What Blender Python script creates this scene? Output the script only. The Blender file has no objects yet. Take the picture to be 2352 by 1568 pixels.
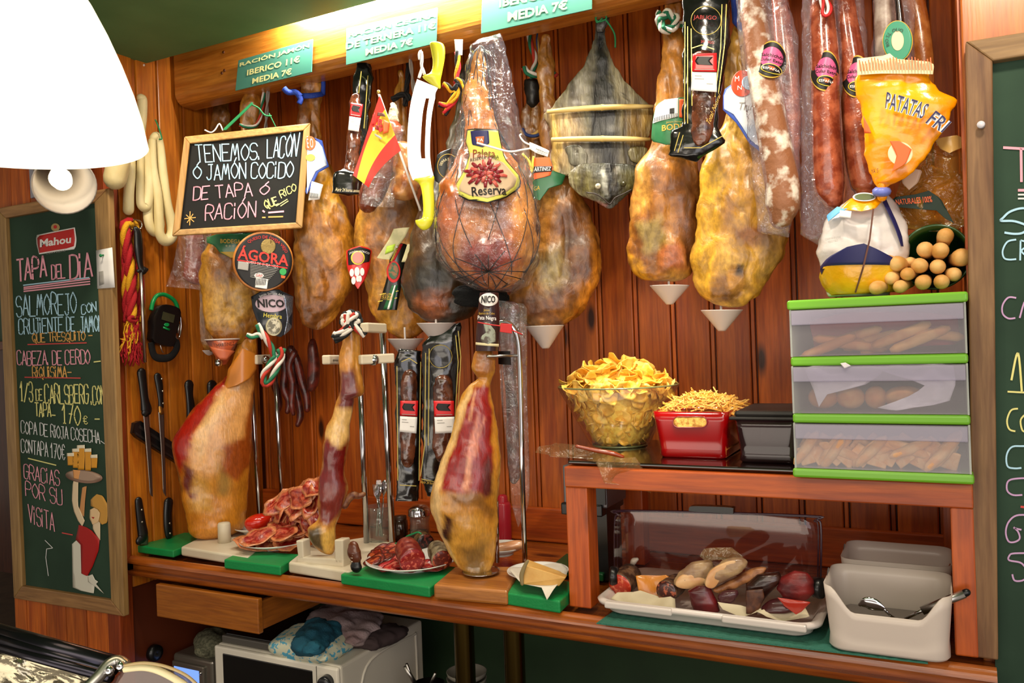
import bpy, bmesh, math, random
from mathutils import Vector as V, Matrix, noise
random.seed(7)
RND = random.random
def U_(a, b): return a + (b - a) * RND()

# ------------------------------------------------------------------ camera, world, lights, exposure
W, H, F = 2352, 1568, 1898.0
CAM = V((0, -2.25, 1.56))
def _axes(yaw, pitch, roll):
    f = V((-math.sin(yaw) * math.cos(pitch), math.cos(yaw) * math.cos(pitch), math.sin(pitch)))
    r = V((math.cos(yaw), math.sin(yaw), 0)); u = r.cross(f)
    c, s = math.cos(roll), math.sin(roll)
    return c * r + s * u, -s * r + c * u, f
CR, CU, CF = _axes(*[math.radians(a) for a in (27.4625, -0.135, -2.0795)])
scene = bpy.context.scene
COL = scene.collection
cd = bpy.data.cameras.new('camera'); co = bpy.data.objects.new('camera', cd); COL.objects.link(co)
cd.sensor_width = 36; cd.sensor_fit = 'HORIZONTAL'; cd.lens = F / W * 36; cd.clip_start = 0.05
m = Matrix((CR, CU, -CF)).transposed().to_4x4(); m.translation = CAM; co.matrix_world = m
scene.camera = co
scene.view_settings.view_transform = 'Standard'; scene.view_settings.look = 'None'
scene.view_settings.exposure = 0.0; scene.view_settings.gamma = 1; scene.view_settings.use_curve_mapping = False
wd = bpy.data.worlds.new('world'); scene.world = wd; wd.use_nodes = True
wd.node_tree.nodes['Background'].inputs[0].default_value = (1.0, 0.86, 0.72, 1)
wd.node_tree.nodes['Background'].inputs[1].default_value = 0.5
def light(kind, name, loc, energy, size, to=None, color=(1, .86, .68), **k):
    l = bpy.data.lights.new(name, kind); o = bpy.data.objects.new(name, l); COL.objects.link(o)
    l.energy = energy; l.color = color
    if kind == 'AREA':
        l.shape = 'RECTANGLE' if isinstance(size, tuple) else 'SQUARE'
        if isinstance(size, tuple): l.size, l.size_y = size
        else: l.size = size
    else: l.shadow_soft_size = size
    for a, b in k.items(): setattr(l, a, b)
    o.location = loc
    if to: o.rotation_euler = (V(to) - V(loc)).to_track_quat('-Z', 'Y').to_euler()
    return o
# row of halogen spots under the soffit shining back at the hams
for i, x in enumerate((-1.95, -1.45, -.95, -.45, .0)):
    light('SPOT', 'ceiling_spot', (x + .15, -1.0, 2.42), 21, .05, (x - .02, -.2, 1.5), (1, .87, .68), spot_size=math.radians(85), spot_blend=.8)
# strip lamp tucked between the green soffit and the beam, washing the beam's face
light('AREA', 'beam_strip_lamp', (-1.08, -.405, 2.55), 40, (1.2, .02), (-1.08, -.36, 2.515), (1, .95, .84))
light('SPOT', 'bar_front_spot', (.35, -1.75, 2.4), 75, .04, (-.60, -.33, 1.34), (1, .92, .78), spot_size=math.radians(16), spot_blend=.8)
light('SPOT', 'shelf_spot', (-.42, -.85, 2.42), 110, .03, (-.60, -.33, 1.34), (1, .92, .76), spot_size=math.radians(17), spot_blend=.7)
# the bar's own ceiling lights and the daylight from the street door, both behind the camera
light('AREA', 'bar_ceiling_light', (-.2, -2.7, 2.42), 36, (2.6, 1.0), (-1.0, 0, 1.5), (1, .88, .74))
light('AREA', 'soffit_fill_light', (-.6, -2.3, .9), 14, (2.6, .6), (-.6, -1.2, 2.5), (1, .9, .76))  # added fill thrown upward to brighten the green soffit; no lamp stands there
light('AREA', 'street_daylight', (1.8, -3.6, 1.7), 22, (1.6, 2.0), (-.6, 0, 1.2), (.95, .93, 1.0))

# ------------------------------------------------------------------ a photo pixel and a plane make a point
def ray(x, y): return CR * ((x - W / 2) / F) - CU * ((y - H / 2) / F) + CF
def PY(x, y, Y): d = ray(x, y); return CAM + d * ((Y - CAM.y) / d.y)
def PZ(x, y, Z): d = ray(x, y); return CAM + d * ((Z - CAM.z) / d.z)
def PX(x, y, X): d = ray(x, y); return CAM + d * ((X - CAM.x) / d.x)
def PP(x, y, c, n): d = ray(x, y); return CAM + d * ((c - CAM).dot(n) / d.dot(n))
def flat(Y):
    return lambda x, y, o=0: PY(x, y, Y) - V((0, o, 0))
def wallX(X):
    return lambda x, y, o=0: PX(x, y, X) + V((o, 0, 0))
def top(Z):
    return lambda x, y, o=0: PZ(x, y, Z) + V((0, 0, o))
def face(cx, cy, Y, curve=0, w=100, tilt=0):
    """a surface through the point seen at (cx,cy) on plane Y, turned to face the room; curve bends its sides back (metres at w px)"""
    c = PY(cx, cy, Y); n = V((ray(cx, cy).x, ray(cx, cy).y, 0)).normalized()
    if tilt: n = (n + V((0, 0, tilt))).normalized()
    return lambda x, y, o=0: PP(x, y, c, n) + n * (curve * ((x - cx) / w) ** 2 - o)
def scale_at(S, x, y): return (S(x + 5, y) - S(x - 5, y)).length / 10
def vdir(S, x, y): return (S(x, y, 0) - S(x, y, 1)).normalized()

# ------------------------------------------------------------------ materials
def L(h):
    h = h.lstrip('#'); r = [int(h[i:i + 2], 16) / 255 for i in (0, 2, 4)]
    return tuple(c / 12.92 if c <= .04045 else ((c + .055) / 1.055) ** 2.4 for c in r) + (1,)
MATS = {}
def nodes(name):
    m = bpy.data.materials.new(name); m.use_nodes = True
    return m, m.node_tree, m.node_tree.nodes['Principled BSDF']
def mk(name, col, rough=.5, metal=0, spec=.5, noise_=None, bump=None, emit=None, coat=0, sss=0, trans=0, stretch=(1, 1, 1), ior=1.45):
    if name in MATS: return MATS[name]
    m, t, b = nodes(name); MATS[name] = m
    b.inputs['Base Color'].default_value = L(col); b.inputs['Roughness'].default_value = rough
    b.inputs['Metallic'].default_value = metal; b.inputs['Specular IOR Level'].default_value = spec
    b.inputs['Coat Weight'].default_value = coat; b.inputs['Coat Roughness'].default_value = .12
    b.inputs['Transmission Weight'].default_value = trans; b.inputs['IOR'].default_value = ior
    if sss:
        b.inputs['Subsurface Weight'].default_value = sss; b.inputs['Subsurface Scale'].default_value = .01
    if emit:
        b.inputs['Emission Color'].default_value = L(emit[0]); b.inputs['Emission Strength'].default_value = emit[1]
    if noise_ or bump:
        tc = t.nodes.new('ShaderNodeTexCoord'); mp = t.nodes.new('ShaderNodeMapping')
        mp.inputs['Scale'].default_value = stretch; t.links.new(tc.outputs['Object'], mp.inputs[0])
    if noise_:
        sc, c2, lo, hi = noise_
        n = t.nodes.new('ShaderNodeTexNoise'); n.inputs['Scale'].default_value = sc; n.inputs['Detail'].default_value = 6
        r = t.nodes.new('ShaderNodeValToRGB'); r.color_ramp.elements[0].position = lo; r.color_ramp.elements[1].position = hi
        r.color_ramp.elements[0].color = L(col); r.color_ramp.elements[1].color = L(c2)
        t.links.new(mp.outputs[0], n.inputs[0]); t.links.new(n.outputs[0], r.inputs[0]); t.links.new(r.outputs[0], b.inputs['Base Color'])
    if bump:
        n = t.nodes.new('ShaderNodeTexNoise'); n.inputs['Scale'].default_value = bump[0]; n.inputs['Detail'].default_value = 5
        u = t.nodes.new('ShaderNodeBump'); u.inputs['Strength'].default_value = bump[1]; u.inputs['Distance'].default_value = .004
        t.links.new(mp.outputs[0], n.inputs[0]); t.links.new(n.outputs[0], u.inputs['Height']); t.links.new(u.outputs[0], b.inputs['Normal'])
    return m
def wood(name, c1, c2, axis='Z', rough=.38, knots=True, grain=1.0, coat=.25, dark='#3a1606'):
    if name in MATS: return MATS[name]
    m, t, b = nodes(name); MATS[name] = m; N = t.nodes.new; K = t.links.new
    tc = N('ShaderNodeTexCoord'); oi = N('ShaderNodeObjectInfo'); ad = N('ShaderNodeVectorMath'); ad.operation = 'ADD'
    ml = N('ShaderNodeVectorMath'); ml.operation = 'SCALE'; ml.inputs[0].default_value = (7.3, 3.1, 11.7)
    K(oi.outputs['Random'], ml.inputs['Scale']); K(tc.outputs['Object'], ad.inputs[0]); K(ml.outputs[0], ad.inputs[1])
    mp = N('ShaderNodeMapping'); s = dict(X=(1.2, 16, 16), Y=(16, 1.2, 16), Z=(16, 16, 1.2))[axis]
    mp.inputs['Scale'].default_value = [q * grain for q in s]; K(ad.outputs[0], mp.inputs[0])
    n = N('ShaderNodeTexNoise'); n.inputs['Scale'].default_value = 1.6; n.inputs['Detail'].default_value = 8; n.inputs['Distortion'].default_value = 1.6
    K(mp.outputs[0], n.inputs[0])
    n2 = N('ShaderNodeTexNoise'); n2.inputs['Scale'].default_value = 9; n2.inputs['Detail'].default_value = 3; K(mp.outputs[0], n2.inputs[0])
    r = N('ShaderNodeValToRGB'); r.color_ramp.elements[0].position = .32; r.color_ramp.elements[1].position = .68
    r.color_ramp.elements[0].color = L(c1); r.color_ramp.elements[1].color = L(c2); K(n.outputs[0], r.inputs[0])
    mx = N('ShaderNodeMix'); mx.data_type = 'RGBA'; mx.blend_type = 'MULTIPLY'; mx.inputs[0].default_value = .55
    r2 = N('ShaderNodeValToRGB'); r2.color_ramp.elements[0].position = .35; r2.color_ramp.elements[0].color = (.55, .5, .48, 1); r2.color_ramp.elements[1].position = .6
    K(n2.outputs[0], r2.inputs[0]); K(r.outputs[0], mx.inputs[6]); K(r2.outputs[0], mx.inputs[7]); last = mx.outputs[2]
    if knots:
        mp2 = N('ShaderNodeMapping'); s = dict(X=(2.2, 7, 7), Y=(7, 2.2, 7), Z=(7, 7, 2.2))[axis]; mp2.inputs['Scale'].default_value = s
        K(ad.outputs[0], mp2.inputs[0]); v = N('ShaderNodeTexVoronoi'); v.inputs['Scale'].default_value = .9; K(mp2.outputs[0], v.inputs[0])
        r3 = N('ShaderNodeValToRGB'); r3.color_ramp.elements[0].position = .05; r3.color_ramp.elements[0].color = (1, 1, 1, 1)
        r3.color_ramp.elements[1].position = .11; r3.color_ramp.elements[1].color = (0, 0, 0, 1); K(v.outputs['Distance'], r3.inputs[0])
        m3 = N('ShaderNodeMix'); m3.data_type = 'RGBA'; K(r3.outputs[0], m3.inputs[0]); K(last, m3.inputs[6]); m3.inputs[7].default_value = L(dark); last = m3.outputs[2]
    hs = N('ShaderNodeHueSaturation'); mr = N('ShaderNodeMapRange'); mr.inputs[3].default_value = .8; mr.inputs[4].default_value = 1.15
    K(oi.outputs['Random'], mr.inputs[0]); K(mr.outputs[0], hs.inputs['Value']); K(last, hs.inputs['Color']); K(hs.outputs[0], b.inputs['Base Color'])
    b.inputs['Roughness'].default_value = rough; b.inputs['Coat Weight'].default_value = coat; b.inputs['Coat Roughness'].default_value = .2
    u = N('ShaderNodeBump'); u.inputs['Strength'].default_value = .25; u.inputs['Distance'].default_value = .002; K(n2.outputs[0], u.inputs['Height']); K(u.outputs[0], b.inputs['Normal'])
    return m
def film(name, tint='#ffffff', refl=.9, haze=.06, hazecol='#ffffff', wrinkle=.5, scale=25, rough=.06):
    """thin clear plastic: mostly see-through, wrinkled gloss, a little milky haze"""
    if name in MATS: return MATS[name]
    m, t, b = nodes(name); MATS[name] = m; t.nodes.remove(b); N = t.nodes.new; K = t.links.new
    out = t.nodes['Material Output']; tr = N('ShaderNodeBsdfTransparent'); tr.inputs[0].default_value = L(tint)
    gl = N('ShaderNodeBsdfGlossy'); gl.inputs['Roughness'].default_value = rough
    df = N('ShaderNodeBsdfDiffuse'); df.inputs[0].default_value = L(hazecol)
    fr = N('ShaderNodeLayerWeight'); pw = N('ShaderNodeMath'); pw.operation = 'POWER'; pw.inputs[1].default_value = 3.5; K(fr.outputs['Facing'], pw.inputs[0]); ad = N('ShaderNodeMath'); ad.operation = 'ADD'; ad.inputs[1].default_value = .05; K(pw.outputs[0], ad.inputs[0])
    tc = N('ShaderNodeTexCoord'); n = N('ShaderNodeTexNoise'); n.inputs['Scale'].default_value = scale; n.inputs['Detail'].default_value = 3; n.inputs['Distortion'].default_value = 1.2
    K(tc.outputs['Object'], n.inputs[0]); u = N('ShaderNodeBump'); u.inputs['Strength'].default_value = wrinkle; u.inputs['Distance'].default_value = .02
    K(n.outputs[0], u.inputs['Height']); K(u.outputs[0], gl.inputs['Normal']); K(u.outputs[0], fr.inputs['Normal'])
    a = N('ShaderNodeMixShader'); a.inputs[0].default_value = haze; K(tr.outputs[0], a.inputs[1]); K(df.outputs[0], a.inputs[2])
    ml = N('ShaderNodeMath'); ml.operation = 'MULTIPLY'; ml.inputs[1].default_value = refl; K(ad.outputs[0], ml.inputs[0]); ml.use_clamp = True
    c = N('ShaderNodeMixShader'); K(ml.outputs[0], c.inputs[0]); K(a.outputs[0], c.inputs[1]); K(gl.outputs[0], c.inputs[2]); K(c.outputs[0], out.inputs[0])
    return m
def flesh(name, rough=.4, scale=28, var=.45, bump=.6, coat=.15, stretch=(1, 1, .45), sss=.0):
    """reads the colours laid down per vertex (rind, fat, lean meat, mould) and breaks them up with fine noise"""
    if name in MATS: return MATS[name]
    m, t, b = nodes(name); MATS[name] = m; N = t.nodes.new; K = t.links.new
    at = N('ShaderNodeAttribute'); at.attribute_name = 'tone'; tc = N('ShaderNodeTexCoord'); mp = N('ShaderNodeMapping'); mp.inputs['Scale'].default_value = stretch
    K(tc.outputs['Object'], mp.inputs[0]); n = N('ShaderNodeTexNoise'); n.inputs['Scale'].default_value = scale; n.inputs['Detail'].default_value = 8; n.inputs['Distortion'].default_value = .8
    K(mp.outputs[0], n.inputs[0]); r = N('ShaderNodeValToRGB'); e = r.color_ramp.elements
    e[0].position = .34; e[0].color = (1 - var, 1 - var * 1.12, 1 - var * 1.2, 1); e[1].position = .66; e[1].color = (1 + var * .45, 1 + var * .4, 1 + var * .3, 1)
    K(n.outputs[0], r.inputs[0]); mx = N('ShaderNodeMix'); mx.data_type = 'RGBA'; mx.blend_type = 'MULTIPLY'; mx.inputs[0].default_value = 1
    n3 = N('ShaderNodeTexNoise'); n3.inputs['Scale'].default_value = scale * 4.2; n3.inputs['Detail'].default_value = 6; K(mp.outputs[0], n3.inputs[0]); r3 = N('ShaderNodeValToRGB'); r3.color_ramp.elements[0].position = .38; r3.color_ramp.elements[0].color = (1 - var * .5, 1 - var * .55, 1 - var * .6, 1); r3.color_ramp.elements[1].position = .6; r3.color_ramp.elements[1].color = (1.12, 1.12, 1.1, 1); K(n3.outputs[0], r3.inputs[0])
    m0 = N('ShaderNodeMix'); m0.data_type = 'RGBA'; m0.blend_type = 'MULTIPLY'; m0.inputs[0].default_value = 1; K(r.outputs[0], m0.inputs[6]); K(r3.outputs[0], m0.inputs[7])
    K(at.outputs['Color'], mx.inputs[6]); K(m0.outputs[2], mx.inputs[7]); K(mx.outputs[2], b.inputs['Base Color'])
    b.inputs['Roughness'].default_value = rough; b.inputs['Coat Weight'].default_value = coat; b.inputs['Coat Roughness'].default_value = .25
    if sss: b.inputs['Subsurface Weight'].default_value = sss; b.inputs['Subsurface Scale'].default_value = .008
    u = N('ShaderNodeBump'); u.inputs['Strength'].default_value = bump; u.inputs['Distance'].default_value = .006
    u3 = N('ShaderNodeBump'); u3.inputs['Strength'].default_value = bump * .6; u3.inputs['Distance'].default_value = .0025; K(n3.outputs[0], u3.inputs['Height'])
    K(n.outputs[0], u.inputs['Height']); K(u.outputs[0], u3.inputs['Normal']); K(u3.outputs[0], b.inputs['Normal'])
    return m

# ------------------------------------------------------------------ objects
class G:
    def __init__(s): s.v = []; s.f = []; s.c = None
    def add(s, v, f):
        o = len(s.v); s.v += [V(p) for p in v]; s.f += [tuple(i + o for i in q) for q in f]; return s
def obj(name, g, mat, parent=None, smooth=True, bevel=0, fix=True, seg=2, solid=0):
    me = bpy.data.meshes.new(name); me.from_pydata([tuple(p) for p in g.v], [], g.f)
    if g.c:
        a = me.color_attributes.new('tone', 'FLOAT_COLOR', 'POINT')
        for i, c in enumerate(g.c): a.data[i].color = c
    if fix:
        bm = bmesh.new(); bm.from_mesh(me); bmesh.ops.recalc_face_normals(bm, faces=bm.faces); bm.to_mesh(me); bm.free()
    if smooth: me.polygons.foreach_set('use_smooth', [True] * len(me.polygons))
    me.materials.append(mat); o = bpy.data.objects.new(name, me); COL.objects.link(o)
    if parent: adopt(o, parent)
    if solid:
        s = o.modifiers.new('solid', 'SOLIDIFY'); s.thickness = solid; s.offset = 0
    if bevel:
        b = o.modifiers.new('bevel', 'BEVEL'); b.width = bevel; b.segments = seg; b.limit_method = 'ANGLE'; b.angle_limit = .6
    return o
def wloc(p):
    l = p.location.copy()
    while p.parent: p = p.parent; l = p.matrix_parent_inverse @ l; l = l + p.location if False else l
    return l
INV = {}
def adopt(o, p):
    o.parent = p
    root = p
    while root.parent: root = root.parent
    # children sit in world coordinates: only the root Empty carries a location
    if p.parent is None: o.matrix_parent_inverse = Matrix.Translation(-p.location)
    else: o.matrix_parent_inverse = Matrix.Identity(4)
def T(name, label, cat, at, group=None):
    o = bpy.data.objects.new(name, None); COL.objects.link(o); o.location = at; o.empty_display_size = .05
    o['label'] = label; o['category'] = cat
    if group: o['group'] = group
    return o
def tag(o, label, cat, group=None, kind=None):
    o['label'] = label; o['category'] = cat
    if group: o['group'] = group
    if kind: o['kind'] = kind
    return o
def struct(o, kind='structure'): o['kind'] = kind; return o
def copy_thing(root, loc, rot=None, scale=None):
    r = root.copy(); COL.objects.link(r); r.location = loc
    if rot is not None: r.rotation_euler = rot
    if scale is not None: r.scale = scale
    for ch in root.children:
        c = ch.copy(); COL.objects.link(c); c.parent = r
        for gch in ch.children:
            d = gch.copy(); COL.objects.link(d); d.parent = c
    return r

# ------------------------------------------------------------------ shapes
def box(x0, x1, y0, y1, z0, z1, g=None):
    g = g or G()
    return g.add([(x, y, z) for x in (x0, x1) for y in (y0, y1) for z in (z0, z1)],
                 [(0, 1, 3, 2), (4, 6, 7, 5), (0, 4, 5, 1), (2, 3, 7, 6), (0, 2, 6, 4), (1, 5, 7, 3)])
def hexa(p, g=None):
    """8 corners: four of the near face (tl,tr,br,bl) then four of the far face"""
    return (g or G()).add(p, [(0, 1, 2, 3), (7, 6, 5, 4), (0, 4, 5, 1), (1, 5, 6, 2), (2, 6, 7, 3), (3, 7, 4, 0)])
def cat(p, n=6, closed=False):
    """Catmull-Rom through tuples of numbers"""
    p = [tuple(q) for q in p]; N = len(p); out = []
    rng = range(N if closed else N - 1)
    for i in rng:
        a, b, c, d = (p[(i - 1) % N], p[i], p[(i + 1) % N], p[(i + 2) % N]) if closed else (p[max(i - 1, 0)], p[i], p[i + 1], p[min(i + 2, N - 1)])
        for k in range(n):
            t = k / n
            out.append(tuple(.5 * (2 * q1 + (q2 - q0) * t + (2 * q0 - 5 * q1 + 4 * q2 - q3) * t * t + (3 * q1 - q0 - 3 * q2 + q3) * t ** 3) for q0, q1, q2, q3 in zip(a, b, c, d)))
    if not closed: out.append(p[-1])
    return out
def tube(pts, rad, seg=10, n=None, squash=1, g=None, closed=False, caps=True):
    """a tube along world points; with n given its section is squashed along n"""
    g = g or G(); pts = [V(p) for p in pts]; N = len(pts); rs = rad if isinstance(rad, (list, tuple)) else [rad] * N; vs = []; prev = None
    for i, p in enumerate(pts):
        a, b = (pts[(i - 1) % N], pts[(i + 1) % N]) if closed else (pts[max(i - 1, 0)], pts[min(i + 1, N - 1)])
        t = (b - a).normalized() if (b - a).length > 1e-9 else V((0, 0, 1))
        if n is not None: y = (n - t * n.dot(t)).normalized() if abs(n.dot(t)) < .99 else t.orthogonal().normalized()
        elif prev is None: y = t.orthogonal().normalized()
        else: y = (prev - t * prev.dot(t)).normalized()
        prev = y; x = y.cross(t)
        for k in range(seg):
            q = 2 * math.pi * k / seg; vs.append(p + x * math.cos(q) * rs[i] + y * math.sin(q) * rs[i] * squash)
    fs = [(i * seg + k, i * seg + (k + 1) % seg, ((i + 1) % N) * seg + (k + 1) % seg, ((i + 1) % N) * seg + k) for i in range(N if closed else N - 1) for k in range(seg)]
    if caps and not closed: fs += [tuple(range(seg))[::-1], tuple((N - 1) * seg + k for k in range(seg))]
    return g.add(vs, fs)
def limb(sp, S, seg=14, squash=1, n=6, g=None, round_=True):
    """a tapering limb drawn by a spine of (x px, y px, radius px) on surface S"""
    q = cat(sp, n) if n > 1 else sp; pts = [S(a, b) for a, b, r in q]; rs = [max(r, .2) * scale_at(S, a, b) for a, b, r in q]
    if round_:
        t = (pts[0] - pts[1]).normalized(); u = (pts[-1] - pts[-2]).normalized(); r0, r1 = rs[0], rs[-1]
        A = [(pts[0] + t * r0 * math.sin(w), r0 * math.cos(w)) for w in (1.45, 1.0, .5)]; B = [(pts[-1] + u * r1 * math.sin(w), r1 * math.cos(w)) for w in (.5, 1.0, 1.45)]
        pts = [a for a, _ in A] + pts + [b for b, _ in B]; rs = [r for _, r in A] + rs + [r for _, r in B]
    return tube(pts, rs, seg, vdir(S, sp[0][0], sp[0][1]), squash, g)
def lathe(prof, c, seg=32, g=None, axis=None, a0=0, a1=2 * math.pi):
    """profile of (radius, height) spun about a vertical axis through c"""
    g = g or G(); vs = []; full = abs(a1 - a0 - 2 * math.pi) < 1e-6; K = seg if full else seg + 1
    for r, z in prof:
        for k in range(K):
            q = a0 + (a1 - a0) * k / seg; vs.append(V((c[0] + r * math.cos(q), c[1] + r * math.sin(q), c[2] + z)))
    if axis is not None:
        R = V((0, 0, 1)).rotation_difference(V(axis)).to_matrix(); cc = V(c); vs = [R @ (v - cc) + cc for v in vs]
    fs = [(i * K + k, i * K + (k + 1) % K, (i + 1) * K + (k + 1) % K, (i + 1) * K + k) for i in range(len(prof) - 1) for k in range(seg)]
    return g.add(vs, fs)
def ell(cx, cy, rx, ry, n=28, rot=0):
    c, s = math.cos(rot), math.sin(rot)
    return [(cx + rx * math.cos(q) * c - ry * math.sin(q) * s, cy + rx * math.cos(q) * s + ry * math.sin(q) * c) for q in (2 * math.pi * k / n for k in range(n))]
def scan(poly, ny, dense=False):
    """cut a polygon into rows (y, x left, x right)"""
    y0 = min(p[1] for p in poly); y1 = max(p[1] for p in poly); out = []; N = len(poly)
    for i in range(ny + 1):
        t = i / ny
        if dense: t = .5 - .5 * math.cos(math.pi * t)
        y = y0 + (y1 - y0) * min(max(t, .001), .999); xs = []
        for k in range(N):
            (xa, ya), (xb, yb) = poly[k], poly[(k + 1) % N]
            if (ya - y) * (yb - y) <= 0 and ya != yb: xs.append(xa + (xb - xa) * (y - ya) / (yb - ya))
        if xs: out.append((y, min(xs), max(xs)))
    return out
def rotp(poly, c, a):
    co_, si = math.cos(a), math.sin(a)
    return [(c[0] + (x - c[0]) * co_ - (y - c[1]) * si, c[1] + (x - c[0]) * si + (y - c[1]) * co_) for x, y in poly]
def sheet(poly, S, thick=.0012, nx=8, ny=14, off=0, g=None, wob=0, ang=0):
    """a thin sheet with the outline poly laid on surface S"""
    g = g or G(); cx = sum(p[0] for p in poly) / len(poly); cy = sum(p[1] for p in poly) / len(poly); a = math.radians(ang)
    quad = len(poly) == 4; pl = rotp(poly, (cx, cy), -a) if ang else poly; rows = [(0, 0, 0)] * (ny + 1) if quad else scan(pl, max(ny, 14), True); vs = []; K = nx + 1; M = len(rows)
    for s_ in (0, 1):
        for i_, (y, xl, xr) in enumerate(rows):
            for k in range(K):
                q = (xl + (xr - xl) * k / nx, y)
                if quad: u, v = k / nx, i_ / (M - 1); q = tuple((1 - v) * ((1 - u) * poly[0][j] + u * poly[1][j]) + v * ((1 - u) * poly[3][j] + u * poly[2][j]) for j in (0, 1))
                if ang and not quad: q = rotp([q], (cx, cy), a)[0]
                w = wob * noise.noise(V((q[0] * .02, q[1] * .02, 3.3))) if wob else 0
                vs.append(S(q[0], q[1], off + w + (thick if s_ == 0 else 0)))
    fs = []
    for i in range(M - 1):
        for k in range(nx):
            A = i * K + k; fs.append((A, A + 1, A + K + 1, A + K)); B = A + M * K; fs.append((B, B + K, B + K + 1, B + 1))
        for k in (0, nx): A = i * K + k; fs.append((A, A + K, A + K + M * K, A + M * K))
    for k in range(nx):
        for i in (0, M - 1): A = i * K + k; fs.append((A, A + 1, A + 1 + M * K, A + M * K))
    return g.add(vs, fs)
def inpoly(x, y, poly):
    c = False; N = len(poly); j = N - 1
    for i in range(N):
        (xi, yi), (xj, yj) = poly[i], poly[j]
        if (yi > y) != (yj > y) and x < (xj - xi) * (y - yi) / (yj - yi) + xi: c = not c
        j = i
    return c
def edged(x, y, poly):
    d = 1e9; N = len(poly)
    for i in range(N):
        (xa, ya), (xb, yb) = poly[i], poly[(i + 1) % N]; dx, dy = xb - xa, yb - ya; q = dx * dx + dy * dy or 1
        t = max(0, min(1, ((x - xa) * dx + (y - ya) * dy) / q)); e = math.hypot(x - xa - dx * t, y - ya - dy * t); d = min(d, e)
    return d
def blend(a, b, t): return tuple(p + (q - p) * t for p, q in zip(a, b))
def blob(poly, S, ratio=.7, maxd=999, nr=70, ns=44, amp=0, fs_=18, tones=None, paint=(), seed=0, smooth=True, ang=0, p=1.0, front=1.0, back=1.0, crease=0, jit=9):
    """a solid with the outline poly: every row is an ellipse; returns (mesh, point function)"""
    cx = sum(q[0] for q in poly) / len(poly); cy = sum(q[1] for q in poly) / len(poly); a_ = math.radians(ang)
    pl = cat(poly, 5, True) if smooth else poly
    if ang: pl = rotp(pl, (cx, cy), -a_)
    rows = scan(pl, nr, True); g = G(); vs = []; cs = []; sc = scale_at(S, cx, cy); nd = vdir(S, cx, cy)
    pn = [(pp, L(c), so) for pp, c, so in paint]; tn = [L(c) for c in tones] if tones else None; sv = V((seed * 3.7, seed * 1.3, seed * 5.1))
    def pt(i, q, grow=1.0):
        i = max(0, min(len(rows) - 1, i)); k = int(i); fr = i - k; y, xl, xr = rows[k]
        if fr: y, xl, xr = [u + (w - u) * fr for u, w in zip(rows[k], rows[min(k + 1, len(rows) - 1)])]
        h = (xr - xl) / 2 * grow; c = math.cos(q); s = math.sin(q)
        if p != 1: c = math.copysign(abs(c) ** p, c); s = math.copysign(abs(s) ** p, s)
        X = (xl + xr) / 2 + h * c; Yp = y
        if ang: X, Yp = rotp([(X, Yp)], (cx, cy), a_)[0]
        d = min(h, maxd * grow) * ratio * sc * (front if s < 0 else back)
        return X, Yp, d * s
    for i in range(len(rows)):
        for k in range(ns):
            X, Yp, d = pt(i, 2 * math.pi * k / ns); w = S(X, Yp); w = w + nd * d
            if amp:
                nv = noise.fractal(w * fs_ + sv, .9, 2.1, 4); e = amp * nv
                if crease: e -= crease * max(0, .25 - abs(noise.noise(V((w.x * 14, w.y * 14, w.z * 3.5)) + sv))) * 4
                o = w - S((rows[i][1] + rows[i][2]) / 2, rows[i][0]) if not ang else nd * d
                w = w + (o.normalized() if o.length > 1e-6 else V((0, 0, 0))) * e * min(1, (rows[i][2] - rows[i][1]) * sc / .03)
            vs.append(w)
            if tn:
                v = noise.fractal(V((w.x, w.y, w.z * .5)) * 9 + sv, .8, 2, 4) * .5 + .5; v = max(0, min(.999, v)) * (len(tn) - 1); j = int(v)
                col = blend(tn[j], tn[j + 1], v - j)
                jx = X + jit * noise.noise(w * 40 + sv) + jit * .5 * noise.noise(w * 110); jy = Yp + jit * noise.noise(w * 40 - sv)
                for pp, c, so in pn:
                    ins = inpoly(jx, jy, pp); ed = edged(jx, jy, pp)
                    t = (.5 + .5 * min(1, ed / so)) if ins else max(0, .5 - .5 * ed / so)
                    if t > 0: col = blend(col, c, t)
                cs.append(col)
    M = len(rows); f = [(i * ns + k, i * ns + (k + 1) % ns, (i + 1) * ns + (k + 1) % ns, (i + 1) * ns + k) for i in range(M - 1) for k in range(ns)]
    f += [tuple(range(ns))[::-1], tuple((M - 1) * ns + k for k in range(ns))]
    g.add(vs, f)
    if tn: g.c = cs
    g.pt = lambda i, q, grow=1.0: (lambda r: S(r[0], r[1]) + nd * r[2])(pt(i, q, grow)); g.M = M
    return g
def rope(pts, r, mats, parent, name='strand', turns=60, g0=None):
    """twisted cord: one helical strand per material"""
    P = [V(p) for p in pts]; ln = [0]
    for a, b in zip(P, P[1:]): ln.append(ln[-1] + (b - a).length)
    N = max(24, int(ln[-1] / (r * .7))); out = []
    def at(s):
        for i in range(len(P) - 1):
            if s <= ln[i + 1] or i == len(P) - 2:
                t = (s - ln[i]) / max(ln[i + 1] - ln[i], 1e-9); return P[i].lerp(P[i + 1], t), (P[i + 1] - P[i]).normalized()
    for j, mt in enumerate(mats):
        q = []
        for k in range(N + 1):
            s = ln[-1] * k / N; p, t = at(s); y = V((0, 1, 0)); y = (y - t * y.dot(t)); y = y.normalized() if y.length > .05 else t.orthogonal().normalized(); x = y.cross(t)
            w = s * turns + 2 * math.pi * j / len(mats); q.append(p + (x * math.cos(w) + y * math.sin(w)) * r * .5)
        out.append(obj(name, tube(q, r * .56, 6), mt, parent))
    return out

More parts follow.
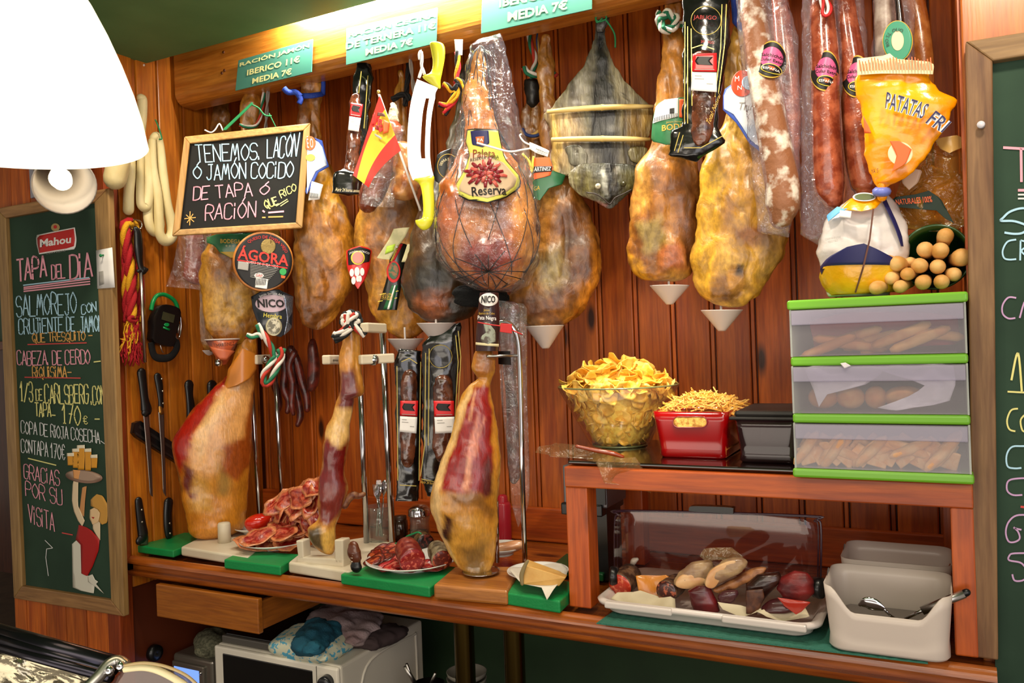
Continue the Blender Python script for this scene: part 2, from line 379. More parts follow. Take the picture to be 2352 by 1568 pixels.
# ------------------------------------------------------------------ writing
def quadmap(q, S, off):
    tl, tr, br, bl = q
    def f(u, v):
        x = (1 - v) * ((1 - u) * tl[0] + u * tr[0]) + v * ((1 - u) * bl[0] + u * br[0])
        y = (1 - v) * ((1 - u) * tl[1] + u * tr[1]) + v * ((1 - u) * bl[1] + u * br[1])
        return S(x, y, off)
    return f
def txt(s, q, S, mat, parent, off=.002, bold=.0, name='lettering', shear=0, fun=None, space=1.0):
    """printed words: s fills the pixel quad q (tl, tr, br, bl) on surface S"""
    c = bpy.data.curves.new('w', 'FONT'); c.body = s; c.offset = bold; c.shear = shear; c.resolution_u = 2; c.space_character = space; c.align_x = 'CENTER'
    o = bpy.data.objects.new('w', c); COL.objects.link(o); dg = bpy.context.evaluated_depsgraph_get(); me = bpy.data.meshes.new_from_object(o.evaluated_get(dg))
    bpy.data.objects.remove(o); vs = [v.co.copy() for v in me.vertices]
    if not vs: return None
    x0, x1 = min(v.x for v in vs), max(v.x for v in vs); y0, y1 = min(v.y for v in vs), max(v.y for v in vs); f = fun or quadmap(q, S, off)
    bm = bmesh.new(); bm.from_mesh(me); bmesh.ops.subdivide_edges(bm, edges=[e for e in bm.edges if e.calc_length() > .35 * (y1 - y0)], cuts=1); bm.to_mesh(me); bm.free()
    for v in me.vertices: v.co = f((v.co.x - x0) / (x1 - x0 + 1e-9), (y1 - v.co.y) / (y1 - y0 + 1e-9))
    me.name = name; me.materials.clear(); me.materials.append(mat); r = bpy.data.objects.new(name, me); COL.objects.link(r); adopt(r, parent)
    return r
GL = {'A': '06 20 46|14 34', 'B': '00 06|00 30 41 42 33 03|33 44 45 36 06', 'C': '41 30 10 01 05 16 36 45', 'D': '00 06|00 20 41 45 26 06', 'E': '40 00 06 46|03 33',
      'F': '40 00 06|03 33', 'G': '41 30 10 01 05 16 36 44 43 23', 'H': '00 06|40 46|03 43', 'I': '10 16', 'i': '12 16|10 11', 'J': '10 40|30 35 26 16 05', 'L': '00 06 46', 'M': '06 10 24 30 46',
      'N': '06 00 46 40', 'O': '20 02 04 26 44 42 20', 'P': '06 00 30 41 42 33 03', 'Q': '20 02 04 26 44 42 20|24 47', 'R': '06 00 30 41 42 33 03|23 46', 'S': '41 30 10 01 02 13 33 44 45 36 16 05',
      'T': '00 40|20 26', 'U': '00 05 16 36 45 40', 'V': '00 26 40', 'W': '00 16 23 36 40', 'X': '00 46|40 06', 'Y': '00 23 40|23 26', 'Z': '00 40 06 46', '0': '20 02 04 26 44 42 20',
      '1': '02 20 26|16 36', '3': '01 10 30 41 42 33 13|33 44 45 36 16 05', '7': '00 40 16|13 33', '2': '01 10 30 41 42 06 46', '.': '05 16 06', ',': '15 07', '-': '03 43', '_': '05 45', '/': '40 06',
      '€': '41 30 20 11 15 26 36 45|02 32|04 34', "'": '20 12', '*': '20 26|03 43|11 35|31 15', '=': '02 42|04 44', '?': '01 31 22 23 16', '%': '20 02 04 26 44 42 20|3x 2y'}
GW = {'I': .45, 'i': .45, '.': .4, ',': .4, ' ': .55, "'": .4, '1': .75, 'J': .9, 'M': 1.2, 'W': 1.2}
def chalk(lines, S, parent, off=.0035, wpx=2.2):
    """hand lettering: lines of (words, quad, material); every stroke is a ribbon of chalk"""
    for ln in lines:
        s, q, mat = ln[:3]; wp = ln[3] if len(ln) > 3 else wpx; f = quadmap(q, lambda x, y, o: (x, y), 0); adv = [GW.get(ch.upper() if ch not in 'i' else ch, 1) for ch in s]; tot = sum(adv); x = 0; g = G()
        for ch, w in zip(s, adv):
            acc = ch in 'ÓÁ'; base = {'Ó': 'O', 'Á': 'A'}.get(ch, ch)
            small = base.islower() and base != 'i'; k = .68 if small else 1
            G_ = GL.get(base.upper() if small else base, ''); st = [t.split() for t in G_.split('|')] if G_ else []
            P = [[(int(p[0]) / 4, int(p[1]) / 6) for p in t if p[0].isdigit() and p[1].isdigit()] for t in st]
            if acc: P.append([(.5, -.08), (.8, -.32)])
            jx, jy = U_(-.03, .03), U_(-.04, .04); jr = U_(-.05, .05)
            for t in P:
                if len(t) < 2: continue
                c = cat(t, 3) if len(t) > 4 else t; pp = [f((x + (.1 + .8 * (u + jx + jr * v)) * w) / tot, (v + jy) * k + (1 - k)) for u, v in c]
                for (a, b), (c_, d) in zip(pp, pp[1:]):
                    l = math.hypot(c_ - a, d - b) or 1; nx_, ny_ = -(d - b) / l * wp / 2, (c_ - a) / l * wp / 2; ex, ey = (c_ - a) / l * wp * .3, (d - b) / l * wp * .3
                    g.add([S(a + nx_ - ex, b + ny_ - ey, off), S(c_ + nx_ + ex, d + ny_ + ey, off), S(c_ - nx_ + ex, d - ny_ + ey, off), S(a - nx_ - ex, b - ny_ - ey, off)], [(0, 1, 2, 3)])
            x += w
        if g.v: obj('chalk_writing', g, mat, parent, smooth=False, fix=False)
def strokes(segs, S, mat, parent, wp=3, off=.0035, name='chalk_line'):
    if name == 'chalk_line' and len(segs) > 1:
        for s in segs: strokes([s], S, mat, parent, wp, off, name)
        return
    g = G()
    for pp in segs:
        for (a, b), (c_, d) in zip(pp, pp[1:]):
            l = math.hypot(c_ - a, d - b) or 1; nx_, ny_ = -(d - b) / l * wp / 2, (c_ - a) / l * wp / 2
            g.add([S(a + nx_, b + ny_, off), S(c_ + nx_, d + ny_, off), S(c_ - nx_, d - ny_, off), S(a - nx_, b - ny_, off)], [(0, 1, 2, 3)])
    o = obj(name, g, mat, parent, smooth=False, fix=False)
    if len(segs) > 1: o['kind'] = 'stuff'
    return o
def q4(x0, y0, x1, y1, h, hr=None):
    """quad from the top-left and top-right points and the height on each side"""
    hr = hr or h; return [(x0, y0), (x1, y1), (x1 + hr * .035, y1 + hr), (x0 + h * .035, y0 + h)]
# ================================================================== the setting
WALLW = wood('plank pine', '#a84a10', '#d46e1e', 'Z', .42, coat=.08)
SIDEW = wood('side pine', '#b05a10', '#d07c20', 'Z', .36)
JOINT = mk('dark joint', '#5a240c', .5)
TOPW = wood('worktop wood', '#8a3e10', '#b8621e', 'X', .25, coat=.5)
RAILW = wood('shelf pine', '#a8440e', '#c65c16', 'X', .42, coat=.08)
LEGW = wood('shelf leg pine', '#a8440e', '#c65c16', 'Z', .42, coat=.08)
BEAMW = wood('beam pine', '#b5651a', '#d88c34', 'X', .3, coat=.4)
POSTW = wood('post pine', '#7c2e0c', '#98400f', 'Z', .4)
GREENP = mk('green paint', '#507848', .6, noise_=(6, '#58804e', .4, .6))
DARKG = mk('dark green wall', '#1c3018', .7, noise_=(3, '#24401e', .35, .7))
TILE = mk('floor stone', '#4a3c30', .5, noise_=(8, '#5a4a3a', .4, .6))
XL, XR, ZT = -2.2, .055, .95
fl = struct(obj('floor', box(-9, 2.6, -4.2, 1.4, -.05, 0), TILE, smooth=False))
# back wall: a dark backing with its planks and the narrow tongues between them
wb = struct(obj('wall_back', box(XL - .06, .9, .012, .08, 0, 2.85), JOINT, smooth=False))
x = XL + .012; PW = .1085; off = (-.87 - x) % PW; x += off - PW; k = 0
pm = None
while x < .06:
    x1 = max(x, XL); x2 = min(x + PW - .004, .06); gl = .013
    if x2 - x1 > .02:
        g = box(x1, x2 - gl, -.001, .016, ZT, 2.62); obj('plank', g, WALLW, wb, False, .0035)
        obj('tongue', box(x2 - gl + .002, x2 - .001, .0035, .016, ZT, 2.62), WALLW, wb, False, .0015)
    x += PW
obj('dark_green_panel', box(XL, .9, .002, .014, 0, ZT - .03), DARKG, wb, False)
obj('skirting_board', box(XL, XR, -.022, -.002, ZT + .001, 1.052), RAILW, wb, False, .004)
# side wall of the niche and its thick front face
wl = struct(obj('wall_left', box(-2.72, XL - .016, -.60, .08, 0, 2.85), JOINT, smooth=False))
ys = [-.57, -.491, -.413, -.315, -.215, -.115, -.01]
for a, b in zip(ys, ys[1:]):
    obj('plank', box(XL - .016, XL, a + .003, b - .014, ZT - .1, 2.62), SIDEW, wl, False, .003)
    obj('tongue', box(XL - .016, XL - .006, b - .012, b + .001, ZT - .1, 2.62), SIDEW, wl, False, .0015)
obj('post', box(XL - .05, XL + .004, -.622, -.572, 0, 2.62), POSTW, wl, False, .003)
for a, b in ((-2.72, -2.66), (-2.655, -2.56), (-2.555, -2.46), (-2.455, -2.36), (-2.355, -2.255)):
    obj('plank', box(a, b, -.616, -.598, 0, 2.62), WALLW, wl, False, .003)
wr = struct(obj('wall_right', box(.045, .9, -.48, .0, 0, 2.85), WALLW, smooth=False))
obj('plank', box(.05, .20, -.495, -.478, 0, 2.62), wood('right pine', '#b4601c', '#c87028', 'Z', .36), wr, False, .003)
obj('plank', box(.203, .42, -.495, -.478, 0, 2.62), wood('right pine', '#b4601c', '#c87028', 'Z', .36), wr, False, .003)
# the far room beyond the left partition
wf = struct(obj('wall_far', box(-9, -2.0, 1.4, 1.5, 0, 2.85), mk('far green wall', '#3c5a40', .6), smooth=False))
obj('wooden_dado', box(-9, -2.0, 1.36, 1.4, 0, 1.62), wood('dado wood', '#4a200c', '#5e2c10', 'Z', .5), wf, False)
obj('dado_rail', box(-9, -2.0, 1.33, 1.42, 1.62, 1.68), wood('dado rail', '#7a3c14', '#8e4a1c', 'X', .5), wf, False, .005)
cl = struct(obj('ceiling', box(-9, 2.6, -4.2, 1.5, 2.85, 2.9), mk('ceiling paint', '#c8b890', .8), smooth=False))
sf = struct(obj('ceiling_soffit', box(-4.6, 2.2, -3.6, -.45, PY(385, 132, -.45).z, 2.85), GREENP, smooth=False))
# beam over the hams, round lower edge
zb, zt = 2.36, 2.62; pr = []
R_ = .035
for q in range(7): w = math.pi / 2 * q / 6; pr.append((-.36 + R_ - R_ * math.cos(w), zb + R_ - R_ * math.sin(w)))
pr = [(-.36, zt)] + pr + [(-.28, zb), (-.28, zt)]
bx = [XL + .004, XL + .012] + [.045]; g = G(); n = len(pr)
vs = []
for i, X in enumerate((XL + .002, XL + .02, .043)):
    for (y, z) in pr: s = .012 if i == 0 else 0; vs.append((X, y + (s if y < -.3 else -s), z + (s if z < 2.5 else 0)))
g.add(vs, [(i * n + k, i * n + (k + 1) % n, (i + 1) * n + (k + 1) % n, (i + 1) * n + k) for i in range(2) for k in range(n)] + [tuple(range(n)), tuple(range(2 * n, 3 * n))])
bm_ = struct(obj('ceiling_beam', g, BEAMW, smooth=False)); g = G()
for a, b in ((514, 120), (510, 168), (516, 162)):
    g.add(lathe([(0, -.001), (.004, -.001), (.005, .0015), (.0, .002)], S_ := PY(a, b, -.36), 10, axis=(0, -1, 0)).v, lathe([(0, -.001), (.004, -.001), (.005, .0015), (.0, .002)], S_, 10).f)
obj('nail', g, mk('nail', '#5a2c10', .4), bm_)
# worktop
g = G(); pr = []; zb = .888; R_ = .02
for q in range(7): w = math.pi / 2 * q / 6; pr.append((-.59 + R_ - R_ * math.cos(w), zb + R_ - R_ * math.sin(w)))
for q in range(7): w = math.pi / 2 * q / 6; pr.append((-.59 + R_ - R_ * math.sin(w), ZT - R_ + R_ * math.cos(w)))
pr += [(-.001, ZT), (-.001, zb)]; n = len(pr)
for X in (XL + .006, .068): g.v += [V((X, y, z)) for y, z in pr]
g.f = [(k, (k + 1) % n, n + (k + 1) % n, n + k) for k in range(n)] + [tuple(range(n)), tuple(range(n, 2 * n))]
wt = obj('worktop', g, TOPW, smooth=False)
tag(wt, 'long worn varnished wooden worktop with a rounded front edge under the hams', 'worktop')
# grey conduit end where soffit meets the side wall
S = flat(-.46)
tag(obj('white_cable', tube([S(a, b) for a, b in cat([(286, 145), (300, 150), (318, 155), (328, 152), (332, 148)], 5)], .003, 8), mk('white cable', '#d8cfc8', .4)), 'thin white cable running along the green soffit behind the big lamp', 'cable')

# ================================================================== foreground pendant lamp and wall spotlight
c = CAM + ray(18, 325) * .95; s_ = .95 / F
prof = [(0, 455), (60, 450), (110, 425), (150, 385), (187, 325), (218, 260), (246, 190), (270, 120), (286, 60), (294, 15), (297, 0), (294, -3), (290, 0), (284, 20), (262, 120), (236, 190), (180, 325), (140, 380), (0, 440)]
pt = T('pendant_lamp', 'huge glowing white bell pendant lamp hanging close above the bar', 'lamp', c)
obj('lamp_shade', lathe([(a * s_, b * s_) for a, b in prof], c, 64), mk('glowing shade', '#fff6e4', .4, emit=('#fff2d8', 1.25)), pt)
obj('bulb', lathe([(0, .06), (.02, .055), (.035, .03), (.038, 0.01), (.028, -.02), (0, -.032)], c + V((0, 0, .06)), 20), mk('bulb', '#ffffff', .3, emit=('#fff0d0', 3)), pt)
obj('cord', tube([c + V((0, 0, 450 * s_)), c + V((0, 0, .9))], .004, 8), mk('white cable', '#d8cfc8', .4), pt)
# wall spotlight over the tall board
WHP = mk('white enamel', '#b8aea2', .35)
c = PY(120, 415, -.70)
sl = T('wall_spotlight', 'white wall spotlight with conical shade and lit bulb above the tall chalkboard', 'lamp', c)
obj('wall_plate', sheet([(72, 385), (112, 384), (200, 392), (192, 430), (150, 440), (108, 445), (76, 456)], flat(-.617), .008, 4, 4), mk('grey plate', '#9a96a0', .4), sl, False, .001)
obj('screw', lathe([(0, 0), (.006, 0), (.005, .003), (0, .004)], PY(82, 438, -.626), 10, axis=(0, -1, 0)), mk('steel', '#b0aca6', .3, 1), sl)
ax = (PY(148, 425, -.80) - PY(108, 360, -.66)).normalized(); c0 = PY(108, 360, -.66); Ln = (PY(150, 417, -.80) - c0).length
obj('lamp_shade', lathe([(.028, -.02), (.034, 0), (.05, Ln * .4), (.078, Ln), (.081, Ln + .004), (.076, Ln), (.045, Ln * .4), (.03, .01)], c0, 36, axis=ax), WHP, sl)
obj('bulb', lathe([(0, Ln * .62), (.02, Ln * .64), (.03, Ln * .78), (.026, Ln * .88), (0, Ln * .93)], c0, 20, axis=ax), mk('bulb', '#ffffff', .3, emit=('#fff0d0', 3)), sl)
obj('arm', tube([PY(100, 400, -.63), PY(100, 375, -.66), c0], .008, 8), WHP, sl)
# ================================================================== hams
HAM = flesh('ham rind', .34, 24, .44, .8, .3, (1, 1, .62)); CUT = flesh('cut ham', .25, 60, .16, .3, .5, (1, 1, .3), .1)
HOOF = mk('black hoof', '#191612', .4, bump=(40, .5)); CUPM = mk('white cup plastic', '#cfc4bf', .35)
GOLD = ['#5e3210', '#8a5218', '#a86c22', '#b8842c', '#c89838']; BROWN = ['#3e2410', '#6a3e16', '#8e5a1e', '#9c6c2a', '#a88038']; DARK = ['#14130e', '#1e1c14', '#2a2418', '#4a3016', '#6a4822']
YEL = ['#8a5a18', '#ac7420', '#c48e2c', '#d0a040', '#dcb04c']
def ham(name, label, poly, at, Y, tones, seed, paint=(), ratio=.42, group='cured hams hanging in a row', amp=.012, mat=None, **k):
    S = face(at[0], at[1], Y); p = S(at[0], min(q[1] for q in poly)); t = T('hanging_ham' if name is None else name, label, 'ham', p, group)
    g = blob(poly, S, ratio, 120, 110, 64, amp, 13, tones, paint, seed, crease=amp * .4, **k)
    o = obj('ham_body' if name is None else 'ham_body', g, mat or HAM, t); return t, S, g
def cup(cx, y0, w, h, Y, label, tilt=0):
    S = face(cx, y0, Y); s = scale_at(S, cx, y0); c = S(cx, y0 + h); t = T('drip_cup', label, 'cup', c, 'white drip cups under the hams')
    r = w / 2 * s; hh = h * s * .9; ax = V((tilt, 0, 1))
    obj('cone', lathe([(0, 0), (r * .17, 0), (r * .24, .004), (r * .97, hh), (r, hh + .002), (r * .94, hh), (r * .2, .008), (0, .006)], c, 40, axis=ax), CUPM, t)
    obj('spike', tube([c + V((0, 0, .004)), c + V((0, 0, hh + .035))], .003, 8), CUPM, t)
    return t
def hang(p, top_, mats, parent, r=.005, name='cord'):
    rope([p, top_], r, mats, parent, 'strand')
ROT = [mk('red cord', '#b03020', .8), mk('white cord', '#d8d0c4', .8), mk('green cord', '#1e6a48', .8)]
BLK = [mk('black cord', '#141414', .8), mk('black cord', '#141414', .8), mk('white cord', '#d8d0c4', .8), mk('red cord', '#b03020', .8)]
BLU = mk('blue strap', '#1c3c9a', .7, bump=(200, .5))
# -- behind the small board
t, S, g = ham(None, 'brown cured ham mostly hidden behind the small chalkboard, nearest the side wall', [(497, 232), (508, 236), (516, 230), (530, 240), (528, 275), (535, 300), (560, 400), (575, 560), (560, 700), (530, 790), (490, 808), (452, 790), (438, 740), (440, 660), (455, 560), (470, 430), (484, 300), (486, 262)], (495, 560), -.22, BROWN, 1, ratio=.3)
rope([S(505, 240), PY(500, 200, -.24)], .004, [mk('black cord', '#141414', .8)] * 2, t)
t, S, g = ham(None, 'golden brown cured ham with a green label behind the round cheese', [(566, 212), (576, 206), (582, 213), (592, 205), (603, 228), (600, 275), (606, 330), (635, 430), (645, 560), (632, 660), (604, 735), (570, 775), (535, 792), (500, 783), (472, 755), (461, 700), (459, 620), (468, 570), (495, 480), (530, 390), (550, 320), (552, 270)], (560, 620), -.33, GOLD, 2,
  [([(560, 792), (640, 690), (650, 600), (622, 690), (575, 760), (530, 796)], '#c8921e', 8), ([(490, 660), (560, 640), (590, 700), (540, 760), (480, 740)], '#c89a44', 20), ([(458, 560), (475, 560), (470, 700), (456, 700)], '#b88428', 6)], ratio=.34)
rope([S(598, 215, .02), PY(603, 190, -.345)] , .006, ROT, t); rope([S(a, b, .035) for a, b in cat([(550, 293), (570, 298), (592, 290), (602, 250), (606, 205)], 4)], .006, ROT, t)
# -- blue strapped
t, S, g = ham(None, 'golden brown cured ham tied with a blue strap', [(697, 168), (716, 162), (738, 165), (743, 200), (737, 260), (748, 330), (775, 420), (805, 500), (818, 570), (812, 640), (790, 700), (755, 745), (730, 757), (700, 745), (682, 700), (674, 640), (676, 560), (680, 470), (688, 380), (686, 290), (688, 220)], (745, 560), -.27, GOLD, 3,
  [([(730, 400), (770, 420), (805, 520), (815, 600), (800, 560), (770, 480), (725, 440)], '#d09420', 10), ([(740, 440), (800, 500), (820, 600), (800, 680), (745, 760), (770, 680), (785, 580)], '#b87a22', 8), ([(676, 560), (720, 530), (750, 620), (700, 700)], '#7a4a1c', 25)])
o = obj('strap', tube([S(a, b, o_) for a, b, o_ in ((687, 232, .0), (692, 228, .035), (715, 231, .05), (738, 224, .035), (742, 215, .0))], .0085, 8, vdir(S, 715, 230), .4), BLU, t)
obj('strap', tube([S(a, b, .02) for a, b in ((742, 222), (743, 200), (742, 165), (741, 150))], .007, 8), BLU, t)
obj('strap', tube([S(a, b, .045) for a, b in cat([(692, 232), (680, 222), (664, 222), (654, 213)], 4)], .009, 8), BLU, t)
obj('strap', tube([S(a, b, .045) for a, b in cat([(686, 228), (692, 238), (688, 248)], 4)], .008, 8), BLU, t)
# -- iberico pair in the middle
t, S, g = ham(None, 'light brown cured ham with a red shield tag, beside the dark mouldy ham', [(914, 166), (923, 160), (933, 185), (938, 240), (948, 330), (958, 420), (968, 500), (982, 570), (990, 650), (988, 720), (970, 765), (930, 778), (890, 762), (855, 720), (835, 660), (815, 590), (810, 520), (822, 470), (850, 420), (880, 370), (900, 300), (905, 240), (908, 200)], (900, 600), -.24, GOLD, 4,
  [([(810, 480), (830, 470), (835, 640), (860, 730), (840, 700), (812, 600)], '#c8902c', 8), ([(860, 440), (960, 440), (960, 520), (880, 560)], '#7a4e22', 25)])
rope([S(a, b, .03) for a, b in ((930, 250), (935, 200), (938, 160), (938, 118))], .008, [BLK[0]] * 3, t)
rope([S(a, b, .04) for a, b in cat([(900, 238), (915, 230), (930, 226), (942, 238)], 4)], .009, [BLK[0]] * 3, t)
t, S, g = ham(None, 'dark mould-blackened cured ham behind the netted one', [(1060, 152), (1072, 148), (1086, 160), (1082, 230), (1080, 300), (1090, 380), (1112, 460), (1125, 560), (1128, 640), (1112, 690), (1080, 725), (1030, 742), (975, 735), (935, 705), (922, 650), (928, 590), (945, 530), (965, 460), (1000, 400), (1022, 330), (1042, 240), (1052, 190)], (1020, 600), -.30, DARK, 5,
  [([(1000, 560), (1050, 560), (1080, 640), (1040, 640), (1010, 600)], '#5a4a3a', 12), ([(960, 680), (1030, 670), (1050, 710), (990, 735), (955, 715)], '#8a4a20', 14), ([(930, 500), (970, 470), (1010, 540), (980, 600), (930, 640)], '#54381c', 20), ([(1020, 240), (1080, 240), (1085, 330), (1015, 340)], '#5a5240', 14), ([(1020, 690), (1090, 660), (1090, 715), (1040, 738)], '#2a2014', 10)])
# -- the two at the right of the netted one
t, S, g = ham(None, 'brown cured ham behind the netted one, with a black hoof on a twisted cord', [(1198, 245), (1220, 235), (1243, 245), (1246, 330), (1265, 420), (1285, 520), (1285, 600), (1250, 640), (1210, 640), (1185, 600), (1178, 500), (1188, 400), (1196, 320)], (1225, 420), -.19, BROWN, 6, ratio=.3)
obj('hoof', blob([(1204, 188), (1214, 182), (1224, 190), (1234, 183), (1243, 196), (1240, 228), (1226, 248), (1210, 236)], S, .8, nr=24, ns=20, amp=.003, fs_=60), HOOF, t)
rope([S(a, b, .01) for a, b in cat([(1222, 190), (1224, 165), (1230, 140), (1218, 100), (1216, 58)], 4)], .008, ROT, t)
rope([S(a, b, .04) for a, b in cat([(1204, 165), (1212, 178), (1236, 182), (1252, 172), (1268, 185), (1276, 178)], 4)], .009, ROT, t)
BY = [mk('ochre cord', '#b8944c', .8), mk('navy cord', '#26386a', .8)]
rope([S(a, b, .035) for a, b in cat([(1198, 305), (1210, 318), (1232, 316), (1250, 300)], 4)], .008, BY, t)
rope([S(a, b, .045) for a, b in cat([(1243, 305), (1250, 322), (1246, 335), (1254, 338)], 4)], .006, BY, t)
rope([S(a, b, .03) for a, b in cat([(1241, 200), (1240, 150), (1234, 100), (1238, 60)], 4)], .004, BY, t)
t, S, g = ham(None, 'mottled brown cured ham with a green and red label, directly beneath the spread fish', [(1243, 88), (1256, 78), (1272, 95), (1275, 180), (1285, 260), (1302, 360), (1332, 430), (1365, 510), (1381, 590), (1376, 650), (1350, 700), (1310, 740), (1260, 755), (1210, 748), (1180, 725), (1168, 690), (1190, 640), (1225, 560), (1240, 470), (1242, 400), (1240, 300), (1240, 200), (1238, 130)], (1290, 600), -.25, BROWN, 7,
  [([(1360, 560), (1381, 590), (1376, 660), (1310, 740), (1340, 670), (1362, 620)], '#b87420', 8), ([(1230, 600), (1290, 560), (1300, 640), (1250, 680)], '#8c7a4c', 18), ([(1180, 690), (1230, 660), (1260, 720), (1220, 745)], '#6a3e1e', 14)])
# -- netted shoulder in clear wrap, nearest the camera
PAL = ['#6a2c14', '#96501c', '#b8702a', '#c88434', '#d8a058']
t, S, g = ham('netted_ham', 'large glossy vacuum-packed ham shoulder in black net with a yellow label', [(1095, 112), (1104, 104), (1114, 116), (1121, 150), (1130, 220), (1142, 290), (1180, 360), (1215, 430), (1233, 500), (1236, 560), (1220, 610), (1185, 648), (1140, 665), (1095, 655), (1045, 625), (1010, 580), (1000, 530), (1005, 460), (1030, 400), (1058, 330), (1062, 250), (1070, 180), (1082, 130)], (1120, 480), -.40, PAL, 8,
  [([(1070, 560), (1150, 540), (1190, 600), (1150, 640), (1080, 640), (1050, 600)], '#8a2a18', 16), ([(1150, 420), (1200, 440), (1225, 540), (1180, 520)], '#d08a34', 14), ([(1020, 420), (1070, 440), (1060, 520), (1010, 560)], '#b8622a', 12)], mat=flesh('wrapped ham', .12, 22, .35, 1.0, 1.0, (1, 1, .6)), ratio=.5)
n = G(); M = g.M; K = 9
for sgn in (1, -1):
    for j in range(K):
        pts = [g.pt(2 + (M - 3) * (u / 40) ** 1.0, 2 * math.pi * j / K + sgn * 2.2 * (u / 40) * (1 if u < 40 else 1), 1.03) for u in range(41)]
        n = tube(pts, .0011, 5, g=n)
cb = S(1122, 630, .075)
for j in range(12):
    q = 2 * math.pi * j / 12; pts = [cb.lerp(S(1122 + 85 * math.cos(q) * w, 628 + (62 if math.sin(q) < 0 else 32) * math.sin(q) * w, .079 - .03 * w ** 2), 1) for w in (0, .35, .7, 1)]; pts[0] = cb; n = tube(pts, .0012, 5, g=n)
struct(obj('net', n, mk('black net', '#0c0a0a', .5), t), 'stuff')
bag = [(1078, 106), (1100, 92), (1150, 76), (1166, 130), (1192, 260), (1236, 440), (1241, 520), (1238, 600), (1215, 655), (1180, 672), (1100, 668), (1040, 640), (1000, 590), (996, 500), (1022, 400), (1040, 330), (1062, 220)]
FILM = film('clear film', refl=.9, haze=.03, wrinkle=.9, scale=34)
obj('clear_bag', blob(bag, S, .56, 130, 80, 56, .006, 22, smooth=False), film('clear bag', refl=1.0, haze=.035, hazecol='#d8d8e8', wrinkle=1.0, scale=26), t)
# -- two big hams on the right
t, S, g = ham(None, 'rough golden ham with a red white and green corded shank, beside the fish', [(1530, -40), (1558, -40), (1572, 0), (1572, 100), (1576, 250), (1592, 330), (1616, 420), (1612, 500), (1602, 570), (1592, 620), (1562, 645), (1510, 645), (1465, 640), (1443, 610), (1441, 575), (1450, 540), (1446, 480), (1455, 410), (1480, 350), (1500, 300), (1508, 200), (1519, 130), (1522, 60), (1522, 0)], (1525, 450), -.28, GOLD, 9,
  [([(1500, 100), (1575, 100), (1580, 300), (1495, 300)], '#d08c3c', 10), ([(1455, 350), (1500, 340), (1490, 480), (1448, 500)], '#c08c3c', 14), ([(1560, 380), (1615, 380), (1600, 620), (1560, 600)], '#6a4020', 18), ([(1510, 570), (1560, 560), (1570, 620), (1520, 625)], '#a05a30', 10), ([(1441, 570), (1458, 600), (1500, 645), (1450, 640)], '#d89a20', 6), ([(1470, 520), (1520, 500), (1530, 560), (1480, 590)], '#a08848', 10)])
kn = S(1534, 68, .045)
for q in range(5):
    a = q * 1.257; rope([S(1534 + 20 * math.cos(a), 68 + 20 * math.sin(a), .045), S(1534 + 22 * math.cos(a + .9), 68 + 22 * math.sin(a + .9), .055), S(1534 + 16 * math.cos(a + 2.1), 68 + 16 * math.sin(a + 2.1), .05)], .009, ROT, t, 'strand')
rope([S(a, b, .05) for a, b in cat([(1520, 60), (1512, 52), (1516, 44)], 3)], .007, ROT, t); rope([S(a, b, .02) for a, b in ((1536, 72), (1562, 64), (1574, 60))], .008, ROT, t)
obj('cord', tube([S(a, b, .0) for a, b in cat([(1558, 30), (1566, 10), (1572, -20)], 3)], .002, 6), mk('brown cord', '#3a2214', .8), t)
t, S, g = ham(None, 'bright golden ham with a blue and white band, the lowest hanging of all', [(1686, 60), (1706, 60), (1726, 160), (1740, 260), (1762, 340), (1792, 430), (1813, 500), (1808, 560), (1790, 610), (1760, 660), (1710, 700), (1660, 704), (1612, 680), (1592, 650), (1589, 600), (1600, 540), (1605, 470), (1612, 400), (1635, 330), (1662, 270), (1660, 200), (1668, 120)], (1690, 450), -.28, YEL, 10,
  [([(1600, 400), (1640, 340), (1660, 420), (1650, 560), (1625, 660), (1595, 650), (1590, 580)], '#d8a630', 12), ([(1640, 640), (1690, 620), (1720, 660), (1690, 698), (1640, 690)], '#8a5c20', 8), ([(1672, 615), (1712, 618), (1716, 655), (1680, 668), (1665, 645)], '#b07c30', 6), ([(1680, 530), (1750, 520), (1790, 540), (1740, 570), (1700, 560)], '#8a5420', 10), ([(1760, 540), (1810, 520), (1790, 610), (1750, 650)], '#967038', 12), ([(1690, 616), (1706, 616), (1708, 630), (1692, 630)], '#2e1c10', 4)])
obj('strap', tube([S(a, b, .03) for a, b in ((1690, -60), (1686, 0), (1690, 60), (1706, 78))], .008, 8), BLU, t)
# -- cups
cup(468, 800, 58, 36, -.24, 'white drip cup half hidden under the ham by the side wall')
cup(1003, 738, 92, 48, -.33, 'white drip cup under the dark mouldy ham', .03)
cup(932, 774, 86, 46, -.27, 'white drip cup under the ham with the red shield tag', .03)
cup(1253, 744, 90, 56, -.28, 'white drip cup under the ham beneath the fish', .0)
cup(1538, 652, 92, 47, -.28, 'white drip cup under the rough golden ham, with its spike showing', .04)
cup(1658, 707, 98, 53, -.28, 'white drip cup under the lowest hanging golden ham', .03)
S = face(513, 790, -.38); c = S(513, 838); s = scale_at(S, 513, 790)
t = T('printed_drip_cup', 'printed drip cup with a white rim pressed against the shank of the first carved ham', 'cup', c)
obj('cone', lathe([(0, 0), (8 * s, .002), (39 * s, 62 * s), (37 * s, 62 * s), (6 * s, .008), (0, .008)], c, 40, axis=(.05, -.05, 1)), mk('printed cup', '#6a4038', .3, noise_=(22, '#c05a34', .42, .55)), t)
obj('rim', tube([c + V((.003, -.003, 62 * s)) + V((40 * s * math.cos(q), 40 * s * math.sin(q), 0)) for q in (2 * math.pi * k / 32 for k in range(32))], .0022, 8, closed=True), CUPM, t)
SC = face(513, 790, -.432, .03, 40)
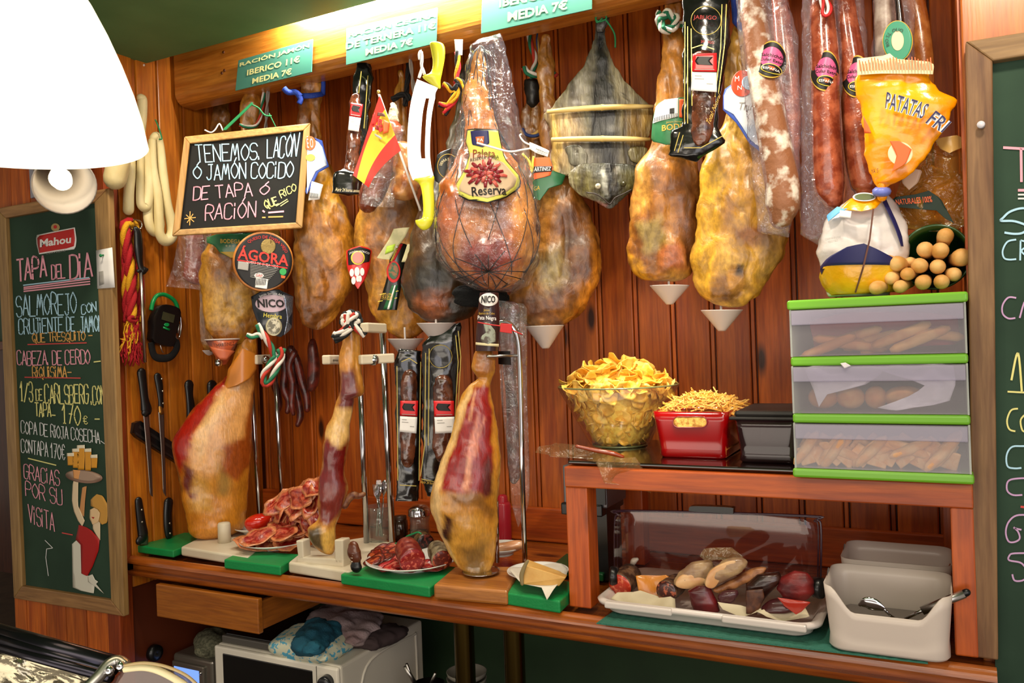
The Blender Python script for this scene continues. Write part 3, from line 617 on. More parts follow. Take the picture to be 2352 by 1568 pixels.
obj('print', sheet([(482, 796), (540, 806), (520, 826), (505, 826)], SC, .0005, 6, 4), mk('orange print', '#c0603a', .4), t); txt('MARTINEZ', [(497, 790), (538, 784), (539, 792), (498, 798)], SC, mk('cup black text', '#201814', .5), t, .003)
obj('cap', lathe([(0, -.012), (.01, -.01), (.012, 0), (.008, .01), (0, .012)], S(502, 832, .04), 16), mk('chrome', '#c8c8cc', .12, 1), t)

# ================================================================== hams on the carving stands
WPLAS = mk('white board plastic', '#d2c6ae', .4, noise_=(9, '#c8baa0', .4, .6)); CHR = mk('chrome', '#c8c8cc', .12, 1); CHRD = mk('steel', '#b0aca6', .3, 1)
# first ham, standing on its end
poly = [(572, 770), (592, 775), (589, 830), (586, 870), (582, 930), (578, 1000), (574, 1100), (568, 1180), (560, 1212), (520, 1232), (470, 1238), (435, 1225), (424, 1180), (414, 1120), (400, 1060), (395, 1020), (412, 980), (450, 930), (490, 890), (522, 860), (534, 830), (545, 800), (556, 775)]
t, S, g = ham('carved_ham', 'half carved ham with red lean edge and creamy fat, nearest the side wall', poly, (495, 1050), -.40, ['#b06a18', '#bc741c', '#c47e22', '#ca862a', '#d09034'], 20,
  [([(395, 1040), (395, 1000), (450, 925), (520, 858), (556, 858), (500, 920), (448, 985), (424, 1060), (410, 1090)], '#a01a0a', 6), ([(500, 900), (545, 865), (580, 850), (578, 930), (552, 1005), (520, 1025), (505, 1060), (480, 1100), (430, 1100), (440, 1030), (470, 960)], '#d89c58', 7), ([(440, 1010), (470, 950), (510, 900), (520, 930), (480, 1000), (460, 1060)], '#e2b070', 6),
   ([(430, 1080), (480, 1100), (490, 1170), (440, 1170)], '#c8923c', 10), ([(420, 1060), (446, 1075), (436, 1130), (418, 1120)], '#6a2418', 6), ([(500, 1060), (530, 1060), (528, 1130), (500, 1130)], '#a8803c', 10), ([(437, 1128), (450, 1128), (450, 1140), (438, 1140)], '#7a2a24', 4),
   ([(512, 1020), (556, 1000), (580, 900), (576, 1060), (545, 1100), (510, 1080)], '#9a4a14', 6), ([(540, 1120), (570, 1090), (565, 1220), (540, 1220)], '#b4741e', 10), ([(398, 1060), (412, 1100), (424, 1180), (414, 1180), (400, 1100)], '#5a4020', 4)], group='carved hams on stands', mat=CUT, amp=.005, ratio=.5, jit=5)
obj('skin_flap', sheet([(556, 800), (588, 812), (590, 845), (572, 870), (540, 885), (512, 893), (513, 888), (520, 868), (524, 845), (536, 830)], lambda x, y, o=0: S(x, y, o + .045 - .03 * ((x - 555) / 40) ** 2), .004, 8, 10), mk('skin', '#c87a28', .3, coat=.5), t)
# second ham, nearly bare bone
poly = [(796, 716), (812, 718), (822, 760), (828, 800), (832, 850), (838, 900), (829, 906), (818, 880), (811, 950), (806, 1000), (798, 1050), (792, 1090), (799, 1125), (795, 1150), (784, 1180), (772, 1208), (773, 1245), (765, 1272), (738, 1268), (716, 1250), (706, 1215), (730, 1190), (728, 1150), (732, 1120), (738, 1060), (746, 1010), (750, 985), (770, 930), (780, 880), (777, 830), (784, 780), (790, 740)]
t, S, g = ham('carved_ham', 'ham carved down to the bone on the middle white stand', poly, (775, 1000), -.485, ['#a86a28', '#b8782c', '#c48838', '#cc9440', '#d09c48'], 21,
  [([(782, 850), (815, 845), (822, 890), (815, 945), (775, 945)], '#6a2c2c', 7), ([(748, 1000), (772, 935), (815, 940), (810, 1000), (778, 1030), (748, 1005)], '#dcb068', 5), ([(744, 1020), (752, 1005), (780, 1030), (800, 1008), (792, 1100), (790, 1160), (760, 1200), (735, 1195), (728, 1130)], '#701210', 5), ([(730, 1120), (792, 1110), (780, 1180), (735, 1200)], '#7a2a20', 10),
   ([(735, 1212), (772, 1208), (768, 1272), (740, 1268)], '#d8aa50', 5), ([(705, 1215), (735, 1205), (745, 1265), (715, 1250)], '#5a4a30', 5), ([(780, 760), (800, 760), (800, 850), (778, 850)], '#c8883a', 6)], group='carved hams on stands', mat=CUT, amp=.006, ratio=.7, jit=4)
obj('bone', limb([(792, 1160, 8), (800, 1145, 9), (812, 1136, 9), (824, 1138, 7), (834, 1134, 6)], lambda x, y, o=0: S(x, y, o + .005), 12, .8), mk('bone', '#8a5a34', .4, noise_=(50, '#5a2a1a', .4, .6)), t)
S2 = lambda x, y, o=0: S(x, y, o + .02)
for q in range(7):
    a = q * .9; rope([S2(806 + 17 * math.cos(a) + 2, 735 + 14 * math.sin(a)), S2(806 + 20 * math.cos(a + 1.1), 736 + 18 * math.sin(a + 1.1), .012), S2(806 + 13 * math.cos(a + 2.3), 738 + 12 * math.sin(a + 2.3), .004)], .011, BLK, t)
for pts in ([(800, 750), (786, 762), (772, 770), (764, 768)], [(806, 752), (790, 770), (776, 778), (768, 782)], [(812, 750), (828, 762), (838, 770)], [(795, 722), (800, 740), (812, 755)], [(816, 722), (802, 740), (792, 758)]):
    rope([S2(a, b, .016) for a, b in cat(pts, 4)], .010, BLK, t)
# third ham, nearest, deep red face
poly = [(1092, 806), (1112, 800), (1130, 806), (1140, 840), (1130, 870), (1128, 890), (1138, 950), (1146, 1030), (1149, 1090), (1143, 1160), (1141, 1230), (1138, 1290), (1122, 1318), (1085, 1324), (1050, 1295), (1020, 1242), (1000, 1195), (987, 1150), (990, 1120), (1006, 1080), (1030, 1000), (1052, 930), (1078, 884), (1096, 868), (1084, 845)]
t, S, g = ham('carved_ham', 'carved ham with a deep red face above a rough golden end', poly, (1070, 1100), -.495, ['#a8681c', '#b87a24', '#c88e34', '#d09c44', '#d8aa54'], 22,
  [([(1088, 885), (1126, 885), (1136, 960), (1140, 1040), (1120, 1128), (1010, 1120), (1036, 1030), (1068, 940)], '#8c0c08', 4), ([(990, 1110), (1010, 1060), (1035, 1000), (1056, 930), (1080, 884), (1084, 900), (1056, 960), (1026, 1060), (1012, 1120), (1014, 1190), (1030, 1240), (1060, 1300), (1020, 1240), (988, 1160)], '#dcb478', 4),
   ([(1072, 1040), (1084, 1044), (1078, 1120), (1062, 1120)], '#d8906c', 3), ([(1096, 950), (1100, 950), (1086, 1046), (1070, 1042)], '#d08068', 3), ([(1108, 955), (1113, 958), (1092, 1046), (1080, 1044)], '#c8785c', 3), ([(1124, 890), (1140, 900), (1147, 1060), (1143, 1130), (1132, 1080), (1130, 960)], '#c8862a', 4), ([(1110, 1060), (1128, 1040), (1132, 1130), (1108, 1140)], '#5a2420', 6),
   ([(1090, 890), (1094, 890), (1082, 960), (1076, 960)], '#d09068', 2), ([(1022, 1170), (1042, 1185), (1040, 1245), (1020, 1230)], '#3a140e', 4), ([(1030, 1130), (1100, 1122), (1138, 1170), (1128, 1190), (1090, 1150), (1040, 1150)], '#8a5a20', 5), ([(1046, 1180), (1100, 1170), (1135, 1220), (1120, 1310), (1070, 1300), (1040, 1240)], '#c08a34', 14), ([(1055, 1250), (1120, 1240), (1110, 1318), (1070, 1305)], '#7a5a28', 12), ([(1084, 806), (1135, 806), (1140, 850), (1096, 872)], '#a8682a', 5)], group='carved hams on stands', mat=CUT, amp=.006, ratio=.55, jit=4)
# stands
def stand(label, base, thick, prongs, rods, at, Z0=ZT):
    t = T('ham_stand', label, 'ham stand', PZ(at[0], at[1], Z0), 'chrome and plastic ham stands')
    n = len(base); up = [PZ(a, b, Z0 + thick) for a, b in base]; lo = [V((p.x, p.y, Z0)) for p in up]; g = G(); g.add(up + lo, [tuple(range(n)), tuple(range(2 * n - 1, n - 1, -1))] + [(k, (k + 1) % n, n + (k + 1) % n, n + k) for k in range(n)])
    obj('base', g, WPLAS, t, False, .006, seg=3)
    for p in prongs: obj('prong', p, WPLAS, t, False, .005, seg=3)
    for a, b, r in rods: obj('rod', tube([a, b], r, 14), CHR, t)
    return t
# corner points are the top outline of each base
st1 = stand('white plastic ham stand under the first carved ham by the side wall', [(415, 1255), (495, 1215), (640, 1225), (570, 1280)], .028, [], [], (500, 1280))
p = PZ(516, 1245, ZT + .028); obj('post', lathe([(.0, 0), (.019, 0), (.019, .055), (.016, .06), (0, .062)], p, 24), WPLAS, st1)
obj('rod', tube([PZ(598, 1210, ZT + .028), PY(574, 830, -.30)], .008, 14), CHR, st1); obj('rod', tube([PZ(652, 1205, ZT + .02), PY(630, 830, -.22)], .008, 14), CHR, st1)
def bar(o, a, b, w, h):
    a, b = V(a), V(b); t = (b - a).normalized(); u = V((0, 0, 1)); s = t.cross(u).normalized(); me = o.data
    for v in me.vertices: x, y, z = v.co; v.co = a + (b - a) * x + s * (y - .5) * w + u * (z - .5) * h
o = obj('clamp_bar', box(0, 1, 0, 1, 0, 1), WPLAS, st1, False, .004); bar(o, PY(582, 826, -.33), PY(630, 824, -.22), .03, .03)
obj('knob', lathe([(0, 0), (.012, 0), (.014, .012), (.008, .02), (0, .022)], PY(612, 826, -.29), 16, axis=(.5, -1, 0)), CHR, st1)
st2 = stand('white plastic ham stand with a U-shaped rest and twin chrome rods', [(662, 1290), (720, 1245), (760, 1245), (840, 1232), (908, 1246), (910, 1262), (835, 1300), (800, 1312)], .03, [], [], (740, 1310))
Y2 = PZ(740, 1290, ZT + .03).y
g = G(); S = flat(Y2 - .005); o_ = .012
for q in ([(688, 1238), (704, 1238), (706, 1278), (694, 1282)], [(776, 1236), (796, 1236), (797, 1292), (778, 1290)], [(690, 1275), (797, 1280), (797, 1305), (690, 1296)]):
    hexa([S(a, b, .016) for a, b in q] + [S(a, b, -.016) for a, b in q], g)
obj('rest', g, WPLAS, st2, False, .004, seg=3)
obj('rod', tube([PZ(842, 1246, ZT + .03), PY(827, 870, -.36)], .0085, 14), CHR, st2); obj('rod', tube([PZ(902, 1256, ZT + .03), PY(878, 765, -.33)], .0095, 14), CHR, st2)
for a, b, w in (((748, 826), (783, 826), .026), ((826, 826), (903, 822), .026), ((835, 752), (880, 754), .03)):
    o = obj('clamp_bar', box(0, 1, 0, 1, 0, 1), WPLAS, st2, False, .004); bar(o, PY(a[0], a[1], -.47), PY(b[0], b[1], -.39), w, .026)
obj('spindle', tube([PY(765, 827, -.45), PY(835, 827, -.43)], .003, 8), CHRD, st2)
obj('knob', lathe([(0, -.006), (.013, -.006), (.016, .004), (.013, .01), (0, .012)], PY(858, 826, -.44), 18, axis=(.5, -1, 0)), CHR, st2)
st3 = T('ham_stand', 'wooden ham stand with one tall curved chrome rod under the deep red carved ham', 'ham stand', PZ(1095, 1340, ZT), 'chrome and plastic ham stands')
up = [(995, 1342), (1045, 1300), (1200, 1300), (1166, 1356)]
g = G(); p = [PZ(a, b, ZT + .035) for a, b in up]; hexa(p + [V((q.x, q.y, ZT)) for q in p], g)
obj('base', g, wood('board wood', '#9a5a20', '#b87430', 'X', .4), st3, False, .006, seg=3)
c = PZ(1105, 1318, ZT + .035)
obj('disc', lathe([(0, .004), (.028, .003), (.045, .006), (.047, .009), (.043, .008), (0, .005)], c, 40), CHR, st3)
pts = cat([tuple(PZ(1206, 1292, ZT + .035)), tuple(PY(1200, 1100, -.44)), tuple(PY(1194, 850, -.43)), tuple(PY(1188, 775, -.43)), tuple(PY(1172, 745, -.44)), tuple(PY(1150, 740, -.46)), tuple(PY(1130, 755, -.48))], 8)
obj('rod', tube(pts, .0065, 14), CHR, st3); obj('spindle', tube([PY(1118, 818, -.50), PY(1192, 816, -.43)], .0035, 8), CHRD, st3)
obj('clamp_plate', sheet([(1145, 806), (1172, 806), (1174, 838), (1146, 836)], flat(-.425), .003, 3, 3), mk('dark steel', '#3c3a3a', .3, 1), st3, False)
obj('rod', tube([PZ(1142, 1290, ZT + .035), PY(1140, 1150, -.40)], .006, 12), CHR, st3)
# ================================================================== printed colours
INK = {k: mk('ink ' + k, v, .5) for k, v in dict(white='#ece8e4', black='#15110f', red='#c01c1a', yellow='#e4cf4a', gold='#c8a23c', green='#1e5c34', lgreen='#a8c83c', blue='#3450a8', lblue='#a8c4e0', pink='#d0587c', orange='#e0602a', navy='#1c1c50', cream='#ddd0a4', grey='#9a9690', brown='#5a3020', sky='#5aa8dc', meat='#8a1e20', teal='#5a9c88').items()}
GL_BLACK = mk('gloss black pack', '#0c0a09', .16, coat=.8, bump=(30, .35))
def label_(poly, S, mat, parent, off, name='paper_label', nx=10, ny=10, thick=.0006): return obj(name, sheet(poly, S, thick, nx, ny, off), mat, parent, True)
# -- sausages looped over a nail
SAUS = mk('pale sausage skin', '#c4b078', .5, noise_=(14, '#d8c898', .35, .65), bump=(60, .3), stretch=(1, 1, .4))
def sausage(name, label, sp, S, mat, cat_='sausage', group=None, ends=True, **k):
    a, b = sp[0][:2]; t = T(name, label, cat_, S(a, b), group); obj('casing', limb(sp, S, 16, **k), mat, t); return t
S = wallX(XL + .03); sg = 'pale dry sausages hung on the side wall'
def sfx(x, y, o=0): return PX(x, y, XL + .03) + V((o, 0, 0))
t = sausage('dry_sausage', 'short straight pale dry sausage end peeping out beside the chalkboard frame', [(278, 340, 15), (272, 375, 17), (264, 410, 17)], lambda x, y, o=0: PY(x, y, -.64) + V((0, -o, 0)), SAUS, group=sg)
t = sausage('dry_sausage', 'straight pale dry sausage hanging down beside the board, ending above the tassel ring', [(300, 340, 9), (300, 400, 10), (296, 440, 10), (295, 482, 10.5)], S, SAUS, group=sg)
t = sausage('dry_sausage', 'pale dry sausage bent into a narrow U behind the lamp', [(314, 340, 7), (312, 400, 7), (312, 460, 8), (318, 476, 9), (326, 470, 11), (330, 420, 10), (326, 350, 9)], lambda x, y, o=0: S(x, y, o + .02), SAUS, group=sg)
t = sausage('dry_sausage', 'pale dry sausage standing tallest, its blunt end above the others', [(324, 225, 8), (327, 232, 9), (326, 270, 9), (322, 310, 9), (318, 360, 9)], S, SAUS, group=sg)
t = sausage('dry_sausage', 'longest pale dry sausage looped under a green tie, in front', [(334, 328, 7), (336, 390, 8), (346, 450, 9), (350, 510, 9), (352, 540, 9), (364, 554, 11), (378, 545, 11), (380, 520, 10), (368, 470, 9), (358, 400, 9), (352, 340, 8), (345, 316, 8), (337, 320, 7)], lambda x, y, o=0: S(x, y, o + .03), SAUS, group=sg)
obj('green_tie', tube([S(a, b, .05) for a, b in cat([(331, 280), (338, 296), (344, 314), (346, 324), (340, 325)], 5)], .0022, 8), mk('green tie', '#147a44', .5), t)
t = sausage('dry_sausage', 'pale dry sausage loop hanging behind the longest one', [(340, 350, 6), (346, 420, 7), (334, 480, 9), (338, 520, 9), (352, 534, 9), (362, 515, 8), (356, 470, 7), (350, 400, 6)], lambda x, y, o=0: S(x, y, o + .012), SAUS, group=sg)
# -- tassel cord
RC, YC = mk('crimson cord', '#a8141c', .85, bump=(300, .6)), mk('yellow cord', '#d89c14', .85, bump=(300, .6))
t = T('tassel_cord', 'thick twisted red and yellow cord with fringed tassel ends on the side wall', 'cord', PX(305, 505, XL + .02))
Sa = wallX(XL + .035); Sb = wallX(XL + .018)
rope([Sa(a, b) for a, b in cat([(302, 512), (288, 514), (288, 540), (296, 600), (302, 660), (302, 730)], 5)], .016, [RC, YC, RC], t, turns=45)
rope([Sb(a, b) for a, b in cat([(302, 512), (312, 530), (318, 620), (322, 700), (320, 740)], 5)], .014, [RC, YC, RC], t, turns=45)
rope([Sb(a, b) for a, b in cat([(300, 512), (290, 560), (288, 650), (292, 740)], 5)], .012, [RC, YC, RC], t, turns=45)
obj('knot', tube([Sa(302 + 13 * math.cos(q), 733 + 5 * math.sin(q), .014 * math.sin(q * .5)) for q in (2 * math.pi * k / 20 for k in range(20))], .006, 8, closed=True), RC, t)
for mt, n_, r0 in ((RC, 46, 0), (YC, 22, 1)):
    g = G()
    for k in range(n_):
        a = 300 + U_(-8, 14) + r0 * U_(-4, 2); e = a + U_(-22, 22); b1 = 828 + U_(-22, 14) - r0 * U_(0, 60)
        tube([Sa(*q[:2], U_(-.006, .012)) for q in cat([(a, 738), ((a + e) / 2 + U_(-4, 4), 780), (e, b1)], 3)], .0022, 4, g=g)
    obj('fringe', g, mt, t)
obj('ring', tube([Sa(308 + 15 * math.cos(q), 517 + 12 * math.sin(q), .006) for q in (2 * math.pi * k / 28 for k in range(28))], .0022, 8, closed=True), CHR, t)
# -- sharpening steel
BKP = mk('black handle', '#0e0e0f', .35, coat=.2)
Sc = wallX(XL + .06)
t = T('sharpening_steel', 'sharpening steel with black plastic handle hanging over the tassel cord', 'sharpening steel', Sc(315, 520))
obj('handle', limb([(312, 526, 6), (316, 536, 8), (318, 570, 9), (320, 595, 7), (323, 612, 6), (328, 620, 9)], Sc, 14, .7), BKP, t)
obj('guard', limb([(318, 622, 4), (330, 622, 5), (336, 619, 4)], Sc, 10), BKP, t)
obj('rod', tube([Sc(323, 622), Sc(333, 832)], .0055, 12), CHRD, t); obj('nail', tube([PX(307, 508, XL), Sc(307, 504)], .002, 8), CHR, t)
# -- hanging scale
Sd = wallX(XL + .03); t = T('luggage_scale', 'black handheld hanging scale with green carabiner hoop and strap', 'scale', Sd(380, 680))
GRH = mk('green plastic', '#0c8a44', .3)
obj('hoop', tube([Sd(a, b) for a, b in cat([(347, 712), (352, 692), (362, 678), (380, 677), (400, 690), (408, 710), (404, 732)], 6)], .0065, 10), GRH, t)
obj('case', sheet(cat([(366, 700), (400, 706), (408, 722), (398, 760), (392, 790), (380, 796), (348, 786), (342, 776), (346, 756), (344, 740), (350, 720)], 4, True), lambda x, y, o=0: Sd(x, y, o - .01), .026, 8, 14), BKP, t, True, .004)
obj('display', sheet([(366, 716), (393, 724), (389, 742), (362, 734)], Sd, .0012, 2, 2, .017), mk('lcd', '#3a3a28', .2), t, False)
obj('button', sheet(ell(374, 746, 6, 4), Sd, .0015, 6, 6, .017), GRH, t); obj('button', sheet([(366, 750), (382, 756), (380, 760), (366, 754)], Sd, .0012, 2, 2, .017), GRH, t)
obj('strap', tube([Sd(a, b, .004) for a, b in cat([(345, 786), (350, 812), (362, 822), (388, 820), (404, 800), (402, 782), (392, 790)], 6)], .012, 8, V((1, 0, 0)), .3), mk('black webbing', '#0b0b0c', .8), t)
obj('carabiner', tube([Sd(406 + 8 * math.cos(q), 746 + 32 * math.sin(q), .004) for q in (2 * math.pi * k / 28 for k in range(28))], .0035, 8, closed=True), CHR, t)
obj('gate_sleeve', tube([Sd(409, 742, .006), Sd(406, 765, .006)], .005, 10), CHRD, t); obj('hook', tube([Sd(a, b, .012) for a, b in cat([(362, 792), (366, 806), (370, 810)], 4)], .0018, 8), CHR, t)
obj('nail', tube([PX(368, 680, XL), Sd(367, 673, .005)], .002, 8), CHR, t)
# -- knives and magnet bar
BLD = mk('knife blade', '#8a8078', .28, .9); RIV = mk('rivet', '#c8bca8', .3, .8)
mg = T('knife_magnet_bar', 'slanting black magnetic knife bar screwed to the side wall', 'knife rack', PX(340, 1010, XL))
obj('bar', sheet([(302, 970), (314, 966), (404, 1026), (402, 1064), (392, 1058), (298, 998)], wallX(XL), .018, 10, 8), BKP, mg, False, .004)
obj('strip', sheet([(320, 976), (402, 1030), (401, 1036), (318, 982)], wallX(XL + .018), .001, 8, 3), mk('steel strip', '#4a4644', .3, .8), mg, False); obj('strip', sheet([(312, 992), (400, 1050), (400, 1055), (311, 997)], wallX(XL + .018), .001, 8, 3), mk('steel strip', '#4a4644', .3, .8), mg, False)
Sk = wallX(XL + .026)
def knife(label, hp, bp, S, bolster=None, rivets=(), dots='rivet'):
    t = T('kitchen_knife', label, 'knife', S(hp[0][0], hp[0][1]), 'knives on the side wall')
    obj('handle', limb(hp, S, 14, .55), BKP, t)
    if bp: obj('blade', sheet(bp, S, .002, 4, 24), BLD, t)
    if bolster: obj('bolster', limb(bolster, S, 12, .7), mk('brass bolster', '#a87838', .3, .9), t)
    for a, b in rivets: obj('rivet', lathe([(0, 0), (.0032, 0), (.003, .0012), (0, .002)], S(a, b, scale_at(S, a, b) * 4.5), 12, axis=(1, 0, 0)), RIV, t)
    return t
knife('slicing knife with square black handle and long speckled blade', [(325, 856, 10), (328, 880, 9), (332, 915, 9), (336, 940, 12), (335, 946, 10)], [(328, 948), (340, 948), (346, 1020), (350, 1140), (344, 1136), (338, 1060)], Sk)
knife('slim boning knife with riveted black handle and brass bolster', [(362, 865, 8), (366, 885, 8), (369, 915, 6), (370, 934, 6)], [(363, 946), (376, 946), (377, 1000), (381, 1140), (374, 1130), (370, 1040)], Sk, [(368, 936, 5), (370, 946, 6)], [(368, 870), (370, 898), (371, 926)])
knife('square-handled knife half hidden behind the first carved ham', [(434, 884, 10), (435, 905, 8), (438, 935, 9), (440, 965, 11)], [(432, 970), (444, 970), (446, 1100), (440, 1110)], Sk)
knife('round-ended black knife handle behind the ham, farthest along the side wall', [(487, 886, 11), (487, 910, 10), (488, 930, 10)], [(482, 932), (494, 932), (494, 1040), (486, 1050)], Sk, rivets=[(489, 920)])
knife('short black knife handle tucked between the two others behind the ham', [(471, 924, 9), (470, 950, 9), (466, 966, 10)], [(462, 968), (474, 968), (474, 1040), (466, 1050)], Sk)
knife('curved black knife handle with three bright rivets low by the green board', [(318, 1150, 8), (321, 1175, 9), (325, 1205, 10), (328, 1230, 11), (320, 1242, 8)], [(322, 1226), (340, 1230), (339, 1250), (322, 1250)], wallX(XL + .02), rivets=[(322, 1170), (323, 1198), (325, 1225)])
knife('dim black knife handle with two rivets behind the green board', [(387, 1154, 10), (385, 1180, 9), (386, 1210, 9), (388, 1228, 8)], None, wallX(XL + .02), rivets=[(386, 1201), (387, 1224)])

# ================================================================== packs and cured loins
PLUM = mk('vacuum loin', '#6a2820', .12, coat=1.0, noise_=(18, '#98402c', .35, .65), bump=(40, .8))
CLOIN = mk('cured loin', '#5a2418', .22, coat=.7, noise_=(22, '#8a4628', .38, .62), bump=(30, .5))
t = T('cured_meat_pack', 'clear bag with a dark red slab of cured meat below the small chalkboard', 'meat pack', PY(430, 545, -.40))
S = face(430, 600, -.40)
obj('meat', blob([(432, 480), (468, 480), (470, 560), (466, 620), (462, 655), (440, 652), (420, 640), (422, 600), (428, 545)], S, .5, nr=30, ns=24, amp=.004, smooth=False), PLUM, t)
obj('bag', sheet([(420, 480), (474, 480), (480, 560), (470, 672), (440, 664), (380, 660), (396, 620), (408, 560)], S, .002, 14, 18, .03, wob=.02), film('bag film', refl=.9, haze=.02, hazecol='#d8ccc8', wrinkle=1.0, scale=30), t)
# round cheese
S = face(605, 600, -.45); t = T('round_cheese', 'round sheep cheese with a black and red label hanging flat by a string', 'cheese', S(604, 668))
def ring_(cx, cy, rx, ry, S, th, off, mat, parent, name, n=48): return obj(name, sheet(ell(cx, cy, rx, ry, n), S, th, 16, 26, off), mat, parent, True)
ring_(604, 600, 70, 68, S, .045, -.045, mk('cheese rind', '#9a5a20', .4, noise_=(30, '#b87430', .4, .6)), t, 'rind'); ring_(605, 600, 66, 64, S, .0015, .0005, mk('cheese label', '#141214', .6), t, 'face_label')
txt('ÁGORA', [(548, 562), (664, 580), (662, 612), (546, 594)], S, mk('red print', '#d82c1c', .4), t, .004, .02); txt('QUESO DE OVEJA VIEJO', [(566, 598), (640, 610), (639, 617), (565, 605)], S, INK['white'], t, .004)
strokes([[(545, 597), (660, 616)]], S, INK['red'], t, 3, .004, 'print_line')
def arct(s, cx, cy, r, a0, a1, h, S, mat, parent, off=.004):
    return txt(s, None, S, mat, parent, off, fun=lambda u, v: S(cx + (r - h * v) * math.cos(math.radians(a0 + (a1 - a0) * u)), cy + (r - h * v) * math.sin(math.radians(a0 + (a1 - a0) * u)), off))
arct('QUESO DE OVEJA VIEJO', 605, 602, 61, -128, -22, 9, S, INK['red'], t)
ring_(616, 566, 17, 17, S, .001, .003, mk('medal', '#8a7440', .35, .5, bump=(60, 1)), t, 'medal')
for q, mt in (([(547, 600), (572, 603), (570, 622), (546, 618)], 'grey'), ([(588, 638), (616, 642), (613, 664), (586, 660)], 'white')): label_(q, S, INK[mt], t, .003, 'panel')
for k in range(9): strokes([[(575, 608 + k * 3.4), (640 - k * 3, 618 + k * 3.4)]], S, INK['grey'], t, 1.1, .004, 'small_print')
for k in range(7): strokes([[(590 + k * 3.4, 641), (588 + k * 3.4, 655)]], S, INK['black'], t, 1.6, .006, 'barcode')
ring_(595, 633, 11, 6, S, .001, .003, INK['white'], t, 'seal'); txt('GRP', [(588, 629), (603, 631), (602, 637), (587, 635)], S, INK['red'], t, .006); ring_(650, 624, 8, 8, S, .001, .003, mk('green seal', '#2a9a4a', .4), t, 'seal')
label_([(645, 632), (656, 634), (654, 640), (650, 637), (646, 639)], S, INK['orange'], t, .003, 'ribbon')
obj('string', tube([S(622, 560, .008), PY(622, 536, -.44)], .0008, 6), INK['brown'], t)
# nico tag + cord
S = face(628, 715, -.42, .02, 50); t = T('ham_tag', 'silver and black printed ham tag with a pink oval, below the round cheese', 'label', S(628, 665))
obj('card', sheet([(576, 680), (604, 666), (640, 664), (674, 680), (672, 700), (670, 755), (645, 774), (620, 768), (594, 748), (580, 710)], S, .001, 12, 16, wob=.01), mk('dark foil', '#20242c', .25, .3, coat=.5), t)
obj('silver_edge', sheet([(650, 676), (674, 680), (671, 755), (652, 770), (660, 730)], S, .0006, 6, 12, .0035), mk('silver foil', '#8a90a0', .2, .9, bump=(40, 1)), t)
ring_(624, 697, 38, 20, S, .0006, .003, mk('pink oval', '#b8a0ac', .3), t, 'oval'); txt('NICO', [(590, 686), (652, 688), (654, 706), (592, 706)], S, INK['black'], t, .005, .035); txt('Hembra', [(606, 718), (648, 722), (647, 732), (605, 728)], S, INK['yellow'], t, .005)
arct('Jamón Serrano Añejo', 624, 735, 64, -118, -60, 7, S, INK['white'], t, .005)
ring_(629, 750, 19, 21, S, .0006, .004, mk('vignette rim', '#b0a888', .35, .4), t, 'vignette'); ring_(629, 750, 15, 17, S, .0006, .0055, mk('vignette', '#6a6454', .4, noise_=(90, '#c8c0a8', .45, .55)), t, 'vignette')
t = T('twisted_cord', 'red green and white twisted cord knotted in a loop under the silver ham tag', 'cord', PY(600, 765, -.42)); S = face(620, 800, -.43)
rope([S(a, b) for a, b in cat([(590, 745), (600, 760), (612, 778), (624, 800), (632, 820), (646, 815), (650, 800)], 4)], .010, ROT, t)
rope([S(a, b, .006) for a, b in cat([(632, 818), (618, 840), (606, 860), (606, 880), (618, 880), (630, 858), (640, 835), (648, 815), (640, 800)], 4)], .010, ROT, t); rope([S(a, b) for a, b in cat([(566, 770), (580, 774), (596, 768), (606, 775)], 4)], .009, ROT, t)
# tags and labels on the hams (parts of nothing but themselves: each tag hangs on its own string)
def gl_tag(name, lab, S, at): return T(name, lab, 'label', S(*at))
S = face(535, 565, -.405, .03, 60); t = gl_tag('ham_band', 'green and gold ham band partly hidden behind the round cheese', S, (535, 560))
obj('band', sheet([(474, 538), (620, 530), (600, 580), (560, 590), (530, 592), (505, 580), (492, 562), (474, 556)], S, .001, 10, 10), mk('label green', '#1e5a34', .3, coat=.3, noise_=(8, '#3c7a50', .4, .6)), t)
txt('BODEGA', [(506, 548), (553, 550), (553, 560), (506, 558)], S, INK['gold'], t, .003, .02); txt('* * *', [(518, 562), (538, 563), (538, 568), (518, 567)], S, INK['cream'], t, .003)
obj('gold_hem', sheet([(505, 578), (530, 580), (560, 578), (560, 590), (530, 592)], S, .0006, 6, 4, .002), INK['gold'], t)
# blue white band on strapped ham
S = face(725, 400, -.335, .03, 60); BW = mk('blue white label', '#b4c8e0', .35, noise_=(18, '#dce4ec', .45, .6))
t = gl_tag('ham_band', 'blue and white ham band with red seal on the ham with the blue strap', S, (725, 330))
obj('band', sheet([(705, 312), (738, 330), (752, 375), (750, 384), (730, 384), (712, 420), (705, 445)], S, .001, 8, 12), BW, t); obj('band_edge', sheet([(722, 316), (740, 322), (752, 372), (757, 382), (736, 388), (720, 420), (705, 446), (700, 438), (722, 392), (738, 376), (748, 372), (735, 335)], S, .0006, 4, 14, -.001), INK['blue'], t)
ring_(712, 329, 13, 16, S, .001, .002, INK['orange'], t, 'seal'); txt('E O', [(704, 318), (718, 318), (720, 340), (706, 340)], S, INK['white'], t, .004); ring_(713, 362, 11, 8, S, .001, .002, INK['yellow'], t, 'seal')
S = face(727, 440, -.345); t = gl_tag('price_tag', 'white barcode sticker on the ham with the blue strap', S, (727, 440))
label_([(716, 416), (742, 424), (734, 458), (708, 460)], S, INK['white'], t, 0, 'paper', 4, 4)
for k in range(8): strokes([[(712 + k * 2.6, 442 + k * .4), (711 + k * 2.6, 455)]], S, INK['black'], t, 1.3, .002, 'barcode')
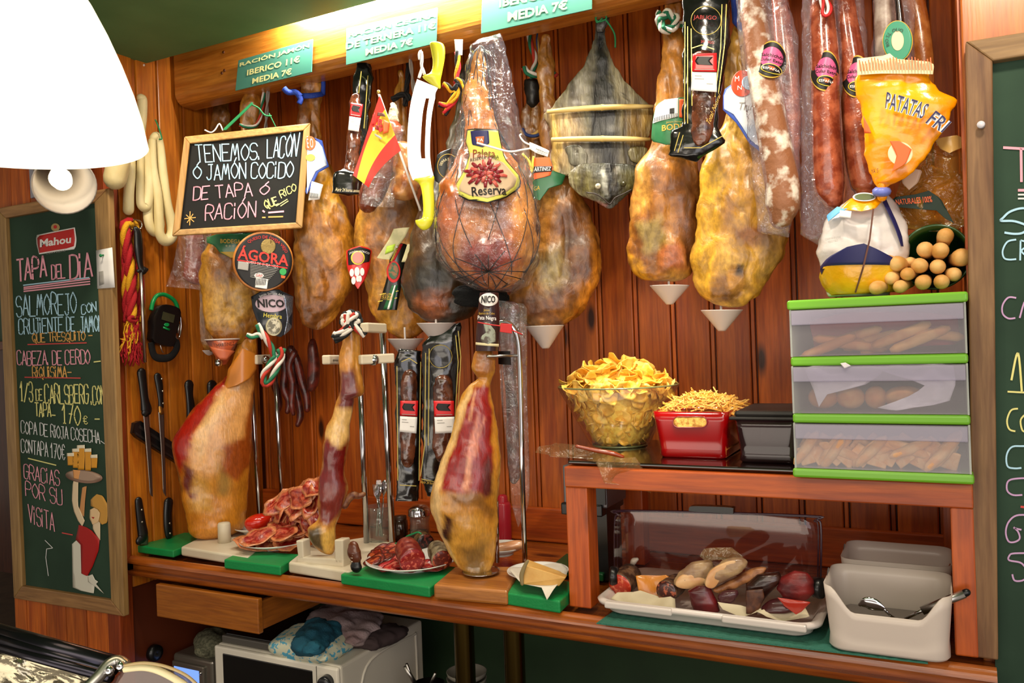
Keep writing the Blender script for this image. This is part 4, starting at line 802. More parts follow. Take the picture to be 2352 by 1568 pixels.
# shield tag
S = face(824, 612, -.345, .012, 30); t = gl_tag('shield_tag', 'red and black shield-shaped ham tag with white trotter print', S, (826, 570))
sh = [(795, 572), (812, 568), (826, 564), (840, 568), (855, 570), (850, 610), (840, 640), (822, 664), (806, 640), (796, 610)]
obj('border', sheet(sh, S, .001, 8, 14), mk('tag red', '#c8201c', .3, coat=.4), t); obj('black_field', sheet([(798, 575), (826, 567), (852, 573), (849, 600), (824, 606), (800, 608)], S, .0006, 8, 8, .002), INK['black'], t)
arct('JAMÓN IBÉRICO', 825, 640, 66, -112, -68, 7, S, INK['white'], t); ring_(822, 592, 16, 16, S, .0006, .003, INK['yellow'], t, 'seal'); ring_(822, 592, 13, 13, S, .0006, .0045, mk('seal pale', '#d88a80', .4), t, 'seal')
for a, b, r in ((808, 626, 5), (820, 624, 6), (832, 624, 5), (812, 644, 5), (822, 640, 4), (827, 640, 4)): ring_(a, b, r, r * 1.8, S, .0006, .003, INK['white'], t, 'trotter_print')
# striped strap label with paper tags
S = face(905, 620, -.335, .01, 30); t = gl_tag('strip_tag', 'long black green and red strip tag with round picture, hanging with cream paper tags', S, (915, 560))
obj('strip', sheet([(920, 558), (938, 560), (925, 640), (912, 712), (866, 712), (888, 640), (896, 590)], S, .001, 6, 18), mk('strip black', '#12140f', .25, coat=.4), t)
obj('green_stripe', sheet([(900, 655), (914, 655), (900, 710), (880, 710)], S, .0006, 3, 8, .002), INK['green'], t); obj('white_stripe', sheet([(906, 655), (909, 655), (894, 710), (889, 710)], S, .0006, 2, 8, .003), INK['white'], t)
obj('red_stripe', sheet([(918, 560), (926, 560), (906, 600), (898, 600)], S, .0006, 2, 6, .002), INK['red'], t); obj('yellow_stripe', sheet([(914, 562), (919, 560), (901, 600), (896, 600)], S, .0006, 2, 6, .002), INK['yellow'], t)
ring_(904, 624, 16, 25, S, .0006, .003, INK['red'], t, 'seal'); ring_(904, 622, 12, 19, S, .0006, .0045, mk('picture', '#2c5a3c', .4, noise_=(70, '#8a5a34', .48, .55)), t, 'picture')
txt('PATA NEGRA', [(880, 672), (903, 674), (900, 690), (876, 688)], S, INK['gold'], t, .005); strokes([[(872, 676), (915, 668)], [(868, 692), (912, 684)]], S, INK['yellow'], t, 1.5, .005, 'print_line')
S2 = face(905, 560, -.35); PT = mk('paper tag', '#a8a478', .5, noise_=(30, '#c4bc90', .4, .6))
obj('paper_tag', sheet([(905, 524), (941, 522), (930, 545), (912, 568), (895, 596), (864, 594), (880, 570), (894, 548)], S2, .0008, 6, 10), PT, t); obj('paper_tag', sheet([(936, 560), (950, 562), (932, 602), (922, 602)], S2, .0008, 4, 8, .002), PT, t)
obj('green_patch', sheet([(888, 566), (908, 560), (904, 576), (884, 584)], S2, .0006, 3, 3, .002), INK['lgreen'], t); obj('eyelet', lathe([(.002, 0), (.004, 0), (.003, .002)], S2(912, 567, .002), 12, axis=(.4, -1, 0)), CHR, t)
# ham band green/red on the brown ham
def bodega(lab, poly, S, word, wq, extra=True):
    t = gl_tag('ham_band', lab, S, poly[0]); obj('band', sheet(poly, S, .001, 10, 12), mk('label green', '#1e5a34', .3, coat=.3, noise_=(8, '#3c7a50', .4, .6)), t)
    if word: txt(word, wq, S, INK['gold'], t, .003, .02)
    return t
S = face(1255, 400, -.325, .02, 60); t = bodega('green and red ham band with black lettering, beside the netted ham', [(1222, 364), (1260, 362), (1265, 395), (1300, 398), (1290, 425), (1262, 432), (1240, 460), (1225, 455)], S, None, None)
obj('red_field', sheet([(1226, 362), (1262, 362), (1270, 385), (1264, 404), (1226, 412)], S, .0006, 6, 6, .002), INK['orange'], t); label_([(1225, 382), (1268, 382), (1267, 394), (1225, 397)], S, INK['black'], t, .003, 'panel'); txt('ARTINEZ', [(1227, 384), (1266, 384), (1265, 392), (1227, 394)], S, INK['white'], t, .005)
txt('GA', [(1226, 428), (1240, 426), (1240, 436), (1226, 438)], S, INK['gold'], t, .003)
obj('yellow_seal', tube([S(a, b, .01) for a, b in cat([(1200, 352), (1216, 372), (1222, 396), (1224, 372), (1226, 360)], 4)], .003, 8), INK['yellow'], t)
t = gl_tag('cable_tie_tag', 'white cable tie with a printed plastic tag reaching across to the netted ham', S, (1235, 340)); S3 = face(1220, 335, -.46)
obj('tie', tube([S3(a, b) for a, b in cat([(1095, 328), (1130, 338), (1170, 348), (1200, 344), (1222, 340)], 6)], .0024, 8), INK['white'], t); obj('tag', sheet([(1216, 326), (1226, 330), (1262, 346), (1258, 360), (1232, 352), (1216, 342)], S3, .0015, 6, 6), INK['white'], t)
obj('tie', tube([S3(a, b) for a, b in cat([(1222, 334), (1204, 326), (1194, 312), (1198, 308)], 5)], .002, 8), INK['white'], t); txt('MERINO\nSOTO', [(1232, 341), (1258, 351), (1255, 359), (1230, 349)], S3, INK['black'], t, .003)
# ham 8 band
S = face(1550, 290, -.35, .035, 60); t = bodega('green ham band with a white price panel on the rough golden ham beside the fish', [(1506, 236), (1530, 226), (1580, 222), (1600, 240), (1590, 330), (1530, 332), (1494, 318), (1496, 290), (1500, 260)], S, 'BODEGA', [(1520, 286), (1600, 282), (1600, 298), (1520, 300)])
label_([(1506, 240), (1528, 228), (1558, 226), (1558, 270), (1530, 274), (1498, 278)], S, INK['white'], t, .003, 'panel'); label_([(1560, 228), (1580, 226), (1578, 270), (1560, 270)], S, INK['orange'], t, .003, 'panel')
for k in range(14): strokes([[(1502 + k * 4, 276 - k * .4), (1503 + k * 4, 266 - k * .4)]], S, INK['black'], t, 1.6, .005, 'barcode')
label_([(1538, 250), (1549, 249), (1549, 261), (1538, 262)], S, INK['black'], t, .005, 'panel'); txt('Jamón Serrano', [(1530, 279), (1570, 277), (1570, 282), (1530, 284)], S, INK['gold'], t, .004)
# big ham blue band
S = face(1710, 260, -.35, .04, 60); t = gl_tag('ham_band', 'large blue and white ham band with a red seal on the lowest hanging ham', S, (1710, 200))
obj('band_edge', sheet([(1660, 200), (1700, 180), (1740, 200), (1745, 345), (1720, 328), (1700, 295), (1680, 265), (1659, 256)], S, .0006, 10, 12, -.001), INK['blue'], t)
obj('band', sheet([(1662, 205), (1700, 184), (1744, 200), (1750, 338), (1722, 320), (1704, 290), (1684, 260), (1662, 250)], S, .001, 10, 12, .002), BW, t)
ring_(1705, 193, 26, 30, S, .001, .005, mk('seal red', '#d04422', .35), t, 'seal'); ring_(1720, 192, 16, 16, S, .001, .007, INK['lblue'], t, 'seal'); txt('M', [(1688, 176), (1698, 176), (1698, 188), (1688, 188)], S, INK['white'], t, .008); txt('N', [(1694, 198), (1704, 198), (1704, 208), (1694, 208)], S, INK['white'], t, .008)
txt('Truv', [(1698, 236), (1738, 238), (1738, 256), (1698, 252)], S, INK['grey'], t, .005, shear=.3)
# paleta label, under the net
S = face(1120, 370, -.485, .035, 60); t = gl_tag('ham_label', 'yellow shield label with a plate of sliced ham on the netted shoulder', S, (1120, 300))
o1 = [(1072, 292), (1145, 296), (1152, 330), (1160, 362), (1200, 398), (1196, 424), (1160, 454), (1120, 467), (1075, 458), (1042, 436), (1040, 420), (1066, 384), (1078, 350), (1068, 318)]
obj('black_border', sheet(o1, S, .001, 12, 20), INK['black'], t)
def shrink(p, k): cx = sum(q[0] for q in p) / len(p); cy = sum(q[1] for q in p) / len(p); return [(cx + (x - cx) * k, cy + (y - cy) * k) for x, y in p]
obj('yellow_border', sheet(shrink(o1, .965), S, .0006, 12, 20, .001), mk('label yellow', '#c8c85a', .4), t); obj('cream_field', sheet(shrink([(1078, 344), (1156, 366), (1192, 400), (1188, 420), (1158, 446), (1120, 457), (1080, 450), (1050, 432), (1050, 420), (1072, 386)], .95), S, .0006, 12, 16, .002), mk('label cream', '#c8b090', .4), t)
label_([(1080, 298), (1122, 300), (1124, 330), (1108, 338), (1084, 330)], S, INK['navy'], t, .003, 'panel'); label_([(1092, 314), (1112, 314), (1110, 332), (1096, 332)], S, INK['orange'], t, .0045, 'panel')
txt('PA', [(1096, 318), (1110, 319), (1110, 326), (1096, 325)], S, INK['white'], t, .006); txt('Paleta', [(1086, 342), (1138, 344), (1137, 362), (1086, 361)], S, mk('brown print', '#8a3a1c', .4), t, .004); txt('RESERVA ANEJA', [(1080, 362), (1146, 356), (1146, 366), (1080, 371)], S, INK['black'], t, .004)
for k in range(26):
    a = 2.399 * k; r = .95 * math.sqrt((k + .5) / 26); x_, y_ = 1116 + 46 * r * math.cos(a), 398 + 31 * r * math.sin(a)
    ca, sa = math.cos(a), math.sin(a); obj('ham_slice_print', sheet([(x_ - 9 * ca - 5 * sa, y_ - 9 * sa + 5 * ca), (x_ + 10 * ca - 3 * sa, y_ + 8 * sa + 3 * ca), (x_ + 10 * ca + 3 * sa, y_ + 8 * sa - 3 * ca), (x_ - 9 * ca + 5 * sa, y_ - 9 * sa - 5 * ca)], S, .0004, 2, 3, .0045 + .0003 * (26 - k) / 3), mk(('ham print', 'ham print pale')[k % 3 == 0], ('#7c1820', '#b85448')[k % 3 == 0], .35), t)
txt('Reserva', [(1082, 428), (1162, 424), (1164, 446), (1084, 450)], S, INK['black'], t, .004, .015)
# sierra label
S = face(1015, 390, -.365, .02, 50); t = gl_tag('ham_band', 'black and gold oval ham band on the dark mouldy ham', S, (1015, 345))
obj('band', sheet([(1005, 352), (1036, 340), (1060, 345), (1062, 400), (1040, 415), (1020, 424), (1000, 418), (996, 400), (1000, 375)], S, .001, 8, 12), mk('label black', '#0e100e', .3, coat=.4), t)
obj('gold_oval', tube([S(1030 + 25 * math.cos(q), 382 + 28 * math.sin(q), .002) for q in (2 * math.pi * k / 40 for k in range(40))], .0009, 6, closed=True), INK['gold'], t); arct('SIERRA D', 1030, 384, 21, -170, -80, 6, S, INK['cream'], t)

# cord tassel red yellow black and paper
t = T('flag_cord', 'red yellow and black twisted cord with frayed knot and white paper tag above it', 'cord', PY(1052, 90, -.34)); S = face(1050, 180, -.38)
CX_ = 0
C3 = [RC, YC, mk('black cord', '#141414', .8)]
rope([S(a, b) for a, b in cat([(1050, 118), (1052, 150), (1050, 178), (1052, 200)], 4)], .008, C3, t, turns=60)
for pts in ([(1050, 195), (1040, 210), (1028, 200), (1018, 194)], [(1052, 195), (1040, 225), (1028, 244), (1008, 240)], [(1050, 200), (1048, 225), (1030, 250), (1020, 264)], [(1050, 190), (1066, 205), (1060, 190), (1048, 185)], [(1045, 185), (1060, 200), (1068, 214)]): rope([S(a, b, .006) for a, b in cat(pts, 4)], .008, C3, t)
obj('paper_tag', sheet([(1044, 92), (1063, 92), (1062, 128), (1046, 130)], S, .0008, 3, 4, .004), INK['white'], t)
# black loin pack
def loin_pack(lab, poly, meat, labq, S, marks, group='black foil packs of cured loin', foot=None, ang=0, th=.014):
    t = T('cured_loin_pack', lab, 'loin pack', S(poly[0][0], poly[0][1]), group)
    obj('pack', blob(poly, S, .22, 60, 60, 30, .006, 26, smooth=False), GL_BLACK, t)
    if meat: obj('loin', blob(meat, lambda x, y, o=0: S(x, y, o + th), .55, 60, 50, 24, .004, 30), mk('loin in window', '#3a1c12', .12, coat=1.0, noise_=(40, '#6a3a24', .4, .62), bump=(40, .8)), t)
    if labq:
        x = [q[0] for q in labq]; a, b, c, d = labq; mm = lambda p, q, u: (p[0] + (q[0] - p[0]) * u, p[1] + (q[1] - p[1]) * u)
        S2 = lambda x, y, o=0: S(x, y, o + th + .022); obj('red_label', sheet([a, b, mm(b, c, .48), mm(a, d, .48)], S2, .0008, 6, 6), mk('pack red', '#d01c20', .35), t); obj('white_label', sheet([mm(a, d, .5), mm(b, c, .5), c, d], S2, .0008, 6, 6), INK['white'], t)
        e = lambda u, v: mm(mm(a, b, u), mm(d, c, u), v); obj('black_mark', sheet([e(.2, .08), e(.85, .1), e(.7, .2), e(.85, .32), e(.2, .3), e(.1, .2)], S2, .0006, 6, 6, .001), INK['black'], t)
        strokes([[e(.1, .43), e(.9, .43)], [e(.12, .6), e(.4, .6)], [e(.12, .68), e(.5, .68)], [e(.6, .8), e(.85, .8)]], S2, INK['grey'], t, 1.4, .0016, 'small_print')
    for s in marks: strokes([s], lambda x, y, o=0: S(x, y, o + th), mk('gold print', '#a89448', .35, .5), t, 1.8, .012, 'gold_line')
    return t
S = face(812, 300, -.36); t = loin_pack('narrow black loin pack hanging from under the middle price sign', [(818, 145), (850, 140), (858, 180), (848, 260), (842, 340), (836, 420), (818, 440), (795, 430), (793, 400), (800, 330), (806, 260), (812, 190)], [(806, 225), (828, 225), (828, 300), (824, 390), (806, 415), (792, 402), (795, 350), (802, 280)], [(806, 244), (834, 248), (824, 310), (800, 306)], S, [[(830, 170), (824, 220)], [(845, 180), (836, 300)]])
obj('foot', blob([(768, 400), (790, 392), (830, 405), (836, 450), (800, 454), (763, 448)], lambda x, y, o=0: S(x, y, o + .03), .3, 60, 24, 20, .003, 30, smooth=False), GL_BLACK, t); txt('Abrir 24 horas antes', [(772, 438), (826, 442), (825, 449), (771, 446)], S, INK['cream'], t, .05)
S = face(1610, 180, -.405); t = loin_pack('large black loin pack with gold stripes in front of the rough golden ham', [(1566, -20), (1676, -20), (1678, 30), (1676, 100), (1664, 160), (1652, 240), (1650, 290), (1668, 325), (1600, 372), (1534, 358), (1545, 300), (1566, 290), (1570, 200), (1568, 80)], [(1592, 130), (1640, 130), (1645, 220), (1640, 300), (1620, 335), (1592, 330), (1588, 260), (1590, 200)], [(1592, 136), (1646, 134), (1646, 222), (1588, 218)], S,
  [[(1580, 70), (1580, 290)], [(1574, 60), (1573, 290)], [(1588, 75), (1590, 250)], [(1658, 20), (1655, 120), (1642, 230)], [(1668, 20), (1664, 110), (1650, 220)], [(1550, 352), (1562, 310)], [(1558, 356), (1570, 316)], [(1572, 345), (1610, 345), (1660, 318)], [(1588, 120), (1612, 112), (1640, 122)]])
obj('oval_mark', tube([S(1622 + 34 * math.cos(q), 60 + 32 * math.sin(q), .034) for q in (2 * math.pi * k / 40 for k in range(40))], .0009, 6, closed=True), mk('gold print', '#a89448', .35, .5), t); txt('JABUGO', [(1594, 48), (1646, 50), (1645, 62), (1593, 60)], S, INK['red'], t, .036); txt('JABUGO', [(1610, 104), (1640, 108), (1640, 116), (1610, 112)], S, INK['red'], t, .036)
txt('Total: Natural', [(1622, 290), (1650, 226), (1654, 234), (1630, 300)], S, INK['gold'], t, .046)
S = face(942, 980, -.33); loin_pack('black loin pack with red and white label between the two chrome rods', [(918, 800), (966, 805), (972, 900), (968, 1000), (962, 1110), (960, 1150), (910, 1150), (912, 1050), (908, 900), (906, 830)], [(924, 860), (956, 860), (956, 980), (950, 1060), (930, 1070), (920, 1040), (922, 950)], [(920, 918), (960, 918), (956, 992), (918, 988)], S, [[(912, 840), (914, 1100)], [(966, 830), (962, 1100)], [(922, 830), (940, 822), (958, 834)], [(918, 1110), (956, 1112)]])
S = face(1018, 950, -.34); t = loin_pack('black loin pack with red and white label beside the deep red carved ham', [(970, 790), (1000, 760), (1058, 740), (1060, 800), (1050, 880), (1048, 980), (1046, 1100), (1040, 1146), (985, 1140), (966, 1100), (972, 1040), (968, 900)], [(1000, 870), (1036, 870), (1040, 960), (1034, 1040), (1010, 1060), (994, 1030), (996, 950)], [(996, 918), (1042, 918), (1044, 990), (1000, 992)], S, [[(978, 810), (976, 1020), (966, 1090)], [(986, 800), (984, 1020)], [(1046, 770), (1052, 830), (1042, 1000)], [(1052, 760), (1058, 820), (1048, 1000)], [(968, 1096), (1034, 1110)]])
obj('oval_mark', tube([S(1012 + 26 * math.cos(q), 818 + 26 * math.sin(q), .022) for q in (2 * math.pi * k / 40 for k in range(40))], .0009, 6, closed=True), mk('gold print', '#a89448', .35, .5), t)
txt('Abrir 24 horas antes', [(966, 1098), (1014, 1104), (1014, 1111), (966, 1105)], S, INK['gold'], t, .03)
# cured loin in net behind the flag
S = face(870, 380, -.37); t = sausage('cured_loin', 'dark reddish cured loin in clear wrap hanging behind the flag', [(900, 300, 26), (890, 350, 28), (872, 400, 30), (852, 450, 29), (845, 468, 22)], S, CLOIN, 'cured meat')
obj('net_top', blob([(896, 240), (908, 238), (915, 260), (912, 290), (900, 300), (892, 280)], S, .8, nr=20, ns=16, amp=.006, fs_=80), mk('white netting', '#b0a488', .8, bump=(120, 1)), t); obj('wrap', sheet([(862, 300), (928, 300), (915, 380), (905, 484), (828, 480), (845, 390)], S, .001, 10, 14, .055, wob=.01), FILM, t)
# twisted bone end
S = face(925, 400, -.36); t = T('ham_shank_piece', 'cut brown ham shank piece with a bone end beside the flag pole', 'ham piece', S(925, 350)); obj('shank', blob([(905, 330), (950, 335), (965, 400), (962, 440), (940, 460), (905, 455), (897, 435), (905, 400)], S, .8, nr=36, ns=28, amp=.006, fs_=30), mk('cut shank', '#9a5a2c', .3, noise_=(26, '#c08a50', .4, .6), bump=(30, .8), coat=.4), t)

# ================================================================== flag and cheese knife
S = face(880, 360, -.47); t = T('spanish_flag', 'small Spanish paper flag on a white stick with a gold ball tip', 'flag', S(966, 484))
obj('stick', tube([S(869, 212), S(966, 484)], .0032, 10), mk('white stick', '#d8d0cc', .4), t); obj('tip', lathe([(0, -.006), (.005, -.004), (.006, 0), (.004, .005), (0, .006)], S(870, 212), 14), mk('gold tip', '#c8a050', .25, .9), t)
def flagq(u0, u1): # between pole side (u along pole) and the fly
    P0, P1 = (872, 220), (921, 346); 
    f = lambda u: (P0[0] + (P1[0] - P0[0]) * u, P0[1] + (P1[1] - P0[1]) * u)
    Q0, Q1 = (811, 404), (847, 432); h = lambda u: (Q0[0] + (Q1[0] - Q0[0]) * u, Q0[1] + (Q1[1] - Q0[1]) * u)
    g = G(); nu, nv = 8, 24; vs = []
    for side in (0, 1):
        for i in range(nu + 1):
            u = u0 + (u1 - u0) * i / nu
            for j in range(nv + 1):
                v = j / nv; a = f(u); b = h(u); bend = math.sin(v * math.pi)
                vs.append(S(a[0] + (b[0] - a[0]) * v - bend * 9 * min(1, u * 4), a[1] + (b[1] - a[1]) * v - bend * 3 * min(1, u * 4), .004 + .008 * math.sin(v * 7 + u * 2) * v + .0006 * side))
    K = nv + 1; Mx = (nu + 1) * K
    fs = [(i * K + j, i * K + j + 1, (i + 1) * K + j + 1, (i + 1) * K + j) for i in range(nu) for j in range(nv)]; fs += [tuple(x + Mx for x in q[::-1]) for q in fs]
    return g.add(vs, fs)
FR, FY = mk('flag red', '#d42a1c', .6), mk('flag yellow', '#e0bc28', .6)
obj('red_stripe', flagq(0, .25), FR, t); obj('yellow_stripe', flagq(.25, .72), FY, t); obj('red_stripe', flagq(.72, 1), FR, t)
S4 = lambda x, y, o=0: S(x, y, o + .017)
for c_, q in (('red', [(868, 276), (878, 278), (880, 304), (872, 308), (866, 298)]), ('gold', [(872, 282), (880, 284), (878, 298), (870, 296)]), ('meat', [(862, 290), (870, 292), (870, 304), (862, 300)]), ('white', [(857, 296), (861, 297), (860, 305), (856, 304)]), ('orange', [(880, 278), (896, 286), (892, 308), (880, 312)]), ('brown', [(868, 262), (882, 264), (886, 272), (866, 270)]), ('red', [(856, 268), (861, 262), (860, 292), (854, 292)]), ('grey', [(860, 310), (872, 316), (878, 321), (876, 324), (862, 316)])): label_(q, S4, INK[c_], t, .0005, 'crest_print', 3, 4, .0003)
S = face(975, 310, -.45); t = T('cheese_knife', 'large two-handled cheese knife with slotted steel blade and yellow grips', 'knife', S(975, 520))
c1 = cat([(958, 182), (948, 215), (940, 260), (936, 310), (936, 360), (940, 400), (948, 414)], 5); c2 = cat([(1006, 202), (996, 240), (990, 280), (988, 320), (988, 360), (992, 390), (996, 404)], 5)
s1 = cat([(978, 226), (971, 260), (967, 310), (966, 345), (968, 364)], 6); s2 = cat([(986, 226), (980, 262), (977, 310), (976, 345), (977, 364)], 6)
def strip_(A, B, y0=None):
    g = G(); n = len(A); vs = [S(*p, .0015) for p in A] + [S(*p, .0015) for p in B] + [S(*p, -.0015) for p in A] + [S(*p, -.0015) for p in B]
    fs = []
    for i in range(n - 1): fs += [(i, i + 1, n + i + 1, n + i), (2 * n + i, 3 * n + i, 3 * n + i + 1, 2 * n + i + 1), (i, 2 * n + i, 2 * n + i + 1, i + 1), (n + i, n + i + 1, 3 * n + i + 1, 3 * n + i)]
    fs += [(0, n, 3 * n, 2 * n), (n - 1, 3 * n - 1, 4 * n - 1, 2 * n - 1)]; return g.add(vs, fs)
def at_y(c, y):
    for (a, b), (c_, d) in zip(c, c[1:]):
        if (b - y) * (d - y) <= 0 and b != d: return (a + (c_ - a) * (y - b) / (d - b), y)
    return c[0] if y < c[0][1] else c[-1]
n = 24; g = G()
A = [at_y(c1, 226 + (364 - 226) * i / n) for i in range(n + 1)]; B = [at_y(s1, p[1]) for p in A]; g1 = strip_(A, B); A2 = [at_y(s2, p[1]) for p in A]; B2 = [at_y(c2, p[1]) for p in A]; g2 = strip_(A2, B2)
g.add(g1.v, g1.f).add(g2.v, g2.f); g3 = strip_([(958, 182), (951, 204), A[0]], [(1006, 202), (1000, 214), B2[0]]); g4 = strip_([A[-1], at_y(c1, 388), (948, 414)], [B2[-1], at_y(c2, 385), (996, 404)]); g.add(g3.v, g3.f).add(g4.v, g4.f)
obj('blade', g, mk('satin blade', '#c4ccd4', .32, .55, coat=.2), t, False)
YG = mk('yellow grip', '#d2cc2c', .3, coat=.3)
obj('grip', blob([(970, 176), (984, 170), (992, 160), (994, 140), (990, 115), (988, 98), (1005, 96), (1020, 104), (1022, 130), (1016, 165), (1012, 185), (1010, 204), (985, 190)], S, .45, nr=50, ns=28), YG, t)
obj('grip', blob([(950, 412), (968, 408), (996, 404), (996, 430), (998, 470), (996, 505), (986, 524), (970, 528), (956, 515), (955, 504), (968, 502), (972, 485), (970, 450), (964, 424)], S, .45, nr=50, ns=28), YG, t)
rope([S(a, b, .003) for a, b in cat([(962, 180), (966, 168), (970, 150), (968, 120)], 4)], .004, [INK['white']] * 2, t); rope([S(a, b, .003) for a, b in cat([(975, 172), (971, 160), (967, 148), (966, 118), (962, 126), (964, 138)], 4)], .004, [INK['white']] * 2, t)
t = T('hanging_string', 'grey cord hanging straight down behind the middle of the small chalkboard', 'cord', PY(617, 200, -.3)); rope([PY(617, 190, -.3), PY(610, 300, -.3)], .006, [mk('grey cord', '#8a8078', .8)] * 2, t)
t = T('hanging_string', 'grey cord beside the cheese knife, running up under the beam', 'cord', PY(945, 150, -.28)); rope([PY(940, 118, -.3), PY(952, 220, -.28)], .006, [mk('grey cord', '#8a8078', .8)] * 2, t)
# long narrow clear pack with dark loin at right of third stand
S = face(1185, 1000, -.34); t = T('cured_meat_pack', 'tall clear pack of dark dried meat hanging behind the curved chrome rod', 'meat pack', S(1185, 745))
obj('meat', blob([(1150, 700), (1190, 700), (1190, 760), (1186, 900), (1198, 1000), (1196, 1090), (1176, 1110), (1166, 1060), (1160, 900), (1150, 800)], S, .4, nr=50, ns=20, amp=.004), mk('dark dried meat', '#40201a', .2, coat=.8, noise_=(30, '#6a3428', .4, .6), bump=(30, .6)), t); obj('bag', sheet([(1142, 690), (1210, 700), (1210, 900), (1216, 1080), (1214, 1160), (1190, 1204), (1176, 1160), (1172, 1100), (1150, 900)], S, .001, 12, 24, .03, wob=.02), FILM, t)
# nico sleeve on third ham
S = face(1122, 750, -.44, .03, 28); t = gl_tag('ham_sleeve', 'dark brown printed sleeve round the shank of the deep red carved ham', S, (1122, 690))
obj('sleeve', blob([(1102, 672), (1145, 672), (1148, 720), (1150, 780), (1146, 806), (1092, 806), (1094, 760), (1098, 710)], face(1122, 750, -.475), .8, nr=30, ns=32, smooth=False), mk('brown sleeve', '#34181a', .3, coat=.4), t)
Sx = face(1122, 750, -.513, .02, 28); obj('oval', sheet(ell(1122, 688, 22, 15), Sx, .0005, 8, 8), INK['white'], t); txt('NICO', [(1106, 679), (1138, 679), (1138, 695), (1105, 696)], Sx, INK['black'], t, .003, .03)
txt('Jamón\nIbérico de Cebo', [(1100, 708), (1136, 710), (1136, 722), (1100, 722)], Sx, INK['gold'], t, .002); txt('Pata Negra', [(1097, 724), (1140, 726), (1140, 738), (1097, 736)], Sx, INK['white'], t, .002, .015)
obj('figure_print', sheet([(1110, 742), (1122, 738), (1128, 748), (1138, 760), (1138, 785), (1120, 790), (1104, 784), (1104, 772), (1116, 765)], Sx, .0004, 6, 10, .001), mk('figure print', '#9aa090', .5, noise_=(60, '#5a5048', .45, .55)), t); obj('hem', sheet([(1092, 786), (1146, 790), (1146, 796), (1092, 792)], Sx, .0004, 8, 3, .001), INK['cream'], t)
t = T('red_seal_tag', 'red plastic security seal tag strung beside the brown ham sleeve', 'label', PY(1165, 754, -.47)); S = face(1162, 754, -.525); obj('strap', tube([S(a, b) for a, b in cat([(1097, 740), (1130, 746), (1155, 750), (1200, 768)], 4)], .0015, 6), INK['red'], t); obj('tag', sheet([(1150, 742), (1176, 744), (1176, 766), (1148, 762)], S, .003, 4, 4, .001), INK['red'], t, False, .001)
tag(obj('hair_tuft', blob([(1042, 665), (1075, 655), (1120, 668), (1162, 668), (1166, 690), (1160, 705), (1152, 690), (1120, 690), (1090, 705), (1050, 698)], face(1100, 680, -.36), .35, nr=40, ns=30, amp=.008, fs_=60), mk('black fur', '#060606', .95, bump=(200, 1))), 'tuft of fuzzy black hair under the netted ham shoulder', 'hair tuft')
# small dark sausages
DKS = mk('dark chorizo', '#3a120e', .35, noise_=(40, '#6a2418', .4, .62), bump=(70, .6), coat=.4)
sausage('blood_sausage', 'plump dark sausage hanging alone on a thin string from the row above', [(718, 785, 8), (718, 800, 12), (721, 840, 14), (719, 875, 14), (716, 890, 10)], face(718, 840, -.2), DKS)
for i, (sp, lb) in enumerate((([(632, 838, 8), (628, 870, 9), (636, 900, 9), (640, 930, 9), (636, 950, 5)], 'thin dark dried sausage nearest the chrome rod in the bunch'), ([(650, 815, 9), (655, 850, 9), (652, 890, 9), (664, 920, 9), (660, 945, 6)], 'thin dark dried sausage second along in the bunch'),
    ([(668, 806, 11), (672, 850, 10), (680, 900, 9), (690, 950, 9), (684, 975, 6)], 'thin dark dried sausage hanging lowest in the bunch'), ([(668, 802, 10), (682, 830, 10), (692, 870, 10), (704, 910, 9), (706, 940, 7)], 'thin dark dried sausage with a hooked top at the outer side of the bunch'), ([(676, 810, 8), (664, 840, 8), (672, 880, 8), (670, 925, 8), (674, 950, 5)], 'thin dark dried sausage crossing behind the others of the bunch'))):
    sausage('dried_sausage', lb, sp, face(660, 870, -.16 - .012 * i), DKS, group='bunch of dried chorizo')
t = T('sausage_string', 'thin string holding the bunch of dark dried sausages', 'string', PY(675, 805, -.2)); obj('strand', tube([PY(675, 802, -.2), PY(672, 690, -.2)], .0012, 6), INK['brown'], t)
t = T('sausage_string', 'thin string holding up the plump dark sausage', 'string', PY(718, 785, -.2)); obj('strand', tube([PY(718, 785, -.2), PY(716, 700, -.2)], .0012, 6), INK['brown'], t)

